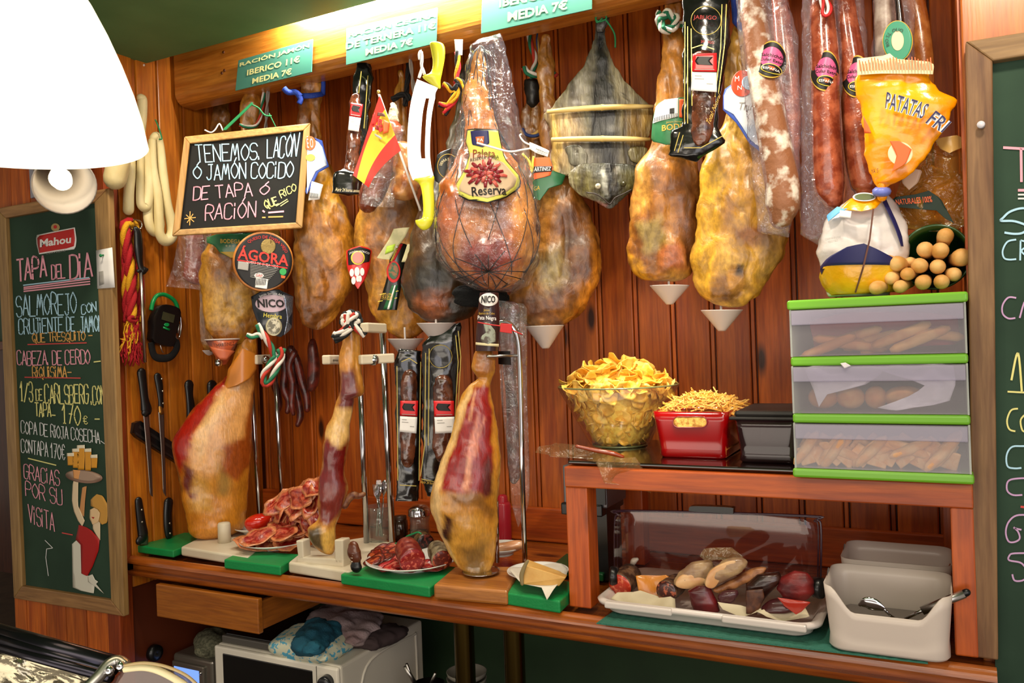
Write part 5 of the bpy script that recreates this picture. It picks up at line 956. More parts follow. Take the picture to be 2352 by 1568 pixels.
# ================================================================== spread dried fish
FISH = flesh('dried fish', .36, 34, .6, 1.6, .25, (1, 1, .22)); S = face(1378, 250, -.27, .03, 130); t = T('dried_fish', 'split dried conger fish spread flat with cane splints, head down', 'fish', S(1380, 40))
FD, FL_, FM = '#1c1a18', '#8a7a52', '#5a5244'
def fishpiece(name, poly, th, tones, paint, seed, off=0, nr=90, ns=90, amp=.006, **k): return obj(name, blob(poly, lambda x, y, o=0: S(x, y, o + off), th, 110, nr, ns, amp, 30, tones, paint, seed, jit=5, **k), FISH, t)
fishpiece('body', [(1370, 40), (1386, 40), (1392, 90), (1410, 150), (1450, 200), (1490, 232), (1506, 250), (1496, 300), (1484, 320), (1480, 365), (1460, 400), (1420, 390), (1380, 395), (1330, 385), (1300, 376), (1274, 405), (1268, 350), (1262, 300), (1250, 255), (1290, 215), (1340, 150), (1365, 90)], .07, ['#3a382e', '#5c5844', '#7a7458', '#8e8664', '#a2986e'],
  [([(1362, 40), (1392, 40), (1400, 150), (1425, 250), (1415, 320), (1425, 395), (1360, 395), (1345, 320), (1352, 200), (1360, 120)], '#141312', 12), ([(1374, 60), (1384, 60), (1390, 200), (1386, 390), (1376, 390), (1372, 200)], '#050505', 5), ([(1250, 256), (1320, 250), (1336, 310), (1300, 384), (1266, 384)], '#c0a878', 14), ([(1330, 160), (1362, 130), (1350, 260), (1290, 250)], '#7c7868', 14), ([(1405, 130), (1450, 200), (1480, 244), (1425, 248)], '#8a8470', 14), ([(1440, 250), (1500, 250), (1480, 330), (1440, 330)], '#a88c4c', 12), ([(1433, 212), (1438, 212), (1444, 245), (1438, 245)], '#1a120c', 2), ([(1300, 340), (1350, 320), (1360, 390), (1310, 380)], '#787468', 8), ([(1265, 250), (1275, 250), (1290, 330), (1278, 400), (1268, 380)], '#c8aa5c', 4)], 31, smooth=False, p=.6)
fishpiece('tail', [(1350, 20), (1366, 34), (1378, 22), (1392, 34), (1410, 26), (1396, 50), (1388, 75), (1372, 75), (1366, 52)], .3, ['#1c1a18', '#3a342c', '#4a443a'], (), 32, .005, 24, 20, smooth=False)
fishpiece('head', [(1332, 380), (1370, 378), (1400, 382), (1440, 378), (1464, 388), (1472, 408), (1456, 436), (1432, 456), (1402, 481), (1372, 466), (1335, 450), (1312, 428), (1305, 404), (1318, 388)], .22, ['#2a2c26', '#4a4c40', '#787460', '#8a8468'],
  [([(1378, 392), (1390, 390), (1398, 430), (1396, 455), (1388, 440)], '#b4b8b0', 3), ([(1410, 392), (1422, 388), (1410, 430), (1403, 450)], '#a4a8a0', 3), ([(1312, 400), (1350, 395), (1375, 420), (1380, 450), (1330, 450)], '#6a6434', 10), ([(1420, 400), (1455, 395), (1462, 430), (1430, 450)], '#5c5a34', 8), ([(1390, 380), (1412, 380), (1406, 430), (1404, 477), (1396, 477), (1394, 430)], '#060708', 5), ([(1345, 458), (1400, 472), (1398, 480), (1350, 468)], '#8a5a54', 4)], 33, .012)  # the two pale grey streaks are metallic highlights painted into the tone
fishpiece('fin', [(1448, 340), (1486, 338), (1482, 370), (1462, 374), (1446, 362)], .1, ['#4a4a34', '#7a7448', '#8a8450'], (), 34, .012, 24, 20)
fishpiece('fin', [(1300, 340), (1330, 335), (1350, 360), (1340, 382), (1310, 376)], .1, ['#3a3a34', '#6a6858', '#8a8878'], (), 35, .012, 24, 20)
Sh = lambda x, y, o=0: S(x, y, o + .040)
for a, b, ec in ((1374, 434, '#b4ac94'), (1431, 428, '#3c3820')):
    obj('eye', lathe([(.001, .004), (.005, .002), (.0075, 0), (.005, -.003), (.001, -.004)], Sh(a, b), 16, axis=(.3, -1, 0)), mk('fish eye ' + ec, ec, .3), t)
obj('mouth', tube([Sh(a, b, .0) for a, b in cat([(1348, 448), (1370, 452), (1388, 464), (1401, 474), (1412, 460), (1432, 450), (1450, 440)], 4)], .0016, 6), mk('fish lip', '#2a1c18', .4), t)
CANE = mk('split cane', '#c8a85c', .4, noise_=(20, '#d8bc78', .4, .6), stretch=(.3, 1, 3))
for p0, p1, n_ in (((1258, 258), (1500, 246), 0), ((1268, 323), (1492, 322), 1)):
    q = [S(p0[0] + (p1[0] - p0[0]) * u, p0[1] + (p1[1] - p0[1]) * u + 3 * math.sin(u * 3.1), .032) for u in (0, .2, .4, .5, .51, .52, .54, .7, .85, 1)]
    obj('cane_splint', tube(q, [.0055, .0065, .007, .0072, .0082, .0082, .0072, .0068, .006, .0045], 10), CANE, t)
GT = mk('green tie', '#147a44', .5); Sg = lambda x, y, o=0: S(x, y, o + .03)
for pts in ([(1368, 52), (1376, 44), (1390, 46), (1392, 54), (1376, 60), (1368, 54)], [(1378, 44), (1382, 30), (1386, 20)], [(1386, 46), (1400, 34), (1415, 26)], [(1390, 54), (1402, 70), (1412, 90), (1413, 118)], [(1368, 50), (1372, 62), (1384, 52)]): obj('green_tie', tube([Sg(a, b) for a, b in cat(pts, 5)], .0022, 8), GT, t)

# ================================================================== salamis in clear sleeves
SAL = mk('white mould salami', '#8a5838', .5, noise_=(26, '#d8ccbc', .5, .62), bump=(60, .8)); SAB = mk('red brown salami', '#7c3420', .2, coat=.7, noise_=(40, '#a8583a', .42, .62), bump=(60, .8))
SLV = film('salami sleeve', refl=.9, haze=.07, hazecol='#c8c0d0', wrinkle=.7, scale=40)
def salami(lab, sp, sleeve, S, mat, lb=None, group='long salamis in clear sleeves'):
    t = T('long_salami', lab, 'salami', S(*sp[0][:2]), group); obj('casing', limb(sp, S, 28), mat, t)
    if sleeve: obj('sleeve', blob(sleeve, S, .42, 60, 50, 36, .004, 20, smooth=False), SLV, t)
    if lb:
        cx, cy, w, h, rot = lb; off = scale_at(S, cx, cy) * w; Sl = lambda x, y, o=0: S(x, y, o + off * (1 - .75 * (abs((x - cx + (y - cy) * .25) / w)) ** 2) + .003)
        obj('label', sheet(ell(cx, cy, w, h, 40, rot), Sl, .0006, 16, 18, .0), INK['gold'], t); obj('label_field', sheet(ell(cx, cy, w * .98, h * .92, 40, rot), Sl, .0004, 16, 18, .0012), INK['black'], t)
        obj('pink_disc', sheet(ell(cx + 2, cy - 4, w * .74, h * .56, 32, rot), Sl, .0004, 10, 10, .0022), mk('label pink', '#c85888', .35), t)
        c_, s_ = math.cos(rot), math.sin(rot); R = lambda x, y: (cx + x * c_ - y * s_, cy + x * s_ + y * c_)
        txt('Salchichón', [R(-w * .62, -h * .32), R(w * .85, -h * .28), R(w * .85, -h * .1), R(-w * .62, -h * .13)], Sl, INK['black'], t, .0036, .01); txt('Cular Extra', [R(-w * .66, -h * .06), R(w * .85, 0), R(w * .85, h * .15), R(-w * .66, h * .1)], Sl, INK['black'], t, .0036, .01)
        obj('oval_rim', sheet(ell(*R(w * .15, h * .5), w * .68, h * .26, 24, rot), Sl, .0004, 8, 8, .0030), INK['yellow'], t); obj('oval_field', sheet(ell(*R(w * .15, h * .5), w * .62, h * .22, 24, rot), Sl, .0004, 8, 8, .0038), INK['black'], t)
        obj('map_print', sheet([R(w * -.06, h * .38), R(w * .35, h * .4), R(w * .3, h * .6), R(w * .05, h * .6)], Sl, .0004, 5, 5, .0046), INK['orange'], t); txt('ESPAÑA', [R(-w * .38, h * .43), R(w * .68, h * .45), R(w * .68, h * .6), R(-w * .38, h * .58)], Sl, INK['white'], t, .0056, .01)
    return t
S = face(1765, 250, -.43); salami('white-dusted long salami with a black and pink label, in the widest clear sleeve', [(1726, -20, 26), (1732, 30, 30), (1744, 120, 33), (1762, 230, 36), (1782, 340, 38), (1796, 420, 40), (1798, 470, 40), (1794, 500, 28)], [(1688, -20), (1800, -20), (1836, 90), (1838, 300), (1838, 430), (1812, 545), (1742, 535), (1730, 420), (1706, 200)], S, SAL, (1770, 148, 37, 42, .15))
S = face(1815, 250, -.36); salami('dark mottled long salami half hidden behind the white-dusted one', [(1790, -20, 20), (1800, 80, 22), (1812, 200, 24), (1818, 300, 24), (1812, 400, 22)], None, S, SAB)
S = face(1900, 250, -.40); salami('red-brown long salami with a full black and pink label and candy-striped string', [(1888, -20, 26), (1890, 60, 31), (1895, 150, 34), (1896, 260, 34), (1900, 360, 36), (1904, 430, 36), (1912, 460, 26)], [(1842, -20), (1930, -20), (1934, 200), (1936, 400), (1930, 520), (1900, 575), (1838, 540), (1838, 300)], S, SAB, (1895, 172, 33, 46, .05))
t = T('candy_cord', 'red and white twisted string loop over the red-brown salami', 'cord', S(1900, 0)); rope([S(a, b, .05) for a, b in cat([(1868, -10), (1876, 20), (1884, 5), (1890, 30), (1892, 52), (1902, 52), (1906, 36), (1896, 14), (1888, -8)], 5)], .006, [INK['red'], INK['white']], t)
S = face(1960, 250, -.36); salami('long salami beside the yellow bag, its label half covered', [(1935, -20, 26), (1945, 60, 29), (1958, 150, 31), (1966, 260, 33), (1975, 350, 36), (1990, 420, 38), (1992, 440, 30)], [(1924, -20), (1984, -20), (1998, 150), (2020, 300), (2030, 440), (2000, 480), (1942, 470), (1934, 250)], S, SAB, (1966, 184, 32, 48, .05))
S = face(2050, 80, -.40); t = T('long_salami', 'grey salami pair in a clear sleeve with a round green label, above the yellow bag', 'salami', S(2040, -20), 'long salamis in clear sleeves'); obj('casing', limb([(2030, -20, 22), (2032, 60, 24), (2036, 150, 24), (2040, 220, 20)], S, 24), mk('grey salami', '#8a7468', .4, noise_=(30, '#b8a89c', .45, .62)), t)
obj('sleeve', blob([(2006, -20), (2100, -20), (2103, 160), (2060, 175), (2003, 150)], S, .4, 60, 40, 30, .004, 20, smooth=False), SLV, t)
Sq = lambda x, y, o=0: S(x, y, o + .05); ring_(2062, 112, 34, 46, Sq, .0006, 0, INK['gold'], t, 'label'); ring_(2062, 112, 32, 44, Sq, .0006, .001, mk('label teal', '#2a8a6a', .35), t, 'label_field'); ring_(2062, 112, 14, 22, Sq, .0006, .002, INK['cream'], t, 'label_centre'); arct('RIO S.L. OLIO', 2062, 112, 28, 150, 300, 8, Sq, INK['black'], t, .004)
S = face(2080, 60, -.44); sausage('thin_salami', 'thin black salami hanging between two thick ones above the yellow bag', [(2060, -20, 8), (2066, 30, 9), (2070, 80, 11), (2072, 130, 11), (2068, 200, 9)], S, mk('black salami', '#1c0c0a', .2, coat=.7), 'salami')
S = face(2100, 80, -.34); sausage('long_salami', 'orange-brown long salami at the end of the row, by the right-hand board', [(2092, -20, 24), (2106, 40, 26), (2116, 110, 26), (2122, 180, 24), (2120, 260, 22)], S, mk('orange salami', '#8a4a1c', .3, coat=.5, noise_=(30, '#a86a34', .4, .6), bump=(50, .6)), 'salami', 'long salamis in clear sleeves')
# ================================================================== things on the worktop
GBD = mk('green board plastic', '#0a7a3c', .42, noise_=(5, '#0c8844', .4, .6), bump=(160, .15)); CHINA = mk('white china', '#d8d4cc', .18, coat=.4)
def slab(name, label, cat_, up, thick, mat, group=None, z0=ZT, bev=.004):
    P_ = [PZ(a, b, z0 + thick) for a, b in up]; g = hexa(P_ + [V((q.x, q.y, z0)) for q in P_]); o = obj(name, g, mat, None, False, bev, seg=3); return tag(o, label, cat_, group)
gb = 'green cutting boards along the worktop'
slab('cutting_board', 'green plastic cutting board in the corner by the side wall', 'cutting board', [(312, 1252), (424, 1222), (500, 1225), (398, 1264)], .022, GBD, gb)
slab('cutting_board', 'green plastic cutting board under the plate of sliced ham', 'cutting board', [(514, 1284), (560, 1262), (690, 1272), (644, 1300)], .026, GBD, gb)
slab('cutting_board', 'green plastic cutting board under the plate of sliced chorizo', 'cutting board', [(782, 1318), (850, 1280), (1060, 1302), (987, 1348)], .026, GBD, gb)
slab('cutting_board', 'green plastic cutting board under the cheese plate', 'cutting board', [(1145, 1358), (1200, 1316), (1330, 1338), (1286, 1380)], .028, GBD, gb)
slab('cutting_board', 'dark green cutting board lying behind the front leg of the shelf', 'cutting board', [(1262, 1300), (1300, 1270), (1425, 1276), (1385, 1318)], .02, mk('dark board green', '#0a4a24', .4), gb)
def plate(label, cx, cy, wpx, z, group='white plates on the worktop', tilt=None):
    c = PZ(cx, cy, z); r = wpx / 2 * (CAM - c).length / F * .94; t = T('plate', label, 'plate', c, group)
    obj('dish', lathe([(0, .002), (r * .5, .002), (r * .55, .004), (r * .78, .012), (r, .021), (r * 1.0, .0235), (r * .97, .0225), (r * .76, .015), (r * .55, .008), (0, .007)], c, 56), CHINA, t); obj('foot_ring', lathe([(r * .52, 0), (r * .56, 0), (r * .55, .005), (r * .51, .005)], c, 40), CHINA, t)
    return t, c, r
HSL = flesh('sliced ham', .22, 70, .3, .5, .6)
def slice_(label, p, R_, nrm, cols, group, name='ham_slice', cat_='ham slice', wav=.006, th=.0016, stre=1.6, rot=0):
    g = G(); nr_, ns = 7, 22; n = V(nrm).normalized(); a = n.orthogonal().normalized(); b = n.cross(a); cr, sr = math.cos(rot), math.sin(rot); a, b = a * cr + b * sr, b * cr - a * sr; vs = []; cs = []; sd = V((p[0] * 90, p[1] * 90, p[2] * 90 + rot))
    for side in (0, 1):
        for i in range(nr_ + 1):
            for k in range(ns):
                q = 2 * math.pi * k / ns; r = R_ * i / nr_ * (1 + .22 * noise.noise(V((math.cos(q), math.sin(q), 0)) * 1.3 + sd)); x, y = r * math.cos(q) * stre, r * math.sin(q) * (1 + .15 * math.cos(q))
                w = wav * noise.noise(V((x * 34, y * 34, 0)) + sd) * 1.5
                vs.append(V(p) + a * x + b * y + n * (w + th * side)); f = noise.noise(V((x * 60, y * 130, 0)) + sd) * .5 + .5; cc = L(cols[0]) if f < .52 else L(cols[1])
                if i >= nr_ - 1 and len(cols) > 2: cc = L(cols[2])
                cs.append(cc)
    K = (nr_ + 1) * ns; fs = []
    for i in range(nr_):
        for k in range(ns): A, B = i * ns + k, i * ns + (k + 1) % ns; fs += [(A, B, B + ns, A + ns), (A + K, A + ns + K, B + ns + K, B + K)]
    for k in range(ns): A, B = nr_ * ns + k, nr_ * ns + (k + 1) % ns; fs.append((A, B, B + K, A + K))
    g.add(vs, fs); g.c = cs; o = obj(name, g, HSL, None); return tag(o, label, cat_, group)
# plate of sliced ham
tp, c, r = plate('white plate heaped with sliced ham on a green board', 638, 1254, 168, ZT + .026)
HC = ['#8a140c', '#b45038', '#c87c50']; rr = random.Random(5)
def up(c, dx, dy, dz): return (c.x + dx, c.y + dy, c.z + dz)
for i in range(15):
    q = rr.random() * 6.28; rad = r * (.2 + .45 * rr.random()); slice_('thin slice of red marbled ham lying on the plate by the middle stand', up(c, rad * math.cos(q), rad * math.sin(q) - .01, .018 + .0028 * i), .036 + .008 * rr.random(), (rr.uniform(-.3, .3), rr.uniform(-.5, -.1), 1), HC, 'ham slices lying flat on the plate', rot=rr.random() * 6.28)
hp = [(620, 1215), (655, 1205), (690, 1200), (640, 1190), (672, 1182), (708, 1178), (650, 1168), (684, 1158), (716, 1152), (665, 1145), (700, 1130), (722, 1120), (640, 1155), (712, 1205), (690, 1142), (730, 1180)]
for i, (a, b) in enumerate(hp):
    p = PY(a, b, c.y + .03 - .0016 * i); slice_('folded slice of red marbled ham stacked upright at the back of the plate', tuple(p), .032, (rr.uniform(-.4, .3), -1, rr.uniform(.2, .8)), HC, 'ham slices piled up at the back of the plate', rot=rr.random() * 6.28, wav=.012)
tag(obj('tomato_half', blob([(565, 1192), (590, 1180), (622, 1182), (618, 1205), (600, 1220), (575, 1222), (562, 1208)], face(592, 1200, c.y + .02), .8, nr=24, ns=24), mk('tomato', '#c0200c', .2, coat=.5)), 'bright red tomato piece behind the sliced ham plate', 'tomato')
t2, c2, r2 = plate('white plate mostly hidden behind the heap of sliced ham', 592, 1222, 110, ZT + .03)
# chorizo plate
tp, c, r = plate('large white plate with sliced sausage and sausage ends on a green board', 948, 1300, 218, ZT + .026)
def at_pl(a, b, dz): p = PZ(a, b, c.z + .006); return (p.x, p.y, p.z + dz)
CHO = ['#7a1c0c', '#b0522c', '#5a1808']
for i, (a, b, k) in enumerate(((866, 1300, 22), (862, 1290, 26), (872, 1286, 28), (884, 1296, 24), (880, 1280, 36), (900, 1278, 40), (912, 1284, 34), (856, 1304, 18))):
    slice_('round orange-red chorizo slice at the near side of the sausage plate', at_pl(a, b, .008 + .0012 * k / 3), .021, (rr.uniform(-.2, .4), rr.uniform(-.6, -.2), 1), CHO, 'chorizo slices on the plate', 'chorizo_slice', 'sausage slice', .002, .003, 1.1)
for i in range(10):
    a = 890 + i * 12; b = 1312 + rr.uniform(-8, 4) - abs(i - 5) * 1.2; slice_('thin red salami slice fanned along the front of the sausage plate', at_pl(a, b, .010 + .002 * (i % 4)), .022, (rr.uniform(-.3, .3), rr.uniform(-.6, -.1), 1), ['#a81c1c', '#c86a58', '#8a1414'], 'thin salami slices on the plate', 'salami_slice', 'sausage slice', .004, .0014, 1.3)
CH1 = mk('chorizo skin', '#6a1a18', .3, coat=.4, noise_=(60, '#8a3c2c', .45, .6), bump=(60, .5)); CUTR = mk('chorizo cut', '#8a1418', .3, noise_=(120, '#c8604c', .55, .62), coat=.3); DRK = mk('dark sausage skin', '#2a2014', .35, noise_=(50, '#6a5434', .45, .6), bump=(60, .5)); DCUT = mk('dark cut', '#1c0808', .35, noise_=(110, '#6a2a20', .52, .6), coat=.3)
def log(name, label, p0, p1, rad, mat, cutm, cat_='sausage', group=None, tip=True):
    """a cut sausage end from world point p0 (cut face, near) to p1"""
    p0, p1 = V(p0), V(p1); d = (p1 - p0).normalized(); n = 14; pts = [p0 + (p1 - p0) * i / n for i in range(n + 1)]; rs = [rad * (1 + .04 * math.sin(i * 1.7)) * (1 if i < n * .7 or not tip else math.sqrt(max(.04, 1 - ((i - n * .7) / (n * .3)) ** 2))) for i in range(n + 1)]
    t = T(name, label, cat_, (p0.x, p0.y, p0.z - rad), group); obj('casing', tube(pts, rs, 22), mat, t); obj('cut_face', lathe([(0, .002), (rad * .6, .0016), (rad * .97, .0004), (rad, -.001)], p0, 22, axis=-d), cutm, t); return t
zp = c.z + .01
def lg(label, a, b, a2, b2, rpx, mat, cutm, group=None, zoff=0):
    r_ = rpx * (CAM - c).length / F; p0 = PY(a, b, PZ(a, b + rpx, zp).y); p1 = V(p0) + V((PY(a2, b2, p0.y + .05) - PY(a, b, p0.y))); p1 = PY(a2, b2, p0.y + .06); return log('sausage_end', label, p0, p1, r_, mat, cutm, group=group)
lg('thick dark red salami end with a red cut face on the sausage plate', 948, 1288, 930, 1250, 27, CH1, CUTR, 'sausage ends on the plate'); lg('dark blood sausage end at the back of the sausage plate', 978, 1246, 955, 1232, 20, DRK, DCUT, 'sausage ends on the plate'); lg('pale mouldy sausage end with a dark cut face beside the deep red ham', 1016, 1286, 1000, 1255, 22, mk('pale sausage skin b', '#8a7a5c', .5, noise_=(50, '#4a3a24', .45, .6), bump=(60, .5)), mk('orange cut', '#5a1a10', .35, noise_=(110, '#a84a2c', .5, .6)), 'sausage ends on the plate')
tag(obj('green_string', tube([PY(a, b, c.y + .01) for a, b in cat([(908, 1248), (920, 1244), (934, 1232), (948, 1226), (960, 1222), (968, 1226)], 5)], .0022, 8), GT), 'frayed green string on the sausage end at the back of the plate', 'string')
# small wooden handled knife leaning on the middle stand
S = flat(Y2 - .06); t = T('ham_knife', 'small knife with brown and black handle resting on the middle stand', 'knife', S(815, 1300)); obj('handle', limb([(812, 1256, 11), (813, 1268, 14), (817, 1280, 12)], S, 16, .7), mk('brown handle', '#5a2c18', .3, coat=.4), t); obj('handle_end', limb([(817, 1278, 10), (818, 1290, 9), (818, 1300, 12)], S, 16, .7), BKP, t)
for b in (1272, 1278, 1286): obj('rivet', tube([S(811, b, .012), S(817, b + 1, .012)], .001, 6), RIV, t)
# ham fat plate and cheese plate
tp, c, r = plate('white plate with pale ham fat behind the deep red carved ham', 1150, 1272, 112, ZT + .035)
tag(obj('ham_fat', blob([(1130, 1252), (1160, 1246), (1188, 1240), (1210, 1246), (1205, 1256), (1180, 1268), (1150, 1274), (1128, 1270)], face(1170, 1256, c.y - .02), .4, nr=24, ns=20, amp=.003), mk('ham fat', '#d8ae88', .3, coat=.4, noise_=(12, '#c88a5c', .4, .6))), 'slab of pale pink ham fat on the plate behind the deep red ham', 'ham fat')
tp, c, r = plate('white plate with a cheese wedge and crumpled paper on a green board', 1236, 1330, 145, ZT + .028)
paper = mk('wax paper', '#d0c8b8', .5, bump=(30, .8))
tag(obj('crumpled_paper', sheet([(1166, 1318), (1200, 1305), (1290, 1305), (1306, 1318), (1300, 1336), (1275, 1352), (1256, 1366), (1242, 1346), (1200, 1344)], top(c.z + .02), .001, 14, 10, wob=.02), paper), 'crumpled white paper under the cheese wedge', 'paper')
g = G(); Z0 = c.z + .022
P_ = [PZ(1196, 1342, Z0), PZ(1284, 1346, Z0), PZ(1302, 1322, Z0), PZ(1215, 1322, Z0)]; hh = .05
ptop = [PY(1202, 1296, P_[0].y + .01), PY(1212, 1284, P_[3].y)]
g.add([P_[0], P_[1], P_[2], P_[3], ptop[0], PY(1300, 1326, P_[1].y), PY(1304, 1318, P_[2].y), ptop[1], PY(1217, 1286, P_[3].y)], [(0, 1, 5, 4), (1, 2, 6, 5), (2, 3, 7, 6), (3, 0, 4, 7), (4, 5, 6, 7), (0, 3, 2, 1)])
t = T('cheese_wedge', 'cut wedge of aged cheese with pale rind on the small plate', 'cheese', P_[0]); obj('cheese', g, mk('cheese paste', '#c8964c', .45, noise_=(20, '#d0a45c', .4, .6), bump=(80, .2)), t, False, .002); obj('rind', limb([(1199, 1340, 4), (1198, 1320, 5), (1206, 1298, 4), (1212, 1288, 3)], flat(P_[0].y), 10, .5), mk('grey rind', '#8a7850', .5), t)
# glass with cutlery
GLS = film('clear glass', refl=1.0, haze=.03, wrinkle=0, scale=5, rough=.02, tint='#f0f4f0')
c = PZ(873, 1240, ZT + .03); r = 26 * (CAM - c).length / F; hgt = 76 * (CAM - c).length / F; t = T('cutlery_glass', 'clear glass tumbler holding forks and spoons', 'glass', c)
obj('glass', lathe([(0, .004), (r * .9, .004), (r * .94, .012), (r * 1.08, hgt), (r * 1.12, hgt), (r * .98, 0), (0, 0)], c, 36), GLS, t)
ct = 'cutlery in the glass'
for i, (dx, lean, kind) in enumerate(((-.012, -.28, 'fork'), (-.004, -.1, 'fork'), (.004, .05, 'fork'), (.009, .12, 'spoon'), (.013, .25, 'fork'), (0, .2, 'spoon'))):
    b0 = c + V((-dx, .004 * (i % 3 - 1), .012)); ln = .155 + .006 * (i % 3); d = V((lean * .5, .04 * (i % 2), 1)).normalized(); tp_ = b0 + d * ln; u = T(kind, ('fork leaning farthest toward the first ham in the cutlery glass', 'fork standing nearly upright in the cutlery glass', 'middle fork of the cutlery glass', 'spoon leaning slightly in the cutlery glass', 'fork leaning toward the glass shaker in the cutlery glass', 'spoon behind the forks in the cutlery glass')[i], 'cutlery', b0, ct)
    obj('handle', tube([b0, b0 + d * ln * .4, b0 + d * ln * .72], [.004, .0025, .002], 8, V((0, 1, 0)), .4), CHR, u)
    if kind == 'fork':
        for k in (-1.5, -.5, .5, 1.5): obj('tine', tube([b0 + d * ln * .72, b0 + d * ln * .8 + V((k * .0042, 0, 0)), tp_ + V((k * .0046, 0, 0))], .0011, 6), CHR, u)
    else: obj('bowl', tube([b0 + d * ln * .72, b0 + d * ln * .78, b0 + d * ln * .86, b0 + d * ln * .95, tp_], [.002, .008, .0135, .011, .002], 14, V((0, 1, 0)), .3), CHR, u)
# pepper shaker, small dark jar, red bottle
c = PZ(966, 1262, ZT); s = (CAM - c).length / F; t = T('pepper_shaker', 'glass shaker with a domed chrome lid between the ham stands', 'shaker', c)
obj('glass', lathe([(0, 0), (24 * s, 0), (24 * s, 30 * s), (21 * s, 60 * s), (24 * s, 78 * s), (22 * s, 78 * s), (19 * s, 60 * s), (22 * s, 30 * s), (21 * s, 4 * s), (0, 4 * s)], c, 12), GLS, t); obj('contents', lathe([(0, 3 * s), (20 * s, 4 * s), (20 * s, 30 * s), (19 * s, 42 * s), (0, 43 * s)], c, 20), mk('spice', '#8a6a44', .8, noise_=(200, '#4a3020', .45, .6)), t); obj('lid', lathe([(25 * s, 77 * s), (25 * s, 90 * s), (22 * s, 94 * s), (14 * s, 100 * s), (0, 102 * s)], c, 28), CHR, t)
c = PZ(922, 1258, ZT); t = T('small_jar', 'dark brown glass jar beside the glass shaker', 'jar', c); obj('jar', lathe([(0, 0), (16 * s, 0), (17 * s, 40 * s), (16 * s, 62 * s), (13 * s, 64 * s), (0, 64 * s)], c, 28), mk('dark glass jar', '#2a140a', .1, coat=.8), t); obj('lid', lathe([(14 * s, 64 * s), (14 * s, 72 * s), (0, 73 * s)], c, 28), mk('dark lid', '#3a2010', .4), t)
c = PZ(1158, 1240, ZT); t = T('sauce_bottle', 'pinkish red plastic squeeze bottle behind the deep red ham', 'bottle', c); RB = mk('red squeeze plastic', '#b42434', .35, coat=.3); obj('bottle', lathe([(0, 0), (17 * s, 0), (18 * s, 4 * s), (18 * s, 82 * s), (15 * s, 88 * s), (0, 88 * s)], c, 32), RB, t); obj('cap', lathe([(12 * s, 88 * s), (11 * s, 100 * s), (7 * s, 104 * s), (0, 105 * s)], c, 24), RB, t)

# ================================================================== shelf table
t = T('shelf_table', 'low pine shelf table standing on the worktop and carrying the snack containers', 'shelf', V((-.35, -.3, ZT)))
ZS = 1.272; xl, xr = -.768, .042
obj('front_rail', box(xl, xr, -.54, -.50, 1.222, ZS - .004), RAILW, t, False, .003)
obj('shelf_board', box(xl, xr, -.50, -.10, 1.245, ZS - .001), RAILW, t, False, .002)
for (a, b, y0, y1) in ((-.768, -.715, -.537, -.48), (.004, .042, -.537, -.48), (-.768, -.715, -.16, -.11), (-.01, .042, -.16, -.11)): obj('leg', box(a, b, y0, y1, ZT, 1.222 if y0 < -.4 else 1.244), LEGW, t, False, .003)
# black glass tray on the shelf
o = obj('glass_tray', box(-.765, -.27, -.525, -.13, ZS, ZS + .008), mk('black glass', '#120a08', .08, coat=1), None, False, .003); tag(o, 'thin black glass tray under the crisp bowl and the red box', 'tray'); ZG = ZS + .008
# crisp bowl
c = PZ(1425, 1040, ZG); c = V((-.60, -.33, ZG)); c = PZ(1424, 1022, ZG); s = (CAM - c).length / F * .97; GLB = film('bowl glass', refl=.9, haze=.01, wrinkle=0, scale=5, rough=.02)
t = T('crisp_bowl', 'big flared clear glass bowl heaped with potato crisps', 'bowl', c)
R1, Hb = 139 * s, 138 * s
obj('glass', lathe([(0, .003), (58 * s, .003), (66 * s, 10 * s), (R1 * .985, Hb), (R1, Hb + .003), (R1 * 1.01, Hb), (70 * s, 5 * s), (60 * s, 0), (0, 0)], c, 64), GLB, t)
obj('rim', tube([c + V((R1 * math.cos(q), R1 * math.sin(q), Hb + .002)) for q in (2 * math.pi * k / 64 for k in range(64))], .0021, 8, closed=True), mk('glass rim', '#6a7048', .08, coat=1), t)
obj('foot_rim', tube([c + V((63 * s * math.cos(q), 63 * s * math.sin(q), .003)) for q in (2 * math.pi * k / 48 for k in range(48))], .0025, 8, closed=True), mk('glass rim', '#6a7048', .08, coat=1), t)
CR_ = mk('crisp', '#e8b038', .45, noise_=(40, '#f4cc68', .4, .6), bump=(90, .5)); CRD = mk('crisp dark', '#dca030', .45, noise_=(40, '#ecbc50', .4, .6), bump=(90, .5))
def crisp_mesh(seed):
    g = G(); rq = random.Random(seed); K_ = rq.choice((1, -1)) * rq.uniform(10, 24); tw = rq.uniform(-.4, .4); vs = []; nr_, ns = 4, 16
    for side in (0, 1):
        for i in range(nr_ + 1):
            for k in range(ns):
                q = 2 * math.pi * k / ns; r_ = .0205 * i / nr_ * (1 + .1 * math.sin(q * 2 + seed) + .05 * math.sin(q * 5 + seed)); x, y = r_ * math.cos(q), r_ * math.sin(q) * .86
                vs.append(V((x, y, K_ * (x * x) - 4 * y * y + .0018 * math.sin(q * 4 + seed) * i / nr_ + tw * x * y * 20 + .0011 * side)))
    Kk = (nr_ + 1) * ns; fs = []
    for i in range(nr_):
        for k in range(ns): A, B = i * ns + k, i * ns + (k + 1) % ns; fs += [(A, B, B + ns, A + ns), (A + Kk, A + ns + Kk, B + ns + Kk, B + Kk)]
    for k in range(ns): A, B = nr_ * ns + k, nr_ * ns + (k + 1) % ns; fs.append((A, B, B + Kk, A + Kk))
    return g.add(vs, fs)
protos = []
for i in range(6):
    o = obj('potato_crisp', crisp_mesh(i * 3.3 + 1), (CR_, CRD)[i % 3 == 2], None); tag(o, 'curled golden potato crisp in the big glass bowl', 'crisp', 'potato crisps in the glass bowl'); protos.append(o)
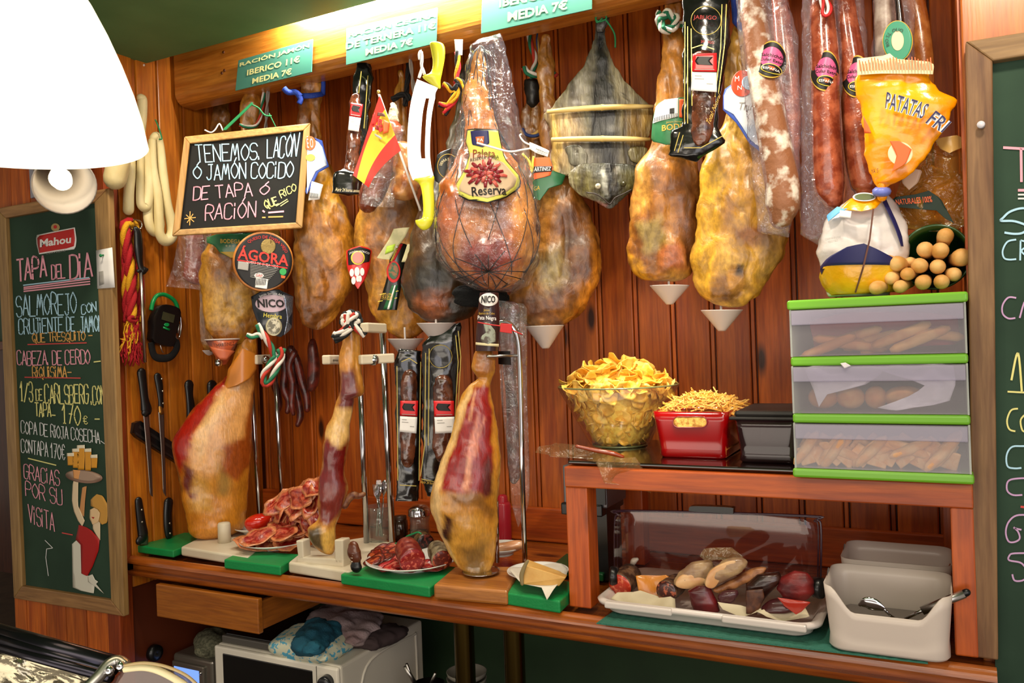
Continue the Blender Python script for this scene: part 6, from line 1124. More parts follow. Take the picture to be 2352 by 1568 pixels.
rq = random.Random(3); cnt = 0; first = set()
def put_crisp(p, nrm=None):
    global cnt
    i = rq.randrange(6); o = protos[i] if i not in first else protos[i].copy()
    if i in first: COL.objects.link(o)
    first.add(i); o.location = p; o.rotation_euler = (rq.uniform(-.9, .9), rq.uniform(-.9, .9), rq.uniform(0, 6.3)) if nrm is None else ((V(nrm) + V((rq.uniform(-.45, .45), rq.uniform(-.45, .45), rq.uniform(-.45, .45)))).to_track_quat('Z', 'Y') @ Matrix.Rotation(rq.uniform(0, 6.3), 3, 'Z').to_quaternion()).to_euler(); k = rq.uniform(.85, 1.25); o.scale = (k, k, k); cnt += 1
for k in range(150):   # against the glass
    h = rq.random(); z = 12 * s + h * (Hb - 14 * s); Rr = (62 * s + (R1 - 62 * s) * h) - .019; q = rq.uniform(math.pi * .85, math.pi * 2.2); put_crisp(c + V(((Rr - .001) * math.cos(q), (Rr - .001) * math.sin(q), z)), (math.cos(q), math.sin(q), -.4))
for k in range(140):   # the heap
    q = rq.uniform(0, 6.28); rad = R1 * .9 * math.sqrt(rq.random()); top_ = Hb + 72 * s * max(0, 1 - (rad / R1) ** 1.5) - rq.random() * 14 * s; put_crisp(c + V((rad * math.cos(q), rad * math.sin(q), top_ - .006)))
g = lathe([(0, .006), (50 * s, .008), (60 * s, 14 * s), (R1 * .80, Hb - 4 * s), (R1 * .6, Hb + 24 * s), (R1 * .3, Hb + 48 * s), (0, Hb + 54 * s)], c, 40)
for v in g.v: v += V((1, 1, 1)) * .010 * noise.noise(v * 60)
o = obj('crisp_heap', g, mk('crisp fill', '#e0a830', .6, noise_=(90, '#f0c850', .42, .58), bump=(70, 1)), None); tag(o, 'packed broken crisps filling the inside of the glass bowl', 'crisps', kind='stuff')
# red box of straw fries
REDP = mk('red clear plastic', '#9c0408', .12, coat=.4, trans=.35); c0 = PZ(1600, 1052, ZG)
def tub(name, label, cat_, fx0, fx1, Yf, Zb, ztop, depth, mat, th=.003, flare=.02, rnd=.03, slot=None, dip=None, n=10, rimt=0):
    """open box: bottom corners fx0..fx1 at plane Yf; walls flare outwards and the near top edge may dip"""
    t = T(name, label, cat_, V(((fx0 + fx1) / 2, Yf + depth / 2, Zb))); g = G(); per = []
    def ring(e, z, dz=None):
        x0, x1, y0, y1 = fx0 - e, fx1 + e, Yf - e, Yf + depth + e; out = []
        for (cx, cy, a) in ((x1 - rnd, y0 + rnd, -90), (x1 - rnd, y1 - rnd, 0), (x0 + rnd, y1 - rnd, 90), (x0 + rnd, y0 + rnd, 180)):
            for k in range(7): q = math.radians(a + 90 * k / 6); out.append(V((cx + rnd * math.cos(q), cy + rnd * math.sin(q), z)))
        # extra points along the near side for the dip
        last, fst = out[-1], out[0]
        for k in range(1, 24): out.append(last.lerp(fst, k / 24))
        if dz:
            for v in out:
                u = (v.x - x0) / (x1 - x0)
                if v.y < y0 + rnd * 1.01: v.z -= dz(u)
        return out
    levels = [ring(0, Zb), ring(.004 if flare else 0, Zb + .006)] + [ring(flare * k / 5, Zb + (ztop - Zb) * k / 5, (lambda u, k=k: dip(u) * k / 5) if dip else None) for k in range(1, 6)]
    inner = [ring(flare * k / 5 - th, Zb + (ztop - Zb) * k / 5 if k else Zb + th, (lambda u, k=k: dip(u) * k / 5) if dip else None) for k in (5, 4, 3, 2, 1, 0)]
    rows = levels + inner; m_ = len(rows[0]); g.v = [v for r_ in rows for v in r_]; g.f = [(i * m_ + k, i * m_ + (k + 1) % m_, (i + 1) * m_ + (k + 1) % m_, (i + 1) * m_ + k) for i in range(len(rows) - 1) for k in range(m_)] + [tuple(range(m_)), tuple(range((len(rows) - 1) * m_, len(rows) * m_))]
    obj('tub', g, mat, t); return t
A, B = PZ(1518, 1050, ZG), PZ(1668, 1056, ZG); Yf = A.y; zt_ = PY(1505, 945, Yf - .012).z
t = tub('red_snack_box', 'translucent red plastic box with a handle slot, full of straw fries', 'box', A.x, PY(1664, 1055, Yf).x, Yf, ZG, zt_, .20, REDP, flare=.014, rnd=.015)
Sx = lambda x, y, o=0: PY(x, y, Yf - .013 - o)
ob = lambda cx, cy, w, h: [(cx - w + h + h * math.cos(q), cy + h * math.sin(q)) for q in (math.pi / 2 + math.pi * k / 8 for k in range(9))] + [(cx + w - h + h * math.cos(q), cy + h * math.sin(q)) for q in (-math.pi / 2 + math.pi * k / 8 for k in range(9))]
FRY = mk('straw fry', '#d09434', .5, noise_=(60, '#e0b060', .4, .6)); obj('handle_slot', sheet(ob(1585, 969, 39, 12), Sx, .001, 10, 6), mk('slot fries', '#a8742c', .6, noise_=(120, '#d8a850', .42, .58), bump=(80, 1)), t); obj('slot_rim', tube([Sx(*p, .001) for p in ob(1585, 969, 39.5, 12.5)], .0013, 6, closed=True), mk('red rim', '#7a1418', .1, coat=1), t)
g = G(); cx, cy = (A.x + B.x) / 2, Yf + .10
for k in range(520):
    x = rq.uniform(-.075, .08); y = rq.uniform(-.085, .09); hz = .034 * max(0, 1 - (x / .085) ** 2) * max(0, 1 - (y / .1) ** 2) + rq.uniform(-.006, .006); d = V((rq.uniform(-1, 1), rq.uniform(-1, 1), rq.uniform(-.35, .35))).normalized() * rq.uniform(.012, .024); p = V((cx + x, cy + y, zt_ - .004 + hz)); tube([p - d, p + d], .0016, 4, g=g)
o = obj('straw_fries', g, FRY, None, False); tag(o, 'heap of thin golden straw fries in the red box', 'fries', kind='stuff')
obj('fries_inside', box(A.x + .006, B.x - .002, Yf + .006, Yf + .19, ZG + .004, zt_ - .012), mk('fries inside', '#a8541c', .7, noise_=(120, '#d08a3c', .42, .58)), t)
# grey food box with black lid
SMK = film('smoked plastic', tint='#a08890', refl=1, haze=.10, hazecol='#6a4448', wrinkle=0, scale=5); A = PZ(1702, 1062, ZG); Yf = A.y; zt_ = PY(1690, 962, Yf).z
FW_ = -.265 - .012 - A.x
t = tub('food_box', 'smoky clear food box with a flat black lid beside the drawer tower', 'box', A.x, A.x + FW_, Yf, ZG, zt_, .19, SMK, flare=.010, rnd=.015); BLID = mk('black lid', '#1c1816', .4); e_ = .014
obj('lid', box(A.x - e_ - .006, A.x + FW_ + .008, Yf - e_, Yf + .19 + e_, zt_ - .001, zt_ + .006), BLID, t, False, .003); obj('lid_panel', box(A.x - e_ + .004, A.x + FW_ + .004, Yf - e_ + .006, Yf + .19, zt_ + .005, zt_ + .018), BLID, t, False, .006)
obj('folded_cloth', box(A.x + .02, A.x + FW_ - .01, Yf + .10, Yf + .13, ZG + .03, zt_ - .01), mk('pink cloth', '#8a2c3c', .7), t, False, .004)
# grey apparatus behind the leg
ZA = PY(1300, 1180, -.34).z; x0, x1 = PY(1293, 1120, -.34).x, PY(1393, 1120, -.34).x
t = T('grey_appliance', 'grey boxy appliance with black feet behind the front leg of the shelf', 'appliance', V(((x0 + x1) / 2, -.28, ZA))); obj('housing', box(x0, x1, -.34, -.20, ZA + .02, PY(1300, 1068, -.34).z), mk('grey housing', '#6a6668', .35, .5), t, False, .004); obj('dark_panel', box(x0 + .09, x1 - .002, -.345, -.33, ZA + .03, PY(1300, 1075, -.34).z), mk('dark panel', '#181616', .3), t, False)
for a in (x0 - .004, x0 + .085): obj('foot', box(a, a + .022, -.35, -.19, ZA, ZA + .03), BKP, t, False, .004)
obj('support', box(x0 + .01, x1 - .01, -.32, -.22, ZT, ZA + .02), mk('dark panel', '#181616', .3), t, False)
# crumpled clear wrap hanging over the shelf edge
WRP = film('brown clear wrap', tint='#faf0dc', refl=1.0, haze=.08, hazecol='#e8c890', wrinkle=1.0, scale=22)
S = face(1340, 1030, -.56); t = T('meat_wrap', 'empty crumpled clear wrap with an orange sausage hanging over the shelf edge', 'wrap', S(1370, 1045)); obj('film', sheet([(1228, 1042), (1238, 1022), (1260, 1026), (1275, 1016), (1330, 1022), (1360, 1030), (1400, 1046), (1366, 1062), (1340, 1052), (1300, 1052), (1265, 1052), (1248, 1030)], S, .001, 20, 10, wob=.03, ang=0), WRP, t)
obj('film', sheet([(1366, 1058), (1400, 1046), (1458, 1046), (1478, 1076), (1484, 1100), (1495, 1130), (1440, 1112), (1386, 1106), (1378, 1080)], lambda x, y, o=0: S(x, y, o + .012), .001, 16, 14, wob=.03), WRP, t); obj('sausage', limb([(1325, 1024, 4), (1370, 1034, 5), (1405, 1040, 6), (1430, 1048, 4)], lambda x, y, o=0: S(x, y, o + .004), 12), mk('orange sausage', '#8a3410', .2, coat=.8), t)

# ================================================================== drawer tower
LIME = mk('lime plastic', '#6aa824', .35, coat=.15); MILK = film('frosted drawer', tint='#f4f4f8', refl=.8, haze=.13, hazecol='#ccc4cc', wrinkle=.05, scale=4, rough=.25); MILK2 = film('frosted band', tint='#f0f0f8', refl=.9, haze=.30, hazecol='#c4bccc', wrinkle=.05, scale=4, rough=.25)
Yd = -.58; X0, X1 = -.265, .044; Z0_, Z3 = ZS, 1.630
t = T('drawer_tower', 'three-drawer tower of lime green frames and frosted clear drawers', 'drawer unit', V(((X0 + X1) / 2, -.42, ZS)))
zs = [Z0_, PY(1820, 970, Yd).z, PY(1815, 840, Yd).z, Z3]; zz = [PY(1824, 1075, Yd).z, PY(1824, 950, Yd).z, PY(1820, 820, Yd).z, PY(1812, 712, Yd).z]
fr = [(zs[0] + .001, zz[0], 0), (zs[1] - .001, zz[1], .003), (zs[2] - .001, zz[2], .003), (PY(1810, 712, Yd).z, PY(1808, 690, Yd).z, 0)]
for a, b, e in fr: obj('frame', box(X0 + e, X1 - e, Yd + e, -.28, min(a, b), max(a, b)), LIME, t, False, .005, seg=3)
for (za, zb_) in ((fr[0][1], fr[1][0]), (fr[1][1], fr[2][0]), (fr[2][1], fr[3][0])):
    lo_, hi_ = min(za, zb_), max(za, zb_); d = obj('drawer', box(X0 + .004, X1 - .004, Yd + .002, Yd + .0045, lo_ + .001, hi_ - .001), MILK, t, False)
    obj('grip_lip', box(X0 + .008, X1 - .008, Yd - .004, Yd, hi_ - .03, hi_ - .002), MILK2, d, False, .002); obj('drawer_floor', box(X0 + .02, X1 - .02, Yd + .006, -.30, lo_ + .0015, lo_ + .003), MILK, d, False)
    obj('back', box(X0 + .006, X1 - .006, -.29, -.284, lo_, hi_), mk('pale green side', '#bcc8a8', .5), t, False)
    for x_ in (X0 + .004, X1 - .007): obj('side', box(x_, x_ + .003, Yd + .006, -.285, lo_, hi_), mk('pale green side', '#bcc8a8', .5), t, False)
lo = [fr[0][1] + .004, fr[1][1] + .004, fr[2][1] + .004]
# crackers in the bottom drawer
CK = mk('cracker', '#e09c50', .7, noise_=(50, '#e8b878', .4, .6), bump=(80, .5)); g = box(-.021, .021, -.003, .003, -.021, .021); cr0 = obj('square_cracker', g, CK, None, False, .003); tag(cr0, 'small square cracker in the bottom frosted drawer', 'cracker', 'square crackers in the bottom drawer')
g = tube([(0, 0, -.04), (0, 0, -.03), (0, 0, 0), (0, 0, .03), (0, 0, .04)], [.003, .008, .0105, .008, .003], 12); cs0 = obj('snack_stick', g, CK, None); tag(cs0, 'short pointed bread snack leaning in the bottom frosted drawer', 'bread stick', 'pointed snacks in the bottom drawer')
for i in range(22):
    o = cr0 if i == 0 else cr0.copy(); 
    if i: COL.objects.link(o)
    o.location = (X0 + .03 + (i % 11) * .0235 + rq.uniform(-.004, .004), Yd + .022 + .012 * (i // 11) + rq.uniform(0, .008), lo[0] + .016 + .018 * (i // 11) + rq.uniform(0, .008)); o.rotation_euler = (rq.uniform(-.5, .3), rq.uniform(-1.2, 1.2), rq.uniform(-.4, .4)); o.scale = (.85,) * 3
for i in range(14):
    o = cs0 if i == 0 else cs0.copy()
    if i: COL.objects.link(o)
    o.location = (X0 + .025 + (i * .061) % .25, Yd + .016 + .006 * (i % 3), lo[0] + .026 + rq.uniform(0, .012)); o.rotation_euler = (rq.uniform(-.2, .2), rq.choice((.75, 1.15, -1.2, .6)), 0)
# bread in the middle drawer, wrapped in paper
BR = mk('bread crust', '#b8702c', .6, noise_=(16, '#d8a45c', .4, .6), bump=(50, .5))
for i, (x_, w, lb) in enumerate(((.055, .028, 'bread roll end at the side-wall end of the middle drawer'), (.105, .026, 'bread roll piece second along in the middle drawer'), (.15, .02, 'small bread roll piece between the two papers in the middle drawer'), (.20, .036, 'widest bread piece in the middle drawer, under the paper'))):
    o = obj('bread_piece', blob([(-1, 0)] * 0 + [(0, 0)] * 0 + ell(1900, 900, 40, 24, 16), lambda a, b, o=0, x_=x_, w=w: V((X0 + x_ + (a - 1900) / 40 * w, Yd + .05 - o, lo[1] + .024 - (b - 900) / 24 * .022)), .9, nr=24, ns=24), BR, None); tag(o, lb, 'bread')
PW_ = mk('white tissue', '#d8d0d4', .7, bump=(26, 1)); S = flat(Yd + .012)
for i, (pl, lb) in enumerate((([(1846, 845), (1880, 836), (1940, 838), (2010, 832), (2030, 855), (1985, 885), (1900, 905), (1880, 935), (1870, 900)], 'white tissue over the bread at the near end of the middle drawer'), ([(1985, 840), (2060, 830), (2130, 828), (2190, 840), (2196, 880), (2180, 925), (2060, 942), (2010, 938), (2100, 905), (2130, 880), (2080, 870)], 'white tissue swept over the larger bread in the middle drawer'))): tag(obj('tissue_paper', sheet(pl, S, .001, 16, 12, wob=.014, off=-.004), PW_), lb, 'paper')
tag(obj('tissue_scrap', sheet([(1930, 834), (1942, 832), (1955, 840), (1940, 846)], flat(Yd - .004), .002, 6, 4, wob=.01), PW_), 'scrap of white tissue poking out above the middle drawer', 'paper')
# long bread sticks in the top drawer on a red cloth
for i in range(9):
    x_ = X0 + .07 + (i * .053) % .19; p = V((x_, Yd + .03 + .012 * (i % 3), lo[2] + .014 + .009 * (i // 3))); d = V((.05, .006, (.02, -.008, .014)[i % 3])); o = obj('thick_breadstick', tube([p - d, p - d * .8, p, p + d * .8, p + d], [.004, .009, .010, .009, .004], 14), BR); tag(o, 'orange breadstick lying in the top frosted drawer', 'breadstick', 'breadsticks in the top drawer')
o = obj('red_napkin', sheet([(1860, 735), (1950, 716), (2100, 715), (2200, 725), (2205, 790), (2100, 796), (1960, 800), (1870, 800)], flat(Yd + .075), .002, 14, 10, wob=.03), mk('red napkin', '#a8202c', .7)); tag(o, 'red paper napkin behind the breadsticks in the top drawer', 'napkin')
# ================================================================== on the drawer tower
ZD = fr[3][1]
BAG = mk('orange foil', '#ec8a00', .25, coat=.3, noise_=(9, '#f4a800', .4, .6), bump=(22, .8)); BAGW = mk('white foil', '#d4ccc8', .2, coat=.6, bump=(22, .8)); BAGY = mk('yellow foil', '#d8980c', .18, coat=.6, noise_=(14, '#e0ac20', .4, .6), bump=(26, 1))
S = face(2000, 560, -.45); t = T('bread_bag', 'tied bread bag, plain below, with orange lettered top folded out over it', 'bag', S(1980, 682))
low = [(2014, 440), (2036, 440), (2060, 470), (2078, 510), (2088, 560), (2084, 610), (2060, 650), (2040, 680), (1905, 683), (1892, 655), (1885, 620), (1876, 580), (1884, 530), (1905, 490), (1950, 460)]
obj('bag', blob(low, S, .75, 90, 70, 48, .007, 20, smooth=False), BAGW, t)
fo = lambda k: (lambda x, y, o=0: S(x, y, o + k * math.sqrt(max(.02, 1 - ((x - 1982) / 106) ** 2 - ((y - 575) / 150) ** 2))))
Sf = fo(.069 + .0)
obj('yellow_window', sheet([(1880, 632), (1908, 600), (1960, 580), (1985, 574), (2020, 590), (2080, 616), (2078, 640), (2056, 674), (1906, 680), (1888, 655)], fo(.084), .001, 18, 16), BAGY, t); obj('navy_wave', sheet([(1884, 616), (1905, 596), (1950, 574), (1985, 568), (2010, 578), (2060, 602), (2084, 616), (2020, 594), (1985, 580), (1955, 584), (1908, 602), (1888, 632)], fo(.086), .001, 18, 8), INK['navy'], t)
obj('navy_wave', sheet([(2030, 450), (2042, 480), (2056, 510), (2070, 545), (2074, 570), (2068, 570), (2054, 530), (2040, 500), (2026, 470)], fo(.075), .001, 4, 12), INK['navy'], t); obj('orange_top', sheet([(1952, 466), (2014, 446), (2034, 460), (2010, 490), (1980, 496), (1930, 490)], fo(.086), .001, 10, 8), BAG, t); obj('sky_patch', sheet([(1900, 500), (1925, 482), (1952, 488), (1930, 498), (1905, 515)], fo(.086), .001, 6, 5), INK['sky'], t)
ring_(1986, 462, 26, 11, fo(.094), .0006, 0, INK['white'], t, 'seal'); ring_(1986, 462, 22, 8, fo(.0965), .0006, 0, mk('seal dark', '#5a6444', .4), t, 'seal'); strokes([[(2006, 490), (1998, 560), (1984, 620), (1966, 675)]], fo(.09), INK['brown'], t, 4, .003, 'seam')
txt('CONSERVAR EN LUGAR\nFRESCO Y SECO', [(1898, 554), (1934, 550), (1934, 562), (1900, 565)], fo(.089), INK['grey'], t, .001); obj('sticker', sheet([(1932, 492), (1958, 496), (1956, 512), (1930, 508)], fo(.091), .0006, 3, 3), INK['white'], t)
St = face(2060, 290, -.51)
topb = [(1970, 145), (2000, 150), (2040, 140), (2060, 150), (2130, 150), (2144, 160), (2142, 190), (2160, 210), (2194, 228), (2185, 270), (2165, 310), (2140, 350), (2110, 380), (2080, 410), (2040, 424), (2034, 430), (2018, 430), (2000, 400), (1985, 340), (1982, 270), (1968, 220)]
obj('top', blob(topb, St, .22, 110, 80, 44, .010, 16, smooth=False), BAG, t)
q_ = lambda k: (lambda x, y, o=0: St(x, y, o + .014 + k * max(0, 1 - ((x - 2075) / 120) ** 2)))
obj('striped_edge', sheet([(1970, 140), (2000, 146), (2044, 132), (2060, 146), (2130, 148), (2145, 156), (2142, 178), (2110, 170), (2050, 168), (2040, 178), (2000, 178), (1970, 178)], q_(.012), .001, 16, 6, wob=.006), INK['cream'], t)
strokes([[(1975 + k * 7, 146 + 4 * math.sin(k)), (1978 + k * 7, 172)] for k in range(24)], q_(.013), INK['orange'], t, 2.4, .006, 'edge_stripe')
for m_, bd, of in (('white', .04, .006), ('navy', -.02, .009)):
    txt('PATATAS', [(2036, 222), (2134, 250), (2118, 284), (2034, 260)], q_(.018), INK[m_], t, of, bd + .02, shear=.1); txt('FRI', [(2146, 262), (2184, 288), (2164, 314), (2124, 292)], q_(.012), INK[m_], t, of + .004, bd + .02, shear=.1)
ring_(2068, 360, 28, 26, q_(.016), .001, .002, INK['cream'], t, 'logo'); obj('logo_red', sheet([(2044, 332), (2066, 332), (2094, 350), (2080, 384), (2050, 400), (2060, 365)], q_(.016), .001, 8, 8, .004), INK['orange'], t); obj('logo_red', sheet([(1984, 270), (1998, 300), (2002, 312), (1986, 312)], q_(.016), .001, 4, 5, .001), INK['orange'], t)
txt('YA. S', [(2002, 395), (2018, 392), (2018, 402), (2003, 404)], q_(.012), INK['black'], t, .006)
obj('clip', tube([St(2025 + 11 * math.cos(q), 440 + 3 * math.sin(q), .012 * math.sin(q)) for q in (2 * math.pi * k / 18 for k in range(18))], .009, 8, closed=True), mk('lilac clip', '#6a74c0', .35), t); obj('neck', limb([(2026, 424, 10), (2025, 440, 9), (2026, 452, 12)], St, 16), BAG, t)
# crisp bag behind
S = face(2140, 430, -.38); t = T('crisp_bag', 'clear and gold crisp bag with a green band behind the orange lettered bag', 'bag', S(2130, 525)); obj('fill', blob([(2080, 420), (2130, 380), (2200, 400), (2222, 440), (2222, 500), (2190, 525), (2080, 525), (2062, 480)], S, .4, nr=40, ns=36, amp=.012, fs_=40), mk('bagged crisps', '#c88a28', .4, coat=.5, noise_=(40, '#d8a848', .42, .58), bump=(50, 1)), t)
obj('bag', sheet([(2100, 380), (2146, 334), (2196, 326), (2222, 340), (2224, 520), (2180, 540), (2070, 530), (2052, 480), (2070, 420)], S, .001, 16, 18, .05, wob=.03), film('gold bag film', tint='#ecd8a8', refl=1, haze=.16, hazecol='#d0a050', wrinkle=1, scale=24), t)
obj('green_band', sheet([(2052, 462), (2090, 460), (2134, 448), (2160, 465), (2190, 520), (2170, 510), (2140, 482), (2124, 470), (2090, 482), (2056, 486)], S, .001, 14, 12, .062), mk('dark band', '#10281c', .6), t); txt('NATURALES 100%', [(2060, 468), (2140, 460), (2142, 474), (2062, 480)], S, INK['orange'], t, .066, .01)
obj('panel', sheet([(2078, 396), (2120, 402), (2110, 430), (2090, 446), (2074, 430)], S, .001, 5, 5, .06), mk('pale panel', '#c8a890', .4), t); obj('flap', sheet([(2146, 334), (2196, 326), (2222, 334), (2214, 350), (2180, 366), (2160, 356)], S, .001, 8, 6, .062, wob=.02), mk('gold flap', '#c8a058', .3, coat=.5), t)
# green bucket with breadsticks
S = face(2150, 600, -.42); t = T('green_bucket', 'dark green bucket lying on its side on the drawer tower, filled with breadsticks', 'bucket', S(2150, 672)); c = S(2150, 595); ax = (S(2150, 595, 1) - c).normalized(); ax = (ax + V((-.06, 0, .06))).normalized(); k_ = scale_at(S, 2150, 600); R_ = 80 * k_
obj('bucket', lathe([(0, -.10), (R_ * .75, -.10), (R_ * .94, .0), (R_ * 1.0, .03), (R_ * 1.04, .03), (R_ * 1.04, .036), (R_ * .97, .036), (R_ * .90, 0), (R_ * .7, -.094), (0, -.094)], c, 48, axis=ax), mk('dark green plastic', '#1c4418', .35, coat=.3), t)
BS = mk('breadstick', '#c08a44', .6, noise_=(22, '#d8ac6c', .4, .62), bump=(60, .3)); bs = [(2172, 545, 22, 19, .075), (2124, 577, 22, 19, .075), (2160, 580, 23, 20, .08), (2210, 596, 22, 26, .08), (2040, 608, 17, 20, .09), (2060, 612, 20, 20, .10), (2111, 616, 20, 20, .09), (2154, 618, 21, 18, .085), (2192, 636, 17, 20, .085), (2084, 636, 17, 17, .10), (2048, 645, 18, 17, .10), (2120, 655, 21, 18, .10), (2163, 654, 22, 16, .10), (2068, 665, 20, 13, .11), (2016, 668, 21, 14, .12), (2088, 606, 14, 14, .06)]
for i, (a, b, rx, ry, o_) in enumerate(bs):
    p0 = S(a, b, o_); r_ = (rx + ry) / 2 * scale_at(S, a, b) * .95; d = (S(2150 + (a - 2150) * .55, 600 + (b - 600) * .6, -.06) - p0); d = d.normalized(); pts = [p0 + d * x_ for x_ in (0, .003, .008, .016, .03, .06, .11)]; rs = [r_ * q for q in (.25, .62, .88, 1, .98, .85, .8)]
    lb = ('topmost breadstick, sticking up above all others in the bucket', 'fat breadstick end in the upper row, toward the bread bag', 'pale breadstick end in the upper row under the topmost one', 'large breadstick end against the bucket rim by the board frame', 'short breadstick end peeping out behind the long slanting one', 'long slanting breadstick with its whole shaft in view', 'breadstick end in the very middle of the bundle', 'breadstick end in the middle row, toward the board frame', 'small round breadstick end under the large one by the board frame', 'small breadstick end in the lower row under the middle', 'breadstick end low at the bread-bag side of the bundle', 'big breadstick end in the bottom row under the middle', 'oval breadstick end in the bottom row toward the board frame', 'breadstick end lying on the lime frame just outside the bucket', 'breadstick resting alone on the lime frame, nearest the bread bag', 'breadstick end tucked behind the middle ones')[i]
    o = obj('breadstick', tube(pts, rs, 18), BS); tag(o, lb, 'breadstick', 'breadsticks in the green bucket')

# ================================================================== butter-dish tray with meats
t = T('green_mat', 'ribbed green rubber mat under the white meat tray', 'mat', PZ(1700, 1450, ZT)); P_ = [PZ(a, b, ZT + .003) for a, b in ((1378, 1404), (1500, 1340), (2240, 1400), (2168, 1512))]; P_[0] = PZ(1368, 1428, ZT + .003); P_[3] = PZ(2166, 1520, ZT + .003)
P_ = [PZ(1370, 1430, ZT + .003), V((-.64, -.28, ZT + .003)), V((-.05, -.28, ZT + .003)), V((-.04, -.60, ZT + .003))]
g = G(); nx_ = 60
for i in range(nx_ + 1):
    u = i / nx_
    for v_ in (0, 1): p = P_[0].lerp(P_[3], u) if v_ == 0 else P_[1].lerp(P_[2], u); g.v += [p + V((0, 0, .0012 * (i % 2))), p + V((0, 0, -.0026))]
g.f = [(i * 4, i * 4 + 2, i * 4 + 6, i * 4 + 4) for i in range(nx_)] + [(i * 4, i * 4 + 4, i * 4 + 5, i * 4 + 1) for i in range(nx_)]; obj('mat', g, mk('mat green', '#2c6a58', .7, bump=(300, .5)), t, False)
ZM = ZT + .0045; TR = mk('tray plastic', '#d0c4bc', .3, coat=.2)
A, B = PY(1362, 1375, -.585), PY(1882, 1425, -.585); zr = ZM + .03
x0, x1 = PZ(1400, 1420, ZM).x, PZ(1850, 1452, ZM).x; Yf = PZ(1640, 1440, ZM).y
t = T('meat_tray', 'white plastic tray with rolled rim holding cured meats and papers', 'tray', V(((x0 + x1) / 2, Yf + .12, ZM)))
def rr_ring(x0, x1, y0, y1, r, z, n=8): return [V((cx + r * math.cos(q), cy + r * math.sin(q), z)) for cx, cy, a in ((x1 - r, y0 + r, -90), (x1 - r, y1 - r, 0), (x0 + r, y1 - r, 90), (x0 + r, y0 + r, 180)) for q in (math.radians(a + 90 * k / n) for k in range(n + 1))]
xa, xb = PY(1362, 1385, Yf - .02).x, PY(1882, 1425, Yf - .02).x; ya, yb = Yf - .022, Yf + .26
rows = [rr_ring(xa + .03, xb - .03, ya + .03, yb - .03, .03, ZM), rr_ring(xa + .02, xb - .02, ya + .02, yb - .02, .035, ZM + .006), rr_ring(xa + .014, xb - .014, ya + .014, yb - .014, .04, ZM + .022), rr_ring(xa, xb, ya, yb, .045, ZM + .024), rr_ring(xa - .002, xb + .002, ya - .002, yb + .002, .045, ZM + .031), rr_ring(xa + .006, xb - .006, ya + .006, yb - .006, .042, ZM + .036), rr_ring(xa + .016, xb - .016, ya + .016, yb - .016, .038, ZM + .030), rr_ring(xa + .03, xb - .03, ya + .03, yb - .03, .03, ZM + .008), rr_ring(xa + .05, xb - .05, ya + .05, yb - .05, .02, ZM + .006)]
g = G(); m_ = len(rows[0]); g.v = [v for r_ in rows for v in r_]; g.f = [(i * m_ + k, i * m_ + (k + 1) % m_, (i + 1) * m_ + (k + 1) % m_, (i + 1) * m_ + k) for i in range(len(rows) - 1) for k in range(m_)] + [tuple(range(m_)), tuple(range((len(rows) - 1) * m_, len(rows) * m_))]; obj('dish', g, TR, t)
for u0, u1 in ((.06, .38), (.60, .95)): obj('rim_lip', box(xa + (xb - xa) * u0, xa + (xb - xa) * u1, ya - .005, ya + .01, ZM + .020, ZM + .035), TR, t, False, .004, seg=3)
# raised transparent lid
LIDF = film('lid plastic', tint='#f4eae6', refl=1.0, haze=.03, hazecol='#8a6a78', wrinkle=0, scale=4, rough=.04); Yl = Yf + .17
S = flat(Yl); lid = [(1412, 1330), (1412, 1200), (1420, 1182), (1440, 1172), (1855, 1184), (1876, 1194), (1886, 1215), (1884, 1360)]
t = T('tray_lid', 'smoky transparent roll-top lid raised behind the meats', 'lid', S(1650, 1340)); obj('pane', sheet(lid, S, .0025, 10, 12), LIDF, t)
for k_, r_ in ((1.0, .0024), (.972, .0016)): cx_, cy_ = 1648, 1265; obj('rim', tube([S(cx_ + (a - cx_) * k_, cy_ + (b - cy_) * (k_ if b < 1300 else 1)) for a, b in cat(lid, 5)], r_, 8), mk('lid rim', '#3c2430', .15, coat=.6), t)
obj('handle', sheet(cat([(1585, 1172), (1586, 1163), (1600, 1160), (1680, 1163), (1686, 1168), (1686, 1178)], 3), S, .02, 10, 5, -.01), BKP, t, False, .002)
for a, b in ((1408, 1322), (1884, 1350)): obj('pivot', lathe([(0, -.012), (.02, -.012), (.022, 0), (.02, .006), (0, .008)], PY(a, b, Yf + .07), 24, axis=(-1 if a < 1500 else 1, -.2, 0)), BKP, t)
# papers and meats in the tray
ZP = ZM + .012; pp = mk('butcher paper', '#cfc0a0', .6, bump=(24, 1))
for i, (pl, lb) in enumerate((([(1402, 1378), (1420, 1362), (1470, 1355), (1550, 1372), (1552, 1398), (1480, 1400)], 'creased white paper under the chorizo end by the shelf leg'), ([(1648, 1380), (1700, 1385), (1740, 1398), (1770, 1402), (1700, 1412), (1660, 1396)], 'yellowed greaseproof paper in front of the middle meats'), ([(1735, 1404), (1820, 1392), (1850, 1398), (1860, 1420), (1800, 1424), (1760, 1418)], 'white crumpled paper at the white-box end of the tray'), ([(1460, 1325), (1530, 1322), (1560, 1345), (1520, 1372), (1470, 1372)], 'orange greasy paper behind the chorizo ends'))): tag(obj('greaseproof_paper', sheet(pl, face(sum(q[0] for q in pl) / len(pl), sum(q[1] for q in pl) / len(pl), Yf + (.03, .015, .02, .07)[i], tilt=-.9), .001, 14, 8, wob=.02), mk('greasy paper', '#c87c24', .35, coat=.5, bump=(24, 1)) if i == 3 else pp), lb, 'paper')
CORZ = mk('chorizo cut face', '#b02c14', .3, noise_=(90, '#d8704c', .5, .6), coat=.4); NSK = mk('netted dark skin', '#3c2418', .4, noise_=(60, '#6a4a34', .45, .6), bump=(90, .8))
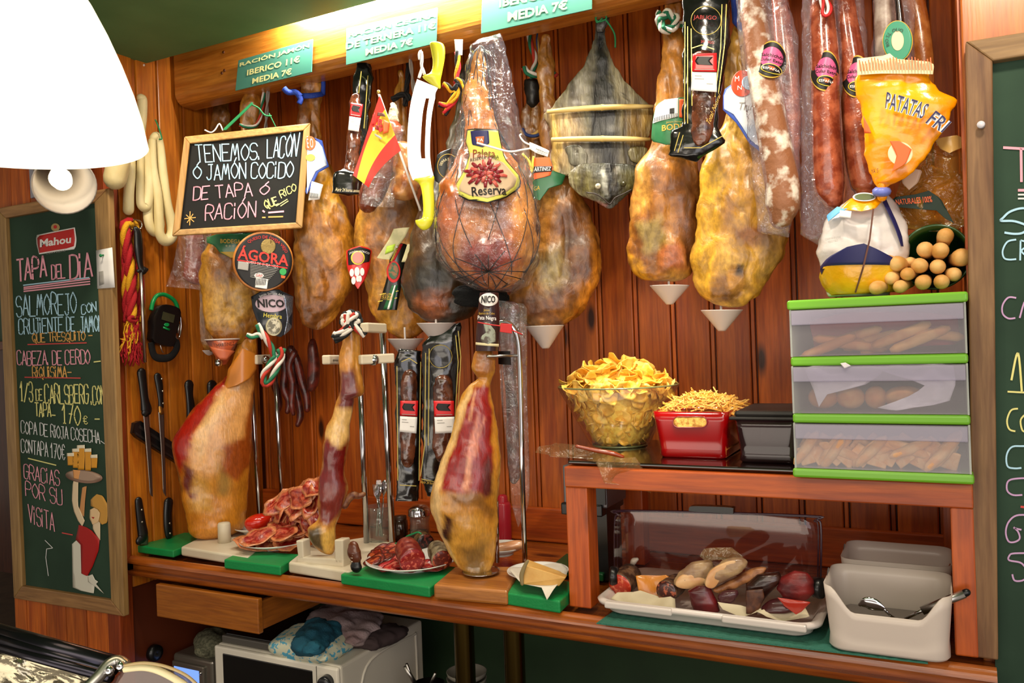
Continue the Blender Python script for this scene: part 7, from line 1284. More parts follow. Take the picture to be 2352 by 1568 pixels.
def tl(label, a, b, a2, b2, rpx, mat, cutm, Y, dY): r_ = rpx * (CAM - PY(a, b, Y)).length / F; return log('chorizo_end', label, PY(a, b, Y), PY(a2, b2, Y + dY), r_, mat, cutm, group='chorizo ends in the tray')
t = tl('thick chorizo end with bright red cut face, nearest the shelf leg', 1424, 1345, 1455, 1312, 27, NSK, CORZ, Yf + .06, .07); obj('casing_tip', limb([(1452, 1296, 5), (1456, 1288, 7), (1463, 1284, 4)], flat(Yf + .13), 10), mk('casing tip', '#b8a898', .4), t)
tl('dark chorizo end with speckled cut face in the middle of the tray', 1530, 1358, 1562, 1335, 23, NSK, mk('dark chorizo cut', '#3a100c', .3, noise_=(100, '#a8563a', .52, .6), coat=.4), Yf + .05, .08)
def chunk(label, poly, Y, mat, ratio=.6, face_=None, name='cured_meat_chunk', smooth=True, group='cured meat pieces in the tray', cut=None, amp=.003):
    cx = sum(q[0] for q in poly) / len(poly); cy = sum(q[1] for q in poly) / len(poly); S = face(cx, cy, Y); t = T(name, label, 'cured meat', S(cx, max(q[1] for q in poly)), group); obj('meat', blob(poly, S, ratio, nr=36, ns=32, amp=amp, fs_=50, smooth=smooth, p=.8), mat, t)
    if cut: obj('cut_face', blob(cut[0], lambda x, y, o=0: S(x, y, o + cut[2]), .18, nr=24, ns=24, smooth=smooth), cut[1], t)
    return t
PALE = mk('pale cured loin', '#c0a070', .4, noise_=(20, '#8a6a50', .4, .62), bump=(40, .6), coat=.2); REDM = mk('red cecina', '#480a10', .3, coat=.25, noise_=(30, '#681418', .4, .6)); DKM = mk('dark cecina', '#1c0c0a', .3, coat=.4, noise_=(30, '#3a1c14', .4, .6), bump=(40, .5)); PCUT = mk('pale cut', '#d8ac78', .35, coat=.3, noise_=(30, '#c8905c', .4, .6))
chunk('pale cured fillet piece lying in the middle of the meat tray', [(1550, 1342), (1560, 1315), (1590, 1292), (1625, 1286), (1640, 1296), (1632, 1330), (1610, 1345), (1575, 1350)], Yf + .06, PALE, .45, cut=([(1552, 1340), (1562, 1318), (1600, 1312), (1622, 1326), (1610, 1342), (1575, 1348)], PCUT, .012))
chunk('long pale cured fillet with purple side resting on top of the others', [(1619, 1340), (1630, 1310), (1665, 1285), (1700, 1280), (1716, 1292), (1700, 1315), (1660, 1335), (1635, 1348)], Yf + .035, PALE, .45, cut=([(1620, 1340), (1632, 1306), (1670, 1286), (1690, 1288), (1660, 1320), (1640, 1346)], PCUT, .01))
chunk('brown cured strip under the long pale fillet', [(1640, 1352), (1680, 1330), (1730, 1305), (1762, 1304), (1740, 1325), (1690, 1350), (1655, 1362)], Yf + .05, mk('brown cured strip', '#6a3c24', .35, noise_=(40, '#a06a40', .42, .6), bump=(40, .6)), .5)
chunk('red cecina wedge standing at the front middle of the tray', [(1580, 1356), (1600, 1345), (1628, 1344), (1648, 1380), (1654, 1402), (1640, 1408), (1592, 1402)], Yf + .03, REDM, .5, smooth=False, amp=.001)
chunk('small dark purple meat piece in front of the brown strip', [(1648, 1372), (1660, 1358), (1690, 1354), (1694, 1366), (1680, 1384), (1660, 1386)], Yf + .03, mk('purple meat', '#4a2428', .3, coat=.4), .6)
chunk('dark brown wedge with dry cut side, left of the rounded red piece', [(1714, 1400), (1712, 1342), (1740, 1318), (1790, 1312), (1796, 1330), (1760, 1370), (1738, 1402)], Yf + .05, DKM, .6, smooth=False, amp=.001, cut=([(1714, 1398), (1713, 1345), (1752, 1342), (1756, 1362), (1738, 1400)], mk('dry cut', '#3a1c12', .35, noise_=(60, '#5a3420', .4, .6)), .03))
chunk('large rounded deep red meat piece at the white-box end of the tray', [(1784, 1352), (1795, 1325), (1825, 1310), (1855, 1315), (1869, 1335), (1868, 1360), (1840, 1390), (1830, 1396), (1800, 1375)], Yf + .05, mk('deep red meat', '#4a0a0e', .45, coat=.1, noise_=(24, '#7a1a18', .4, .6), bump=(40, .6)), .5, smooth=False, cut=([(1786, 1356), (1862, 1366), (1840, 1388), (1828, 1394), (1802, 1376)], mk('bright red cut', '#a82c1c', .25, coat=.5), .045))
chunk('flat dark red meat piece under the rounded deep red one', [(1748, 1396), (1770, 1378), (1810, 1372), (1840, 1392), (1820, 1404), (1760, 1406)], Yf + .03, mk('wine meat', '#3c1014', .3, coat=.4), .5)
tag(obj('clear_wrap_piece', sheet([(1606, 1276), (1618, 1260), (1680, 1258), (1706, 1275), (1708, 1284), (1660, 1284), (1622, 1290)], face(1655, 1272, Yf + .06), .001, 10, 6, wob=.02), WRP), 'scrap of clear wrap on top of the pale fillets', 'wrap')
# ================================================================== white boxes with ladles
WB = mk('white box plastic', '#cfc0b4', .35, coat=.1)
def dipf(u):
    k = max(0, min(1, (u - .05) / .2)) * max(0, min(1, (.95 - u) / .2)); return .045 * k * k * (3 - 2 * k)
A = PZ(1902, 1466, ZM); B = PZ(2195, 1500, ZM); Yf2 = -.60; xA, xB = PY(1906, 1470, Yf2).x, PY(2178, 1500, Yf2).x; ztw = PY(1880, 1345, Yf2 - .01).z
ztb = PY(1905, 1300, Yf2 + .16).z
t = tub('serving_box', 'white plastic serving box with a scooped front edge, holding a spoon', 'box', xA, xB, Yf2, ZM + .001, (ztb + ztw) / 2 + .004, .155, WB, th=.002, flare=.010, rnd=.028, dip=dipf)
obj('liquid', box(xA + .006, xB - .006, Yf2 + .006, Yf2 + .148, ZM + .004, ZM + .05), mk('brown stock', '#3c2c14', .12, coat=.5), t, False, .02)
obj('handle_slot', sheet(ell(0, 0, .02, .011), lambda x, y, o=0: V((xA - .0085 - o * .3, Yf2 + .08 + x, ztw - .0 - y)), .0008, 8, 6), BKP, t)
tb = tub('serving_box', 'second white plastic serving box standing behind the scooped one', 'box', xA + .01, xB + .002, -.395, ZM + .001, ZM + .001 + ((ztb + ztw) / 2 + .004 - ZM) , .155, WB, th=.002, flare=.010, rnd=.028)
obj('handle_slot', sheet(ell(0, 0, .02, .011), lambda x, y, o=0: V((xA + .0015 - o * .3, -.395 + .08 + x, ztw - y)), .0008, 8, 6), BKP, tb)
t = T('ladle', 'steel ladle with a black-tipped thick handle leaning out of the scooped box', 'ladle', PY(2125, 1405, Yf2 + .06)); S = flat(Yf2 + .04)
obj('handle', tube([S(2118, 1402), S(2215, 1363)], .0078, 16), CHRD, t); obj('cap', limb([(2212, 1364, 10), (2220, 1360, 10)], S, 14), BKP, t); obj('neck', tube([S(2118, 1402), PY(2080, 1420, Yf2 + .07)], .003, 8), CHR, t)
t = T('spoon', 'large steel spoon bowl showing inside the scooped white box', 'spoon', PY(2000, 1400, Yf2 + .05)); obj('bowl', limb([(1976, 1388, 5), (1990, 1384, 14), (2008, 1388, 15), (2026, 1396, 8), (2034, 1402, 3)], flat(Yf2 + .05), 20, .35), CHR, t); obj('handle', tube([PY(2030, 1398, Yf2 + .05), PY(2060, 1425, Yf2 + .07)], .003, 8), CHR, t)
t = T('ladle', 'steel ladle handle sticking out of the rear white box', 'ladle', PY(2180, 1310, -.30)); obj('handle', tube([PY(2172, 1318, -.32), PY(2200, 1278, -.30)], .005, 12), CHR, t); obj('cap', limb([(2198, 1276, 6), (2204, 1266, 6)], flat(-.30), 12), BKP, t)
for a, lb in ((2030, 'brown meatball peeking over the edge of the scooped box'), (2048, 'brown meatball beside another in the rear white box')):
    o = obj('meatball', lathe([(.0005, -.013), (.009, -.009), (.013, 0), (.009, .009), (.0005, .013)], PY(a, 1310, -.34), 20), mk('meatball', '#5a2c18', .5, bump=(80, 1))); tag(o, lb, 'meatball')
# ================================================================== chalkboards and signs
CK_ = {k: mk('chalk ' + k, v, .9) for k, v in dict(pink='#f0a4b4', blue='#b4dcf0', white='#dcdcdc', yellow='#e4dc8c', orange='#e0a85c', lilac='#c8a0c8', red='#d04a48').items()}
BDG = mk('green slate', '#1e3626', .8, noise_=(5, '#2a4432', .35, .7)); BDK = mk('black slate', '#0b0a08', .85, noise_=(6, '#15140f', .4, .7))
def frame4(t, o, w, S, th, mat, off, name='frame_rail', skip=()):
    """four mitred rails; o = outer corners, w = inner corners (tl,tr,br,bl)"""
    for i in range(4):
        if i in skip: continue
        j = (i + 1) % 4; q = [o[i], o[j], w[j], w[i]]; g = hexa([S(a, b, off + th) for a, b in q] + [S(a, b, off) for a, b in q]); obj(name, g, mat[i % 2], t, False, .003)
S = flat(-.622); t = T('tall_chalkboard', 'tall green chalkboard with beer poster artwork below the white spotlight', 'chalkboard', S(150, 1400))
fo_, fi = [(5, 480), (262, 434), (298, 1411), (45, 1370)], [(26, 502), (230, 466), (268, 1374), (64, 1342)]
FRX = wood('board frame x', '#8a6238', '#a87c4c', 'X', .5, coat=.05, dark='#3a2412'); FRZ = wood('board frame z', '#94703e', '#b08a54', 'Z', .5, coat=.05, dark='#3a2412')
obj('slate', sheet([(24, 500), (234, 462), (270, 1378), (62, 1346)], S, .006, 4, 4), BDG, t, False); frame4(t, fo_, fi, S, .02, (FRX, FRZ), 0)
S = flat(-.629); R_ = INK['red']
obj('logo_rim', sheet([(83, 540), (120, 532), (172, 522), (176, 550), (173, 572), (140, 576), (90, 584), (84, 560)], S, .0004, 6, 6), INK['white'], t); obj('logo_field', sheet([(86, 542), (120, 535), (170, 525), (173, 550), (170, 568), (136, 573), (91, 581), (87, 560)], S, .0004, 6, 6, .0008), R_, t); txt('Mahou', [(93, 550), (165, 540), (164, 558), (93, 568)], S, INK['white'], t, .0018, .03)
ring_(128, 522, 10, 9, S, .0004, .0008, mk('crest', '#a8905c', .5), t, 'crest'); ring_(128, 521, 4, 4, S, .0004, .0016, INK['red'], t, 'crest'); txt('CERVEZAS', [(106, 580), (151, 573), (151, 577), (106, 584)], S, INK['grey'], t, .001)
c_ = CK_
chalk([('TAPA', q4(38, 598, 108, 588, 50, 46), c_['pink'], 4), ('DEL', q4(118, 610, 150, 606, 32), c_['pink'], 3), ('DiA', q4(158, 588, 212, 580, 54), c_['pink'], 4), ('SALMOREJO', q4(36, 680, 176, 672, 46, 48), c_['blue'], 2.6), ('con', q4(186, 690, 222, 682, 32), c_['blue'], 2.4), ('CRUJiENTE', q4(42, 734, 146, 728, 34), c_['blue'], 2.4), ('DE', q4(152, 728, 172, 727, 32), c_['blue'], 2.4), ('JAMON', q4(184, 728, 236, 724, 36), c_['blue'], 2.4),
       ('QUE TRESQUiTO -', q4(74, 766, 213, 760, 20), c_['orange'], 2.2), ('CABEZA. DE CERDO', q4(38, 806, 208, 804, 32), c_['pink'], 2.2), ('RiQUiSiMA-', q4(74, 842, 165, 842, 25), c_['orange'], 2.2), ('1/3', q4(46, 876, 76, 880, 44), c_['yellow'], 2.6), ('DE', q4(82, 894, 98, 894, 26), c_['yellow'], 2.2), ('CARLSBERG', q4(102, 884, 204, 884, 42), c_['yellow'], 2.6), ('.CON', q4(208, 886, 241, 884, 42), c_['yellow'], 2.4), ('TAPA_', q4(80, 925, 128, 928, 30), c_['yellow'], 2.4), ('170', q4(142, 926, 186, 932, 44), c_['yellow'], 2.6), ('€', q4(190, 954, 202, 955, 18), c_['yellow'], 2),
       ('COPA DE RiOJA COSECHA', q4(48, 966, 230, 990, 28), c_['white'], 1.8), ('CONTAPA 170€', q4(48, 1008, 150, 1022, 30, 34), c_['white'], 1.8), ('GRACiAS', q4(54, 1066, 138, 1082, 32, 34), c_['pink'], 2), ('POR SU', q4(58, 1106, 144, 1124, 32, 36), c_['pink'], 2), ('ViSiTA', q4(64, 1158, 126, 1178, 40, 42), c_['pink'], 2)], S, t, .0012)
strokes([[(55, 660), (208, 640)], [(55, 669), (208, 652)], [(55, 664), (208, 646)]], S, c_['pink'], t, 3, .0012); strokes([[(54, 655), (206, 637)]], S, c_['blue'], t, 2.5, .0012); strokes([[(64, 791), (200, 787)], [(57, 866), (186, 868)], [(143, 1223), (168, 1228)]], S, c_['red'], t, 2.5, .0012); strokes([[(65, 1052), (130, 1068)], [(216, 831), (232, 829)], [(218, 962), (230, 962)]], S, c_['yellow'], t, 2.5, .0012)
strokes([[(104, 1240), (122, 1258), (108, 1260), (106, 1280), (112, 1322)], [(232, 1012), (243, 1020)]], S, c_['white'], t, 1.5, .0012)
def art(ps, col, o=.001): obj('poster_art', sheet(ps, S, .0003, 6, 10, o), mk('art ' + col, col, .5), t)
# the waitress with the tray, painted flat
art([(166, 1245), (190, 1235), (190, 1318), (220, 1330), (216, 1362), (168, 1352)], '#d8d4c4'); art([(182, 1205), (196, 1208), (212, 1218), (230, 1238), (228, 1262), (214, 1300), (202, 1322), (188, 1318), (186, 1240), (172, 1248), (178, 1225)], '#a81410', .0016)
art([(180, 1195), (170, 1172), (166, 1148), (168, 1110), (173, 1092), (181, 1090), (180, 1160), (196, 1196), (190, 1208)], '#e0c8a4', .0014); art([(183, 1176), (186, 1150), (190, 1118), (200, 1116), (196, 1150), (194, 1186)], '#c88c54', .0012); art([(169, 1078), (186, 1080), (182, 1100), (171, 1098)], '#e09c5c', .0024)
art([(214, 1202), (231, 1196), (231, 1240), (222, 1228), (214, 1214)], '#e0c8a4', .0012); art([(208, 1170), (224, 1162), (232, 1176), (228, 1198), (214, 1204), (207, 1190)], '#e4c090', .002); art([(210, 1146), (224, 1134), (238, 1138), (250, 1160), (248, 1200), (236, 1204), (228, 1196), (232, 1178), (222, 1164), (210, 1166)], '#c8923c', .0024); art([(212, 1186), (219, 1187), (216, 1191)], '#b01810', .0028)
art(ell(194, 1094, 43, 15, 24, .1), '#8a6a58', .0016); art(ell(194, 1092, 38, 11, 24, .1), '#a88c78', .002)
for x_, y0, y1, w in ((164, 1044, 1068, 8), (176, 1034, 1074, 8), (188, 1026, 1078, 9), (204, 1034, 1080, 8), (218, 1048, 1074, 8)): art([(x_ - w, y0), (x_ + w, y0), (x_ + w * .8, y1), (x_ - w * .8, y1)], '#d89424', .0028); art([(x_ - w, y0 - 4), (x_ + w, y0 - 5), (x_ + w, y0 + 3), (x_ - w, y0 + 3)], '#e8dcc0', .0034)
art([(203, 1322), (214, 1318), (222, 1334), (240, 1338), (222, 1340), (240, 1362), (218, 1344), (204, 1336)], '#d8d4c4', .0022)
t2 = T('pinned_note', 'small white printed note pinned to the edge of the tall chalkboard', 'note', flat(-.645)(240, 660)); Sn = flat(-.644); obj('paper', sheet([(221, 575), (258, 568), (264, 660), (224, 663)], Sn, .0006, 3, 3), INK['white'], t2); obj('pin', lathe([(0, 0), (.003, 0), (.002, .008), (.005, .012), (0, .014)], Sn(238, 586, .001), 12, axis=(.3, -1, -.2)), GT, t2); obj('print', sheet([(228, 624), (238, 622), (240, 652), (229, 656)], Sn, .0003, 3, 3, .001), INK['grey'], t2)
# small hanging chalkboard
S = face(556, 415, -.47); t = T('small_chalkboard', 'small black chalkboard in a pale frame hanging by a green ribbon', 'chalkboard', S(556, 543))
o1, i1 = [(424, 316), (713, 285), (694, 525), (396, 543)], [(437, 332), (696, 302), (679, 512), (414, 528)]
PFX = wood('pale frame x', '#b88844', '#d0a460', 'X', .45, False, coat=.1); PFZ = wood('pale frame z', '#b88844', '#d0a460', 'Z', .45, False, coat=.1)
obj('slate', sheet([(434, 328), (700, 298), (682, 516), (411, 532)], S, .005, 3, 3), BDK, t, False); frame4(t, o1, i1, S, .016, (PFX, PFZ), -.002)
B_ = c_['blue']; P = c_['pink']
chalk([('TENEMOS.', [(446, 334), (602, 330), (600, 366), (450, 374)], B_, 2.6), ('LACÓN', [(612, 322), (690, 306), (682, 360), (612, 364)], B_, 2.6), ('Ó', [(442, 384), (464, 382), (464, 410), (444, 412)], B_, 2.6), ('JAMÓN', [(474, 380), (566, 374), (566, 410), (474, 414)], B_, 2.6), ('COCiDO', [(576, 376), (676, 372), (674, 408), (574, 411)], B_, 2.6),
       ('DE', [(444, 432), (484, 428), (480, 458), (442, 462)], P, 2.6), ('TAPA', [(492, 428), (580, 420), (582, 450), (494, 456)], P, 2.6), ('Ó', [(596, 428), (622, 424), (618, 446), (596, 448)], P, 2.6), ('RACiÓN', [(472, 472), (590, 462), (588, 498), (470, 506)], P, 2.6), ('QUE', [(604, 462), (634, 452), (640, 468), (610, 480)], c_['yellow'], 2.6), ('RiCO', [(640, 442), (678, 420), (682, 436), (646, 456)], c_['yellow'], 2.2)], S, t, .0065)
strokes([[(634, 474), (660, 458)], [(644, 474), (662, 462)]], S, c_['yellow'], t, 2, .0065); strokes([[(616, 489), (652, 486)], [(603, 484), (608, 488)]], S, P, t, 4, .0065); strokes([[(616, 499), (650, 498)], [(602, 500), (610, 500)]], S, c_['orange'], t, 3, .0065); strokes([[(437, 486), (436, 518)], [(424, 503), (450, 500)], [(428, 494), (446, 510)], [(444, 492), (430, 512)]], S, c_['orange'], t, 2, .0065)
obj('ribbon', sheet([(512, 300), (516, 294), (568, 245), (578, 236), (582, 238), (572, 250), (520, 300)], S, .001, 3, 16, .006), GT, t); obj('ribbon', tube([S(a, b, -.01) for a, b in cat([(578, 238), (594, 246), (608, 262), (624, 264)], 4)], .0025, 8), GT, t); obj('ribbon', tube([S(a, b, -.01) for a, b in cat([(618, 258), (626, 274), (634, 290)], 4)], .0016, 8), GT, t); obj('tie_end', tube([S(a, b, .0) for a, b in cat([(470, 298), (484, 304), (494, 298), (504, 284), (512, 300)], 4)], .002, 8), INK['white'], t)
# right-hand board
S = flat(-.505); t = T('large_chalkboard', 'large green chalkboard in a rustic brown frame beside the drawer tower', 'chalkboard', PY(2290, 1500, -.5))
obj('slate', sheet([(2274, 120), (2700, 50), (2760, 1800), (2286, 1620)], S, .008, 4, 4), BDG, t, False)
BFZ = wood('rustic frame z', '#6a4628', '#8e6a44', 'Z', .6, coat=0, dark='#2a1a10'); BFX = wood('rustic frame x', '#8a683e', '#a8865a', 'X', .6, coat=0, dark='#2a1a10')
obj('frame_rail', hexa([S(a, b, .03) for a, b in ((2217, 106), (2278, 150), (2291, 1503), (2234, 1496))] + [S(a, b, 0) for a, b in ((2217, 106), (2278, 150), (2291, 1503), (2234, 1496))]), BFZ, t, False, .003)
q = [(2217, 106), (2700, 30), (2700, 84), (2278, 150)]; obj('frame_rail', hexa([S(a, b, .03) for a, b in q] + [S(a, b, 0) for a, b in q]), BFX, t, False, .003)
obj('pin', lathe([(0, 0), (.005, 0), (.003, .006), (.007, .010), (.006, .014), (0, .015)], S(2254, 298, .03), 16, axis=(-.2, -1, .1)), mk('white pin', '#d0ccd4', .3), t)
S = flat(-.514)
strokes([[(2304, 339), (2420, 346)], [(2345, 340), (2346, 418)]], S, P, t, 6, .001); strokes([[(2338, 437), (2420, 437)]], S, P, t, 6, .001); strokes([[(2338, 447), (2420, 447)], [(2338, 456), (2420, 456)]], S, c_['white'], t, 4, .001)
def sk(pts, m, w=4): strokes([cat(pts, 5)], S, m, t, w, .001)
sk([(2390, 485), (2350, 478), (2320, 486), (2304, 500), (2299, 507), (2330, 508), (2360, 520), (2350, 534), (2330, 537), (2307, 534)], B_, 5); sk([(2334, 550), (2314, 555), (2303, 575), (2306, 592), (2318, 596), (2334, 595)], B_); sk([(2344, 552), (2343, 598)], B_); sk([(2344, 552), (2370, 560), (2346, 576), (2372, 598)], B_)
sk([(2334, 684), (2316, 683), (2303, 700), (2303, 720), (2316, 731), (2332, 730)], c_['lilac']); sk([(2342, 730), (2356, 690), (2372, 730)], c_['lilac']); sk([(2323, 873), (2338, 810), (2347, 900)], c_['yellow'], 5); sk([(2314, 899), (2352, 901)], c_['yellow'], 4)
sk([(2338, 938), (2322, 942), (2313, 965), (2318, 985), (2332, 990)], c_['yellow']); sk([(2356, 950), (2344, 965), (2350, 990), (2366, 980), (2362, 955), (2352, 950)], c_['yellow']); sk([(2400, 1024), (2350, 1024), (2324, 1026), (2312, 1045), (2314, 1070), (2330, 1075), (2346, 1074)], B_); sk([(2380, 1098), (2340, 1098), (2316, 1104), (2313, 1125), (2326, 1136), (2348, 1136)], c_['lilac'])
strokes([[(2344, 1163), (2380, 1168)]], S, c_['red'], t, 5, .001); sk([(2390, 1186), (2340, 1182), (2318, 1196), (2310, 1220), (2316, 1242), (2330, 1244), (2342, 1236), (2338, 1220), (2328, 1210)], c_['lilac']); sk([(2328, 1212), (2346, 1216)], c_['lilac']); sk([(2390, 1270), (2330, 1270), (2318, 1276), (2318, 1286), (2345, 1292), (2360, 1310)], c_['lilac']); sk([(2325, 1318), (2330, 1332), (2346, 1333), (2360, 1326)], c_['lilac'])
# the three green price signs on the beam
SGN = mk('price sign green', '#3c7868', .45, noise_=(3, '#48806e', .4, .6)); YL = mk('sign lettering', '#e0d890', .5)
S = flat(-.366)
def sign(lab, q, lines):
    t = T('price_sign', lab, 'sign', S(*q[3]), 'green price signs on the beam'); obj('panel', sheet(q, S, .003, 4, 4), SGN, t, False, .0008)
    g = G(); tl, tr, br, bl = q; mm = lambda a, b, u: (a[0] + (b[0] - a[0]) * u, a[1] + (b[1] - a[1]) * u); e = lambda u, v: mm(mm(tl, tr, u), mm(bl, br, u), v)
    for s, u0, u1, v0, v1 in lines: txt(s, [e(u0, v0), e(u1, v0), e(u1, v1), e(u0, v1)], S, YL, t, .004, .025)
sign('green price sign nearest the side wall, offering jamón for 11 euros', [(549, 139), (720, 90), (717, 166), (542, 209)], [('RACIÓN JAMÓN', .03, .96, .08, .27), ('IBERICO 11€', .14, .84, .40, .60), ('MEDIA 7€', .22, .74, .72, .92)])
sign('green price sign in the middle of the beam, offering cecina', [(797, 66), (1006, 18), (1003, 100), (796, 150)], [('RACIÓN CECINA', .03, .99, .10, .27), ('DE TERNERA 11€', .0, .99, .38, .58), ('MEDIA 7€', .22, .74, .68, .88)])
sign('green price sign by the fish, its top cut off by the picture edge', [(1110, -58), (1362, -98), (1360, 22), (1106, 78)], [('RACIÓN JAMÓN', .05, .95, .20, .36), ('IBERICO 11€', .16, .84, .46, .62), ('MEDIA 7€', .24, .78, .72, .90)])

# ================================================================== under the worktop
OAK = wood('drawer oak', '#9a5210', '#b86c1c', 'X', .4, False, coat=.2)
t = T('wooden_drawer', 'open light wooden drawer hanging under the worktop', 'drawer', V((-1.93, -.5, .79))); Yq = -.60; xa, xb = PY(358, 1365, Yq).x, PY(593, 1410, Yq).x; za, zb_ = PY(594, 1457, Yq).z, .884
obj('front', box(xa, xb, Yq, Yq + .018, za, zb_), OAK, t, False, .003)
for x_ in (xa + .01, xb - .02): obj('side', box(x_, x_ + .012, Yq + .018, -.15, za + .006, zb_ - .012), wood('drawer oak y', '#8a4a10', '#a45c18', 'Y', .45, False), t, False)
obj('drawer_bottom', box(xa + .01, xb - .01, Yq + .018, -.15, za + .006, za + .012), OAK, t, False); obj('back', box(xa + .01, xb - .01, -.16, -.15, za + .006, zb_ - .01), OAK, t, False)
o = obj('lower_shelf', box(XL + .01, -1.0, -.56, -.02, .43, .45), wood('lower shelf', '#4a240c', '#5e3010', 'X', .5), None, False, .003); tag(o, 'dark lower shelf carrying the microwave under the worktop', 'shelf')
MW = mk('microwave white', '#d0c8b8', .35); MWG = mk('microwave glass', '#060606', .08, coat=1); Ym = -.555
x0, x1 = PY(491, 1480, Ym).x, PY(775, 1540, Ym).x; zm = PY(491, 1478, Ym).z - .002; t = T('microwave', 'white microwave oven with black door glass under the drawer', 'microwave', V(((x0 + x1) / 2, -.35, .452)))
obj('body', box(x0, x1, Ym + .012, Ym + .40, .452, zm), MW, t, False, .008, seg=3); obj('front_frame', box(x0, x1, Ym, Ym + .014, .452, zm - .002), mk('microwave front', '#dcd4c4', .3), t, False, .006); obj('door_glass', box(x0 + .035, x1 - .085, Ym - .002, Ym + .002, .50, zm - .02), MWG, t, False, .002)
obj('door_seam', box(x1 - .072, x1 - .070, Ym - .001, Ym + .001, .46, zm - .006), mk('seam', '#5a564c', .5), t, False); obj('knob', lathe([(0, -.01), (.020, -.01), (.018, .012), (.010, .014), (0, .014)], PY(748, 1568, Ym - .01), 28, axis=(0, -1, 0)), mk('knob chrome', '#3a3a3c', .2, .6), t)
q = [V((x1 + .0005, Ym + .09, .46)), V((x1 + .0005, Ym + .09, .60)), V((x1 + .0005, Ym + .14, zm - .03)), V((x1 + .0005, Ym + .34, zm - .03)), V((x1 + .0005, Ym + .36, zm - .05)), V((x1 + .0005, Ym + .36, .46))]; obj('side_ridge', tube(cat([tuple(a) for a in q], 5), .004, 8), MW, t)
c = V((x0 + .04, Ym + .03, zm)); t = T('black_tray_device', 'flat black and silver appliance lying on the microwave under the drawer', 'appliance', c + V((.08, .08, .002))); obj('body', box(c.x - .03, c.x + .17, Ym + .02, Ym + .3, zm + .001, zm + .022), mk('silver edge plastic', '#5a5650', .35, .3), t, False, .004); obj('dark_top', box(c.x - .022, c.x + .162, Ym + .03, Ym + .29, zm + .020, zm + .026), mk('piano black', '#0c0a0a', .1, coat=.6), t, False, .002)
def rag(name, label, poly, Y, mat, ratio=.5, amp=.006, seed=1, cat_='cloth', fs=26):
    o = obj(name, blob(poly, top(Y), ratio, nr=50, ns=44, amp=amp, fs_=fs, seed=seed, crease=amp * .8, maxd=60), mat); return tag(o, label, cat_)
rag('folded_towel', 'folded white towel with pale blue dots on the microwave', [(618, 1482), (650, 1460), (700, 1440), (760, 1450), (810, 1474), (808, 1484), (780, 1500), (742, 1516), (720, 1512), (660, 1498), (622, 1492)], zm + .016, mk('dotted towel', '#c0c0a8', .8, noise_=(70, '#4a98b4', .52, .56)), .5, .003)
rag('cleaning_cloth', 'crumpled teal blue cloth on top of the dotted towel', [(670, 1478), (690, 1448), (715, 1430), (750, 1432), (784, 1440), (782, 1462), (760, 1480), (738, 1494), (700, 1496), (676, 1490)], zm + .045, mk('teal cloth', '#10485c', .85, bump=(300, .6), noise_=(20, '#16586c', .4, .6)), .5, .010, 3)
rag('kitchen_towel', 'rumpled pinkish white kitchen towel with red stripes behind the blue cloth', [(700, 1420), (745, 1392), (800, 1395), (870, 1408), (880, 1440), (860, 1452), (830, 1474), (800, 1478), (740, 1440)], zm + .035, mk('stripy towel', '#a89494', .85, bump=(200, .5), noise_=(7, '#8a7070', .4, .6)), .35, .014, 5, fs=18)
rag('dark_cloth', 'dark brownish cloth draped over the back edge of the microwave', [(800, 1470), (850, 1450), (900, 1440), (932, 1440), (932, 1456), (900, 1470), (862, 1482), (810, 1480)], zm + .015, mk('dark cloth', '#3a2c2c', .9), .4, .008, 6)
Yr = -.45; x0, x1 = PY(397, 1530, Yr).x, PY(488, 1530, Yr).x; zr_ = PY(400, 1500, Yr).z; t = T('silver_speaker_unit', 'brushed silver box device with a small lit blue screen beside the microwave', 'device', V(((x0 + x1) / 2, Yr + .05, .452))); SV = mk('brushed silver', '#8a8478', .3, .7)
obj('body', box(x0, x1, Yr, Yr + .14, .452, zr_), SV, t, False, .01, seg=3); obj('front_panel', box(x0 + .004, x1 - .03, Yr - .008, Yr + .004, .46, zr_ - .02), SV, t, False, .005); obj('screen', box(x0 + .015, x1 - .05, Yr - .0095, Yr - .006, zr_ - .085, zr_ - .035), mk('lit screen', '#7aa0e0', .3, emit=('#7aa4ff', .9)), t, False, .002); obj('button', lathe([(0, 0), (.006, 0), (.005, .004), (0, .005)], V((x1 - .042, Yr - .008, zr_ - .04)), 16, axis=(0, -1, 0)), CHR, t)
rag('rolled_cloth', 'grey checked cloth rolled up on the silver device', [(444, 1476), (452, 1462), (480, 1456), (515, 1440), (530, 1452), (524, 1480), (500, 1494), (470, 1502), (448, 1496)], zr_ + .02, mk('grey check', '#5c5c48', .9, noise_=(120, '#7a7860', .45, .55)), .6, .006, 7)
o = obj('black_socket', lathe([(0, 0), (.026, 0), (.024, .016), (.008, .018), (0, .016)], PX(352, 1498, XL + .002), 24, axis=(1, 0, 0)), BKP); tag(o, 'round black knob on the side wall below the worktop', 'knob')
BRS = mk('aged brass', '#5c4a22', .25, 1)
for a, lb in ((1066, 'thick brass pipe under the worktop, in front of the stacked bowls'), (1180, 'thick brass pipe under the worktop, farther from the microwave')):
    p = PY(a, 1460, -.45); o = obj('brass_pipe', lathe([(.026, -.9), (.026, .3)], V((p.x, -.45, .86 - .3 + .3 - .275)), 32), BRS); tag(o, lb, 'pipe')
for k in range(3):
    c = PY(1072, 1552 + k * 15, -.30); t = T('white_bowl', ('top', 'second', 'lowest visible')[k] + ' white bowl of the stack behind the brass pipe', 'bowl', c - V((0, 0, .014)), 'stacked white bowls'); obj('bowl', lathe([(0, -.012), (.03, -.012), (.052, .002), (.056, .014), (.053, .014), (.049, .004), (.028, -.008), (0, -.008)], c, 36), mk('old china', '#8a8478', .3), t)
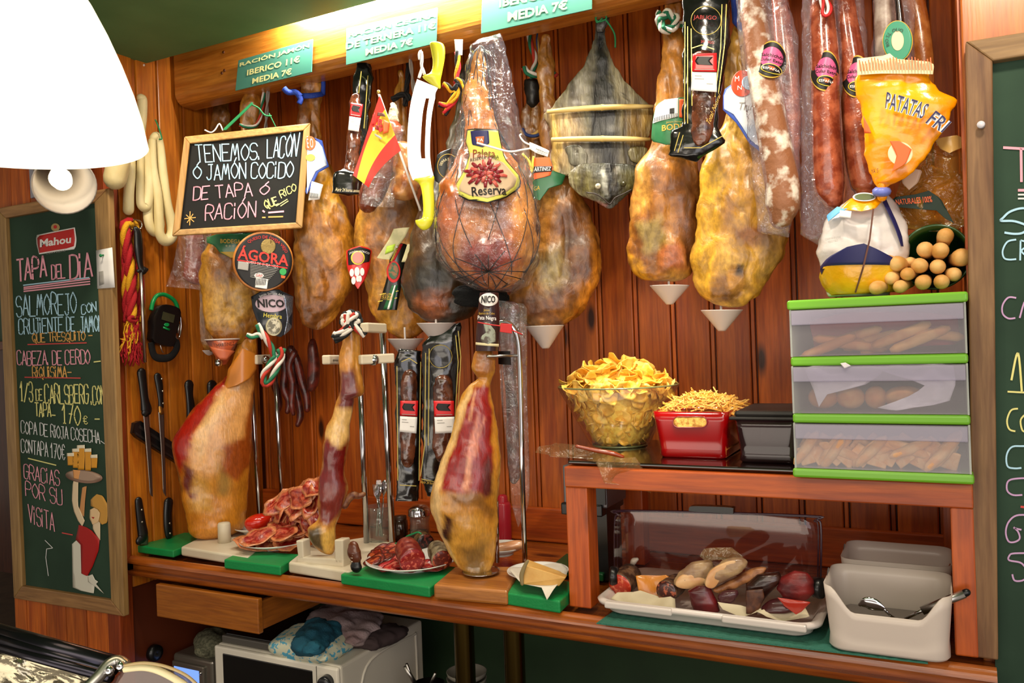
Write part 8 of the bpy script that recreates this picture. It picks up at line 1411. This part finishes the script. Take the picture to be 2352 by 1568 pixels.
for i, (a, b, a2, b2, lb) in enumerate(((958, 1562, 930, 1530, 'chromed utensil handle leaning beside the microwave'), (952, 1560, 934, 1524, 'thin utensil rod leaning beside the microwave'), (985, 1568, 1000, 1545, 'small dark utensil head in the pot below the worktop'))): o = obj('utensil', tube([PY(a, b + 14, -.40), PY(a2, b2, -.42)], .004 if i else .006, 10), CHRD); tag(o, lb, 'utensil')
c = PY(985, 1575, -.40); o = obj('utensil_pot', lathe([(0, -.06), (.04, -.06), (.045, .006), (.043, .006), (.038, -.055), (0, -.055)], c, 32), mk('dark steel', '#3c3a3a', .3, 1)); tag(o, 'dark metal pot of utensils at the foot of the picture', 'pot')

# ================================================================== foreground glass counter rail
def PD(x, y, d): return CAM + ray(x, y) * d
t = T('display_case_rail', 'dark metal rail and bracket on top of the glass display case, nearest the camera', 'display case', PD(100, 1560, .95)); BM = mk('satin black metal', '#34323a', .22, .9)
obj('rail', tube([PD(-60, 1440, 1.05), PD(262, 1530, .98)], .0125, 18), BM, t); obj('rail', tube([PD(-60, 1470, 1.03), PD(255, 1556, .96)], .006, 14), BM, t); obj('rail', tube([PD(-60, 1452, 1.035), PD(258, 1545, .97)], .007, 14), BM, t)
obj('bracket', tube(cat([tuple(PD(200, 1580, .93)), tuple(PD(228, 1552, .94)), tuple(PD(250, 1526, .95)), tuple(PD(272, 1518, .955)), tuple(PD(290, 1530, .95))], 6), .007, 12), CHRD, t)
for a, b in ((252, 1540), (278, 1530)): obj('dome_nut', lathe([(0, .006), (.003, .005), (.0055, 0), (.003, -.005), (0, -.006)], PD(a, b, .94), 18), CHR, t)
CG = film('case glass', tint='#d8c8c0', refl=1.2, haze=.14, hazecol='#8a7068', wrinkle=0, scale=3, rough=.03)
obj('curved_glass', tube([PD(a, b, .93) for a, b in cat([(285, 1528), (330, 1522), (380, 1530), (430, 1552), (470, 1590)], 6)], .0018, 8), mk('glass edge', '#a89060', .2, coat=.5), t); obj('white_rim', tube([PD(a, b, .94) for a, b in cat([(285, 1536), (330, 1532), (370, 1542), (420, 1570), (440, 1590)], 6)], .004, 10), INK['cream'], t)
obj('glass_panel', sheet([(286, 1532), (330, 1524), (380, 1532), (430, 1554), (470, 1600), (200, 1640)], lambda x, y, o=0: PD(x, y, .945 - o), .002, 10, 6), CG, t)
obj('steel_liner', sheet([(-40, 1500), (60, 1504), (250, 1562), (240, 1660), (-40, 1660)], lambda x, y, o=0: PD(x, y, 1.10 - o), .002, 10, 6, wob=.04), mk('crumpled steel', '#a8a088', .18, .9, bump=(22, 1)), t)
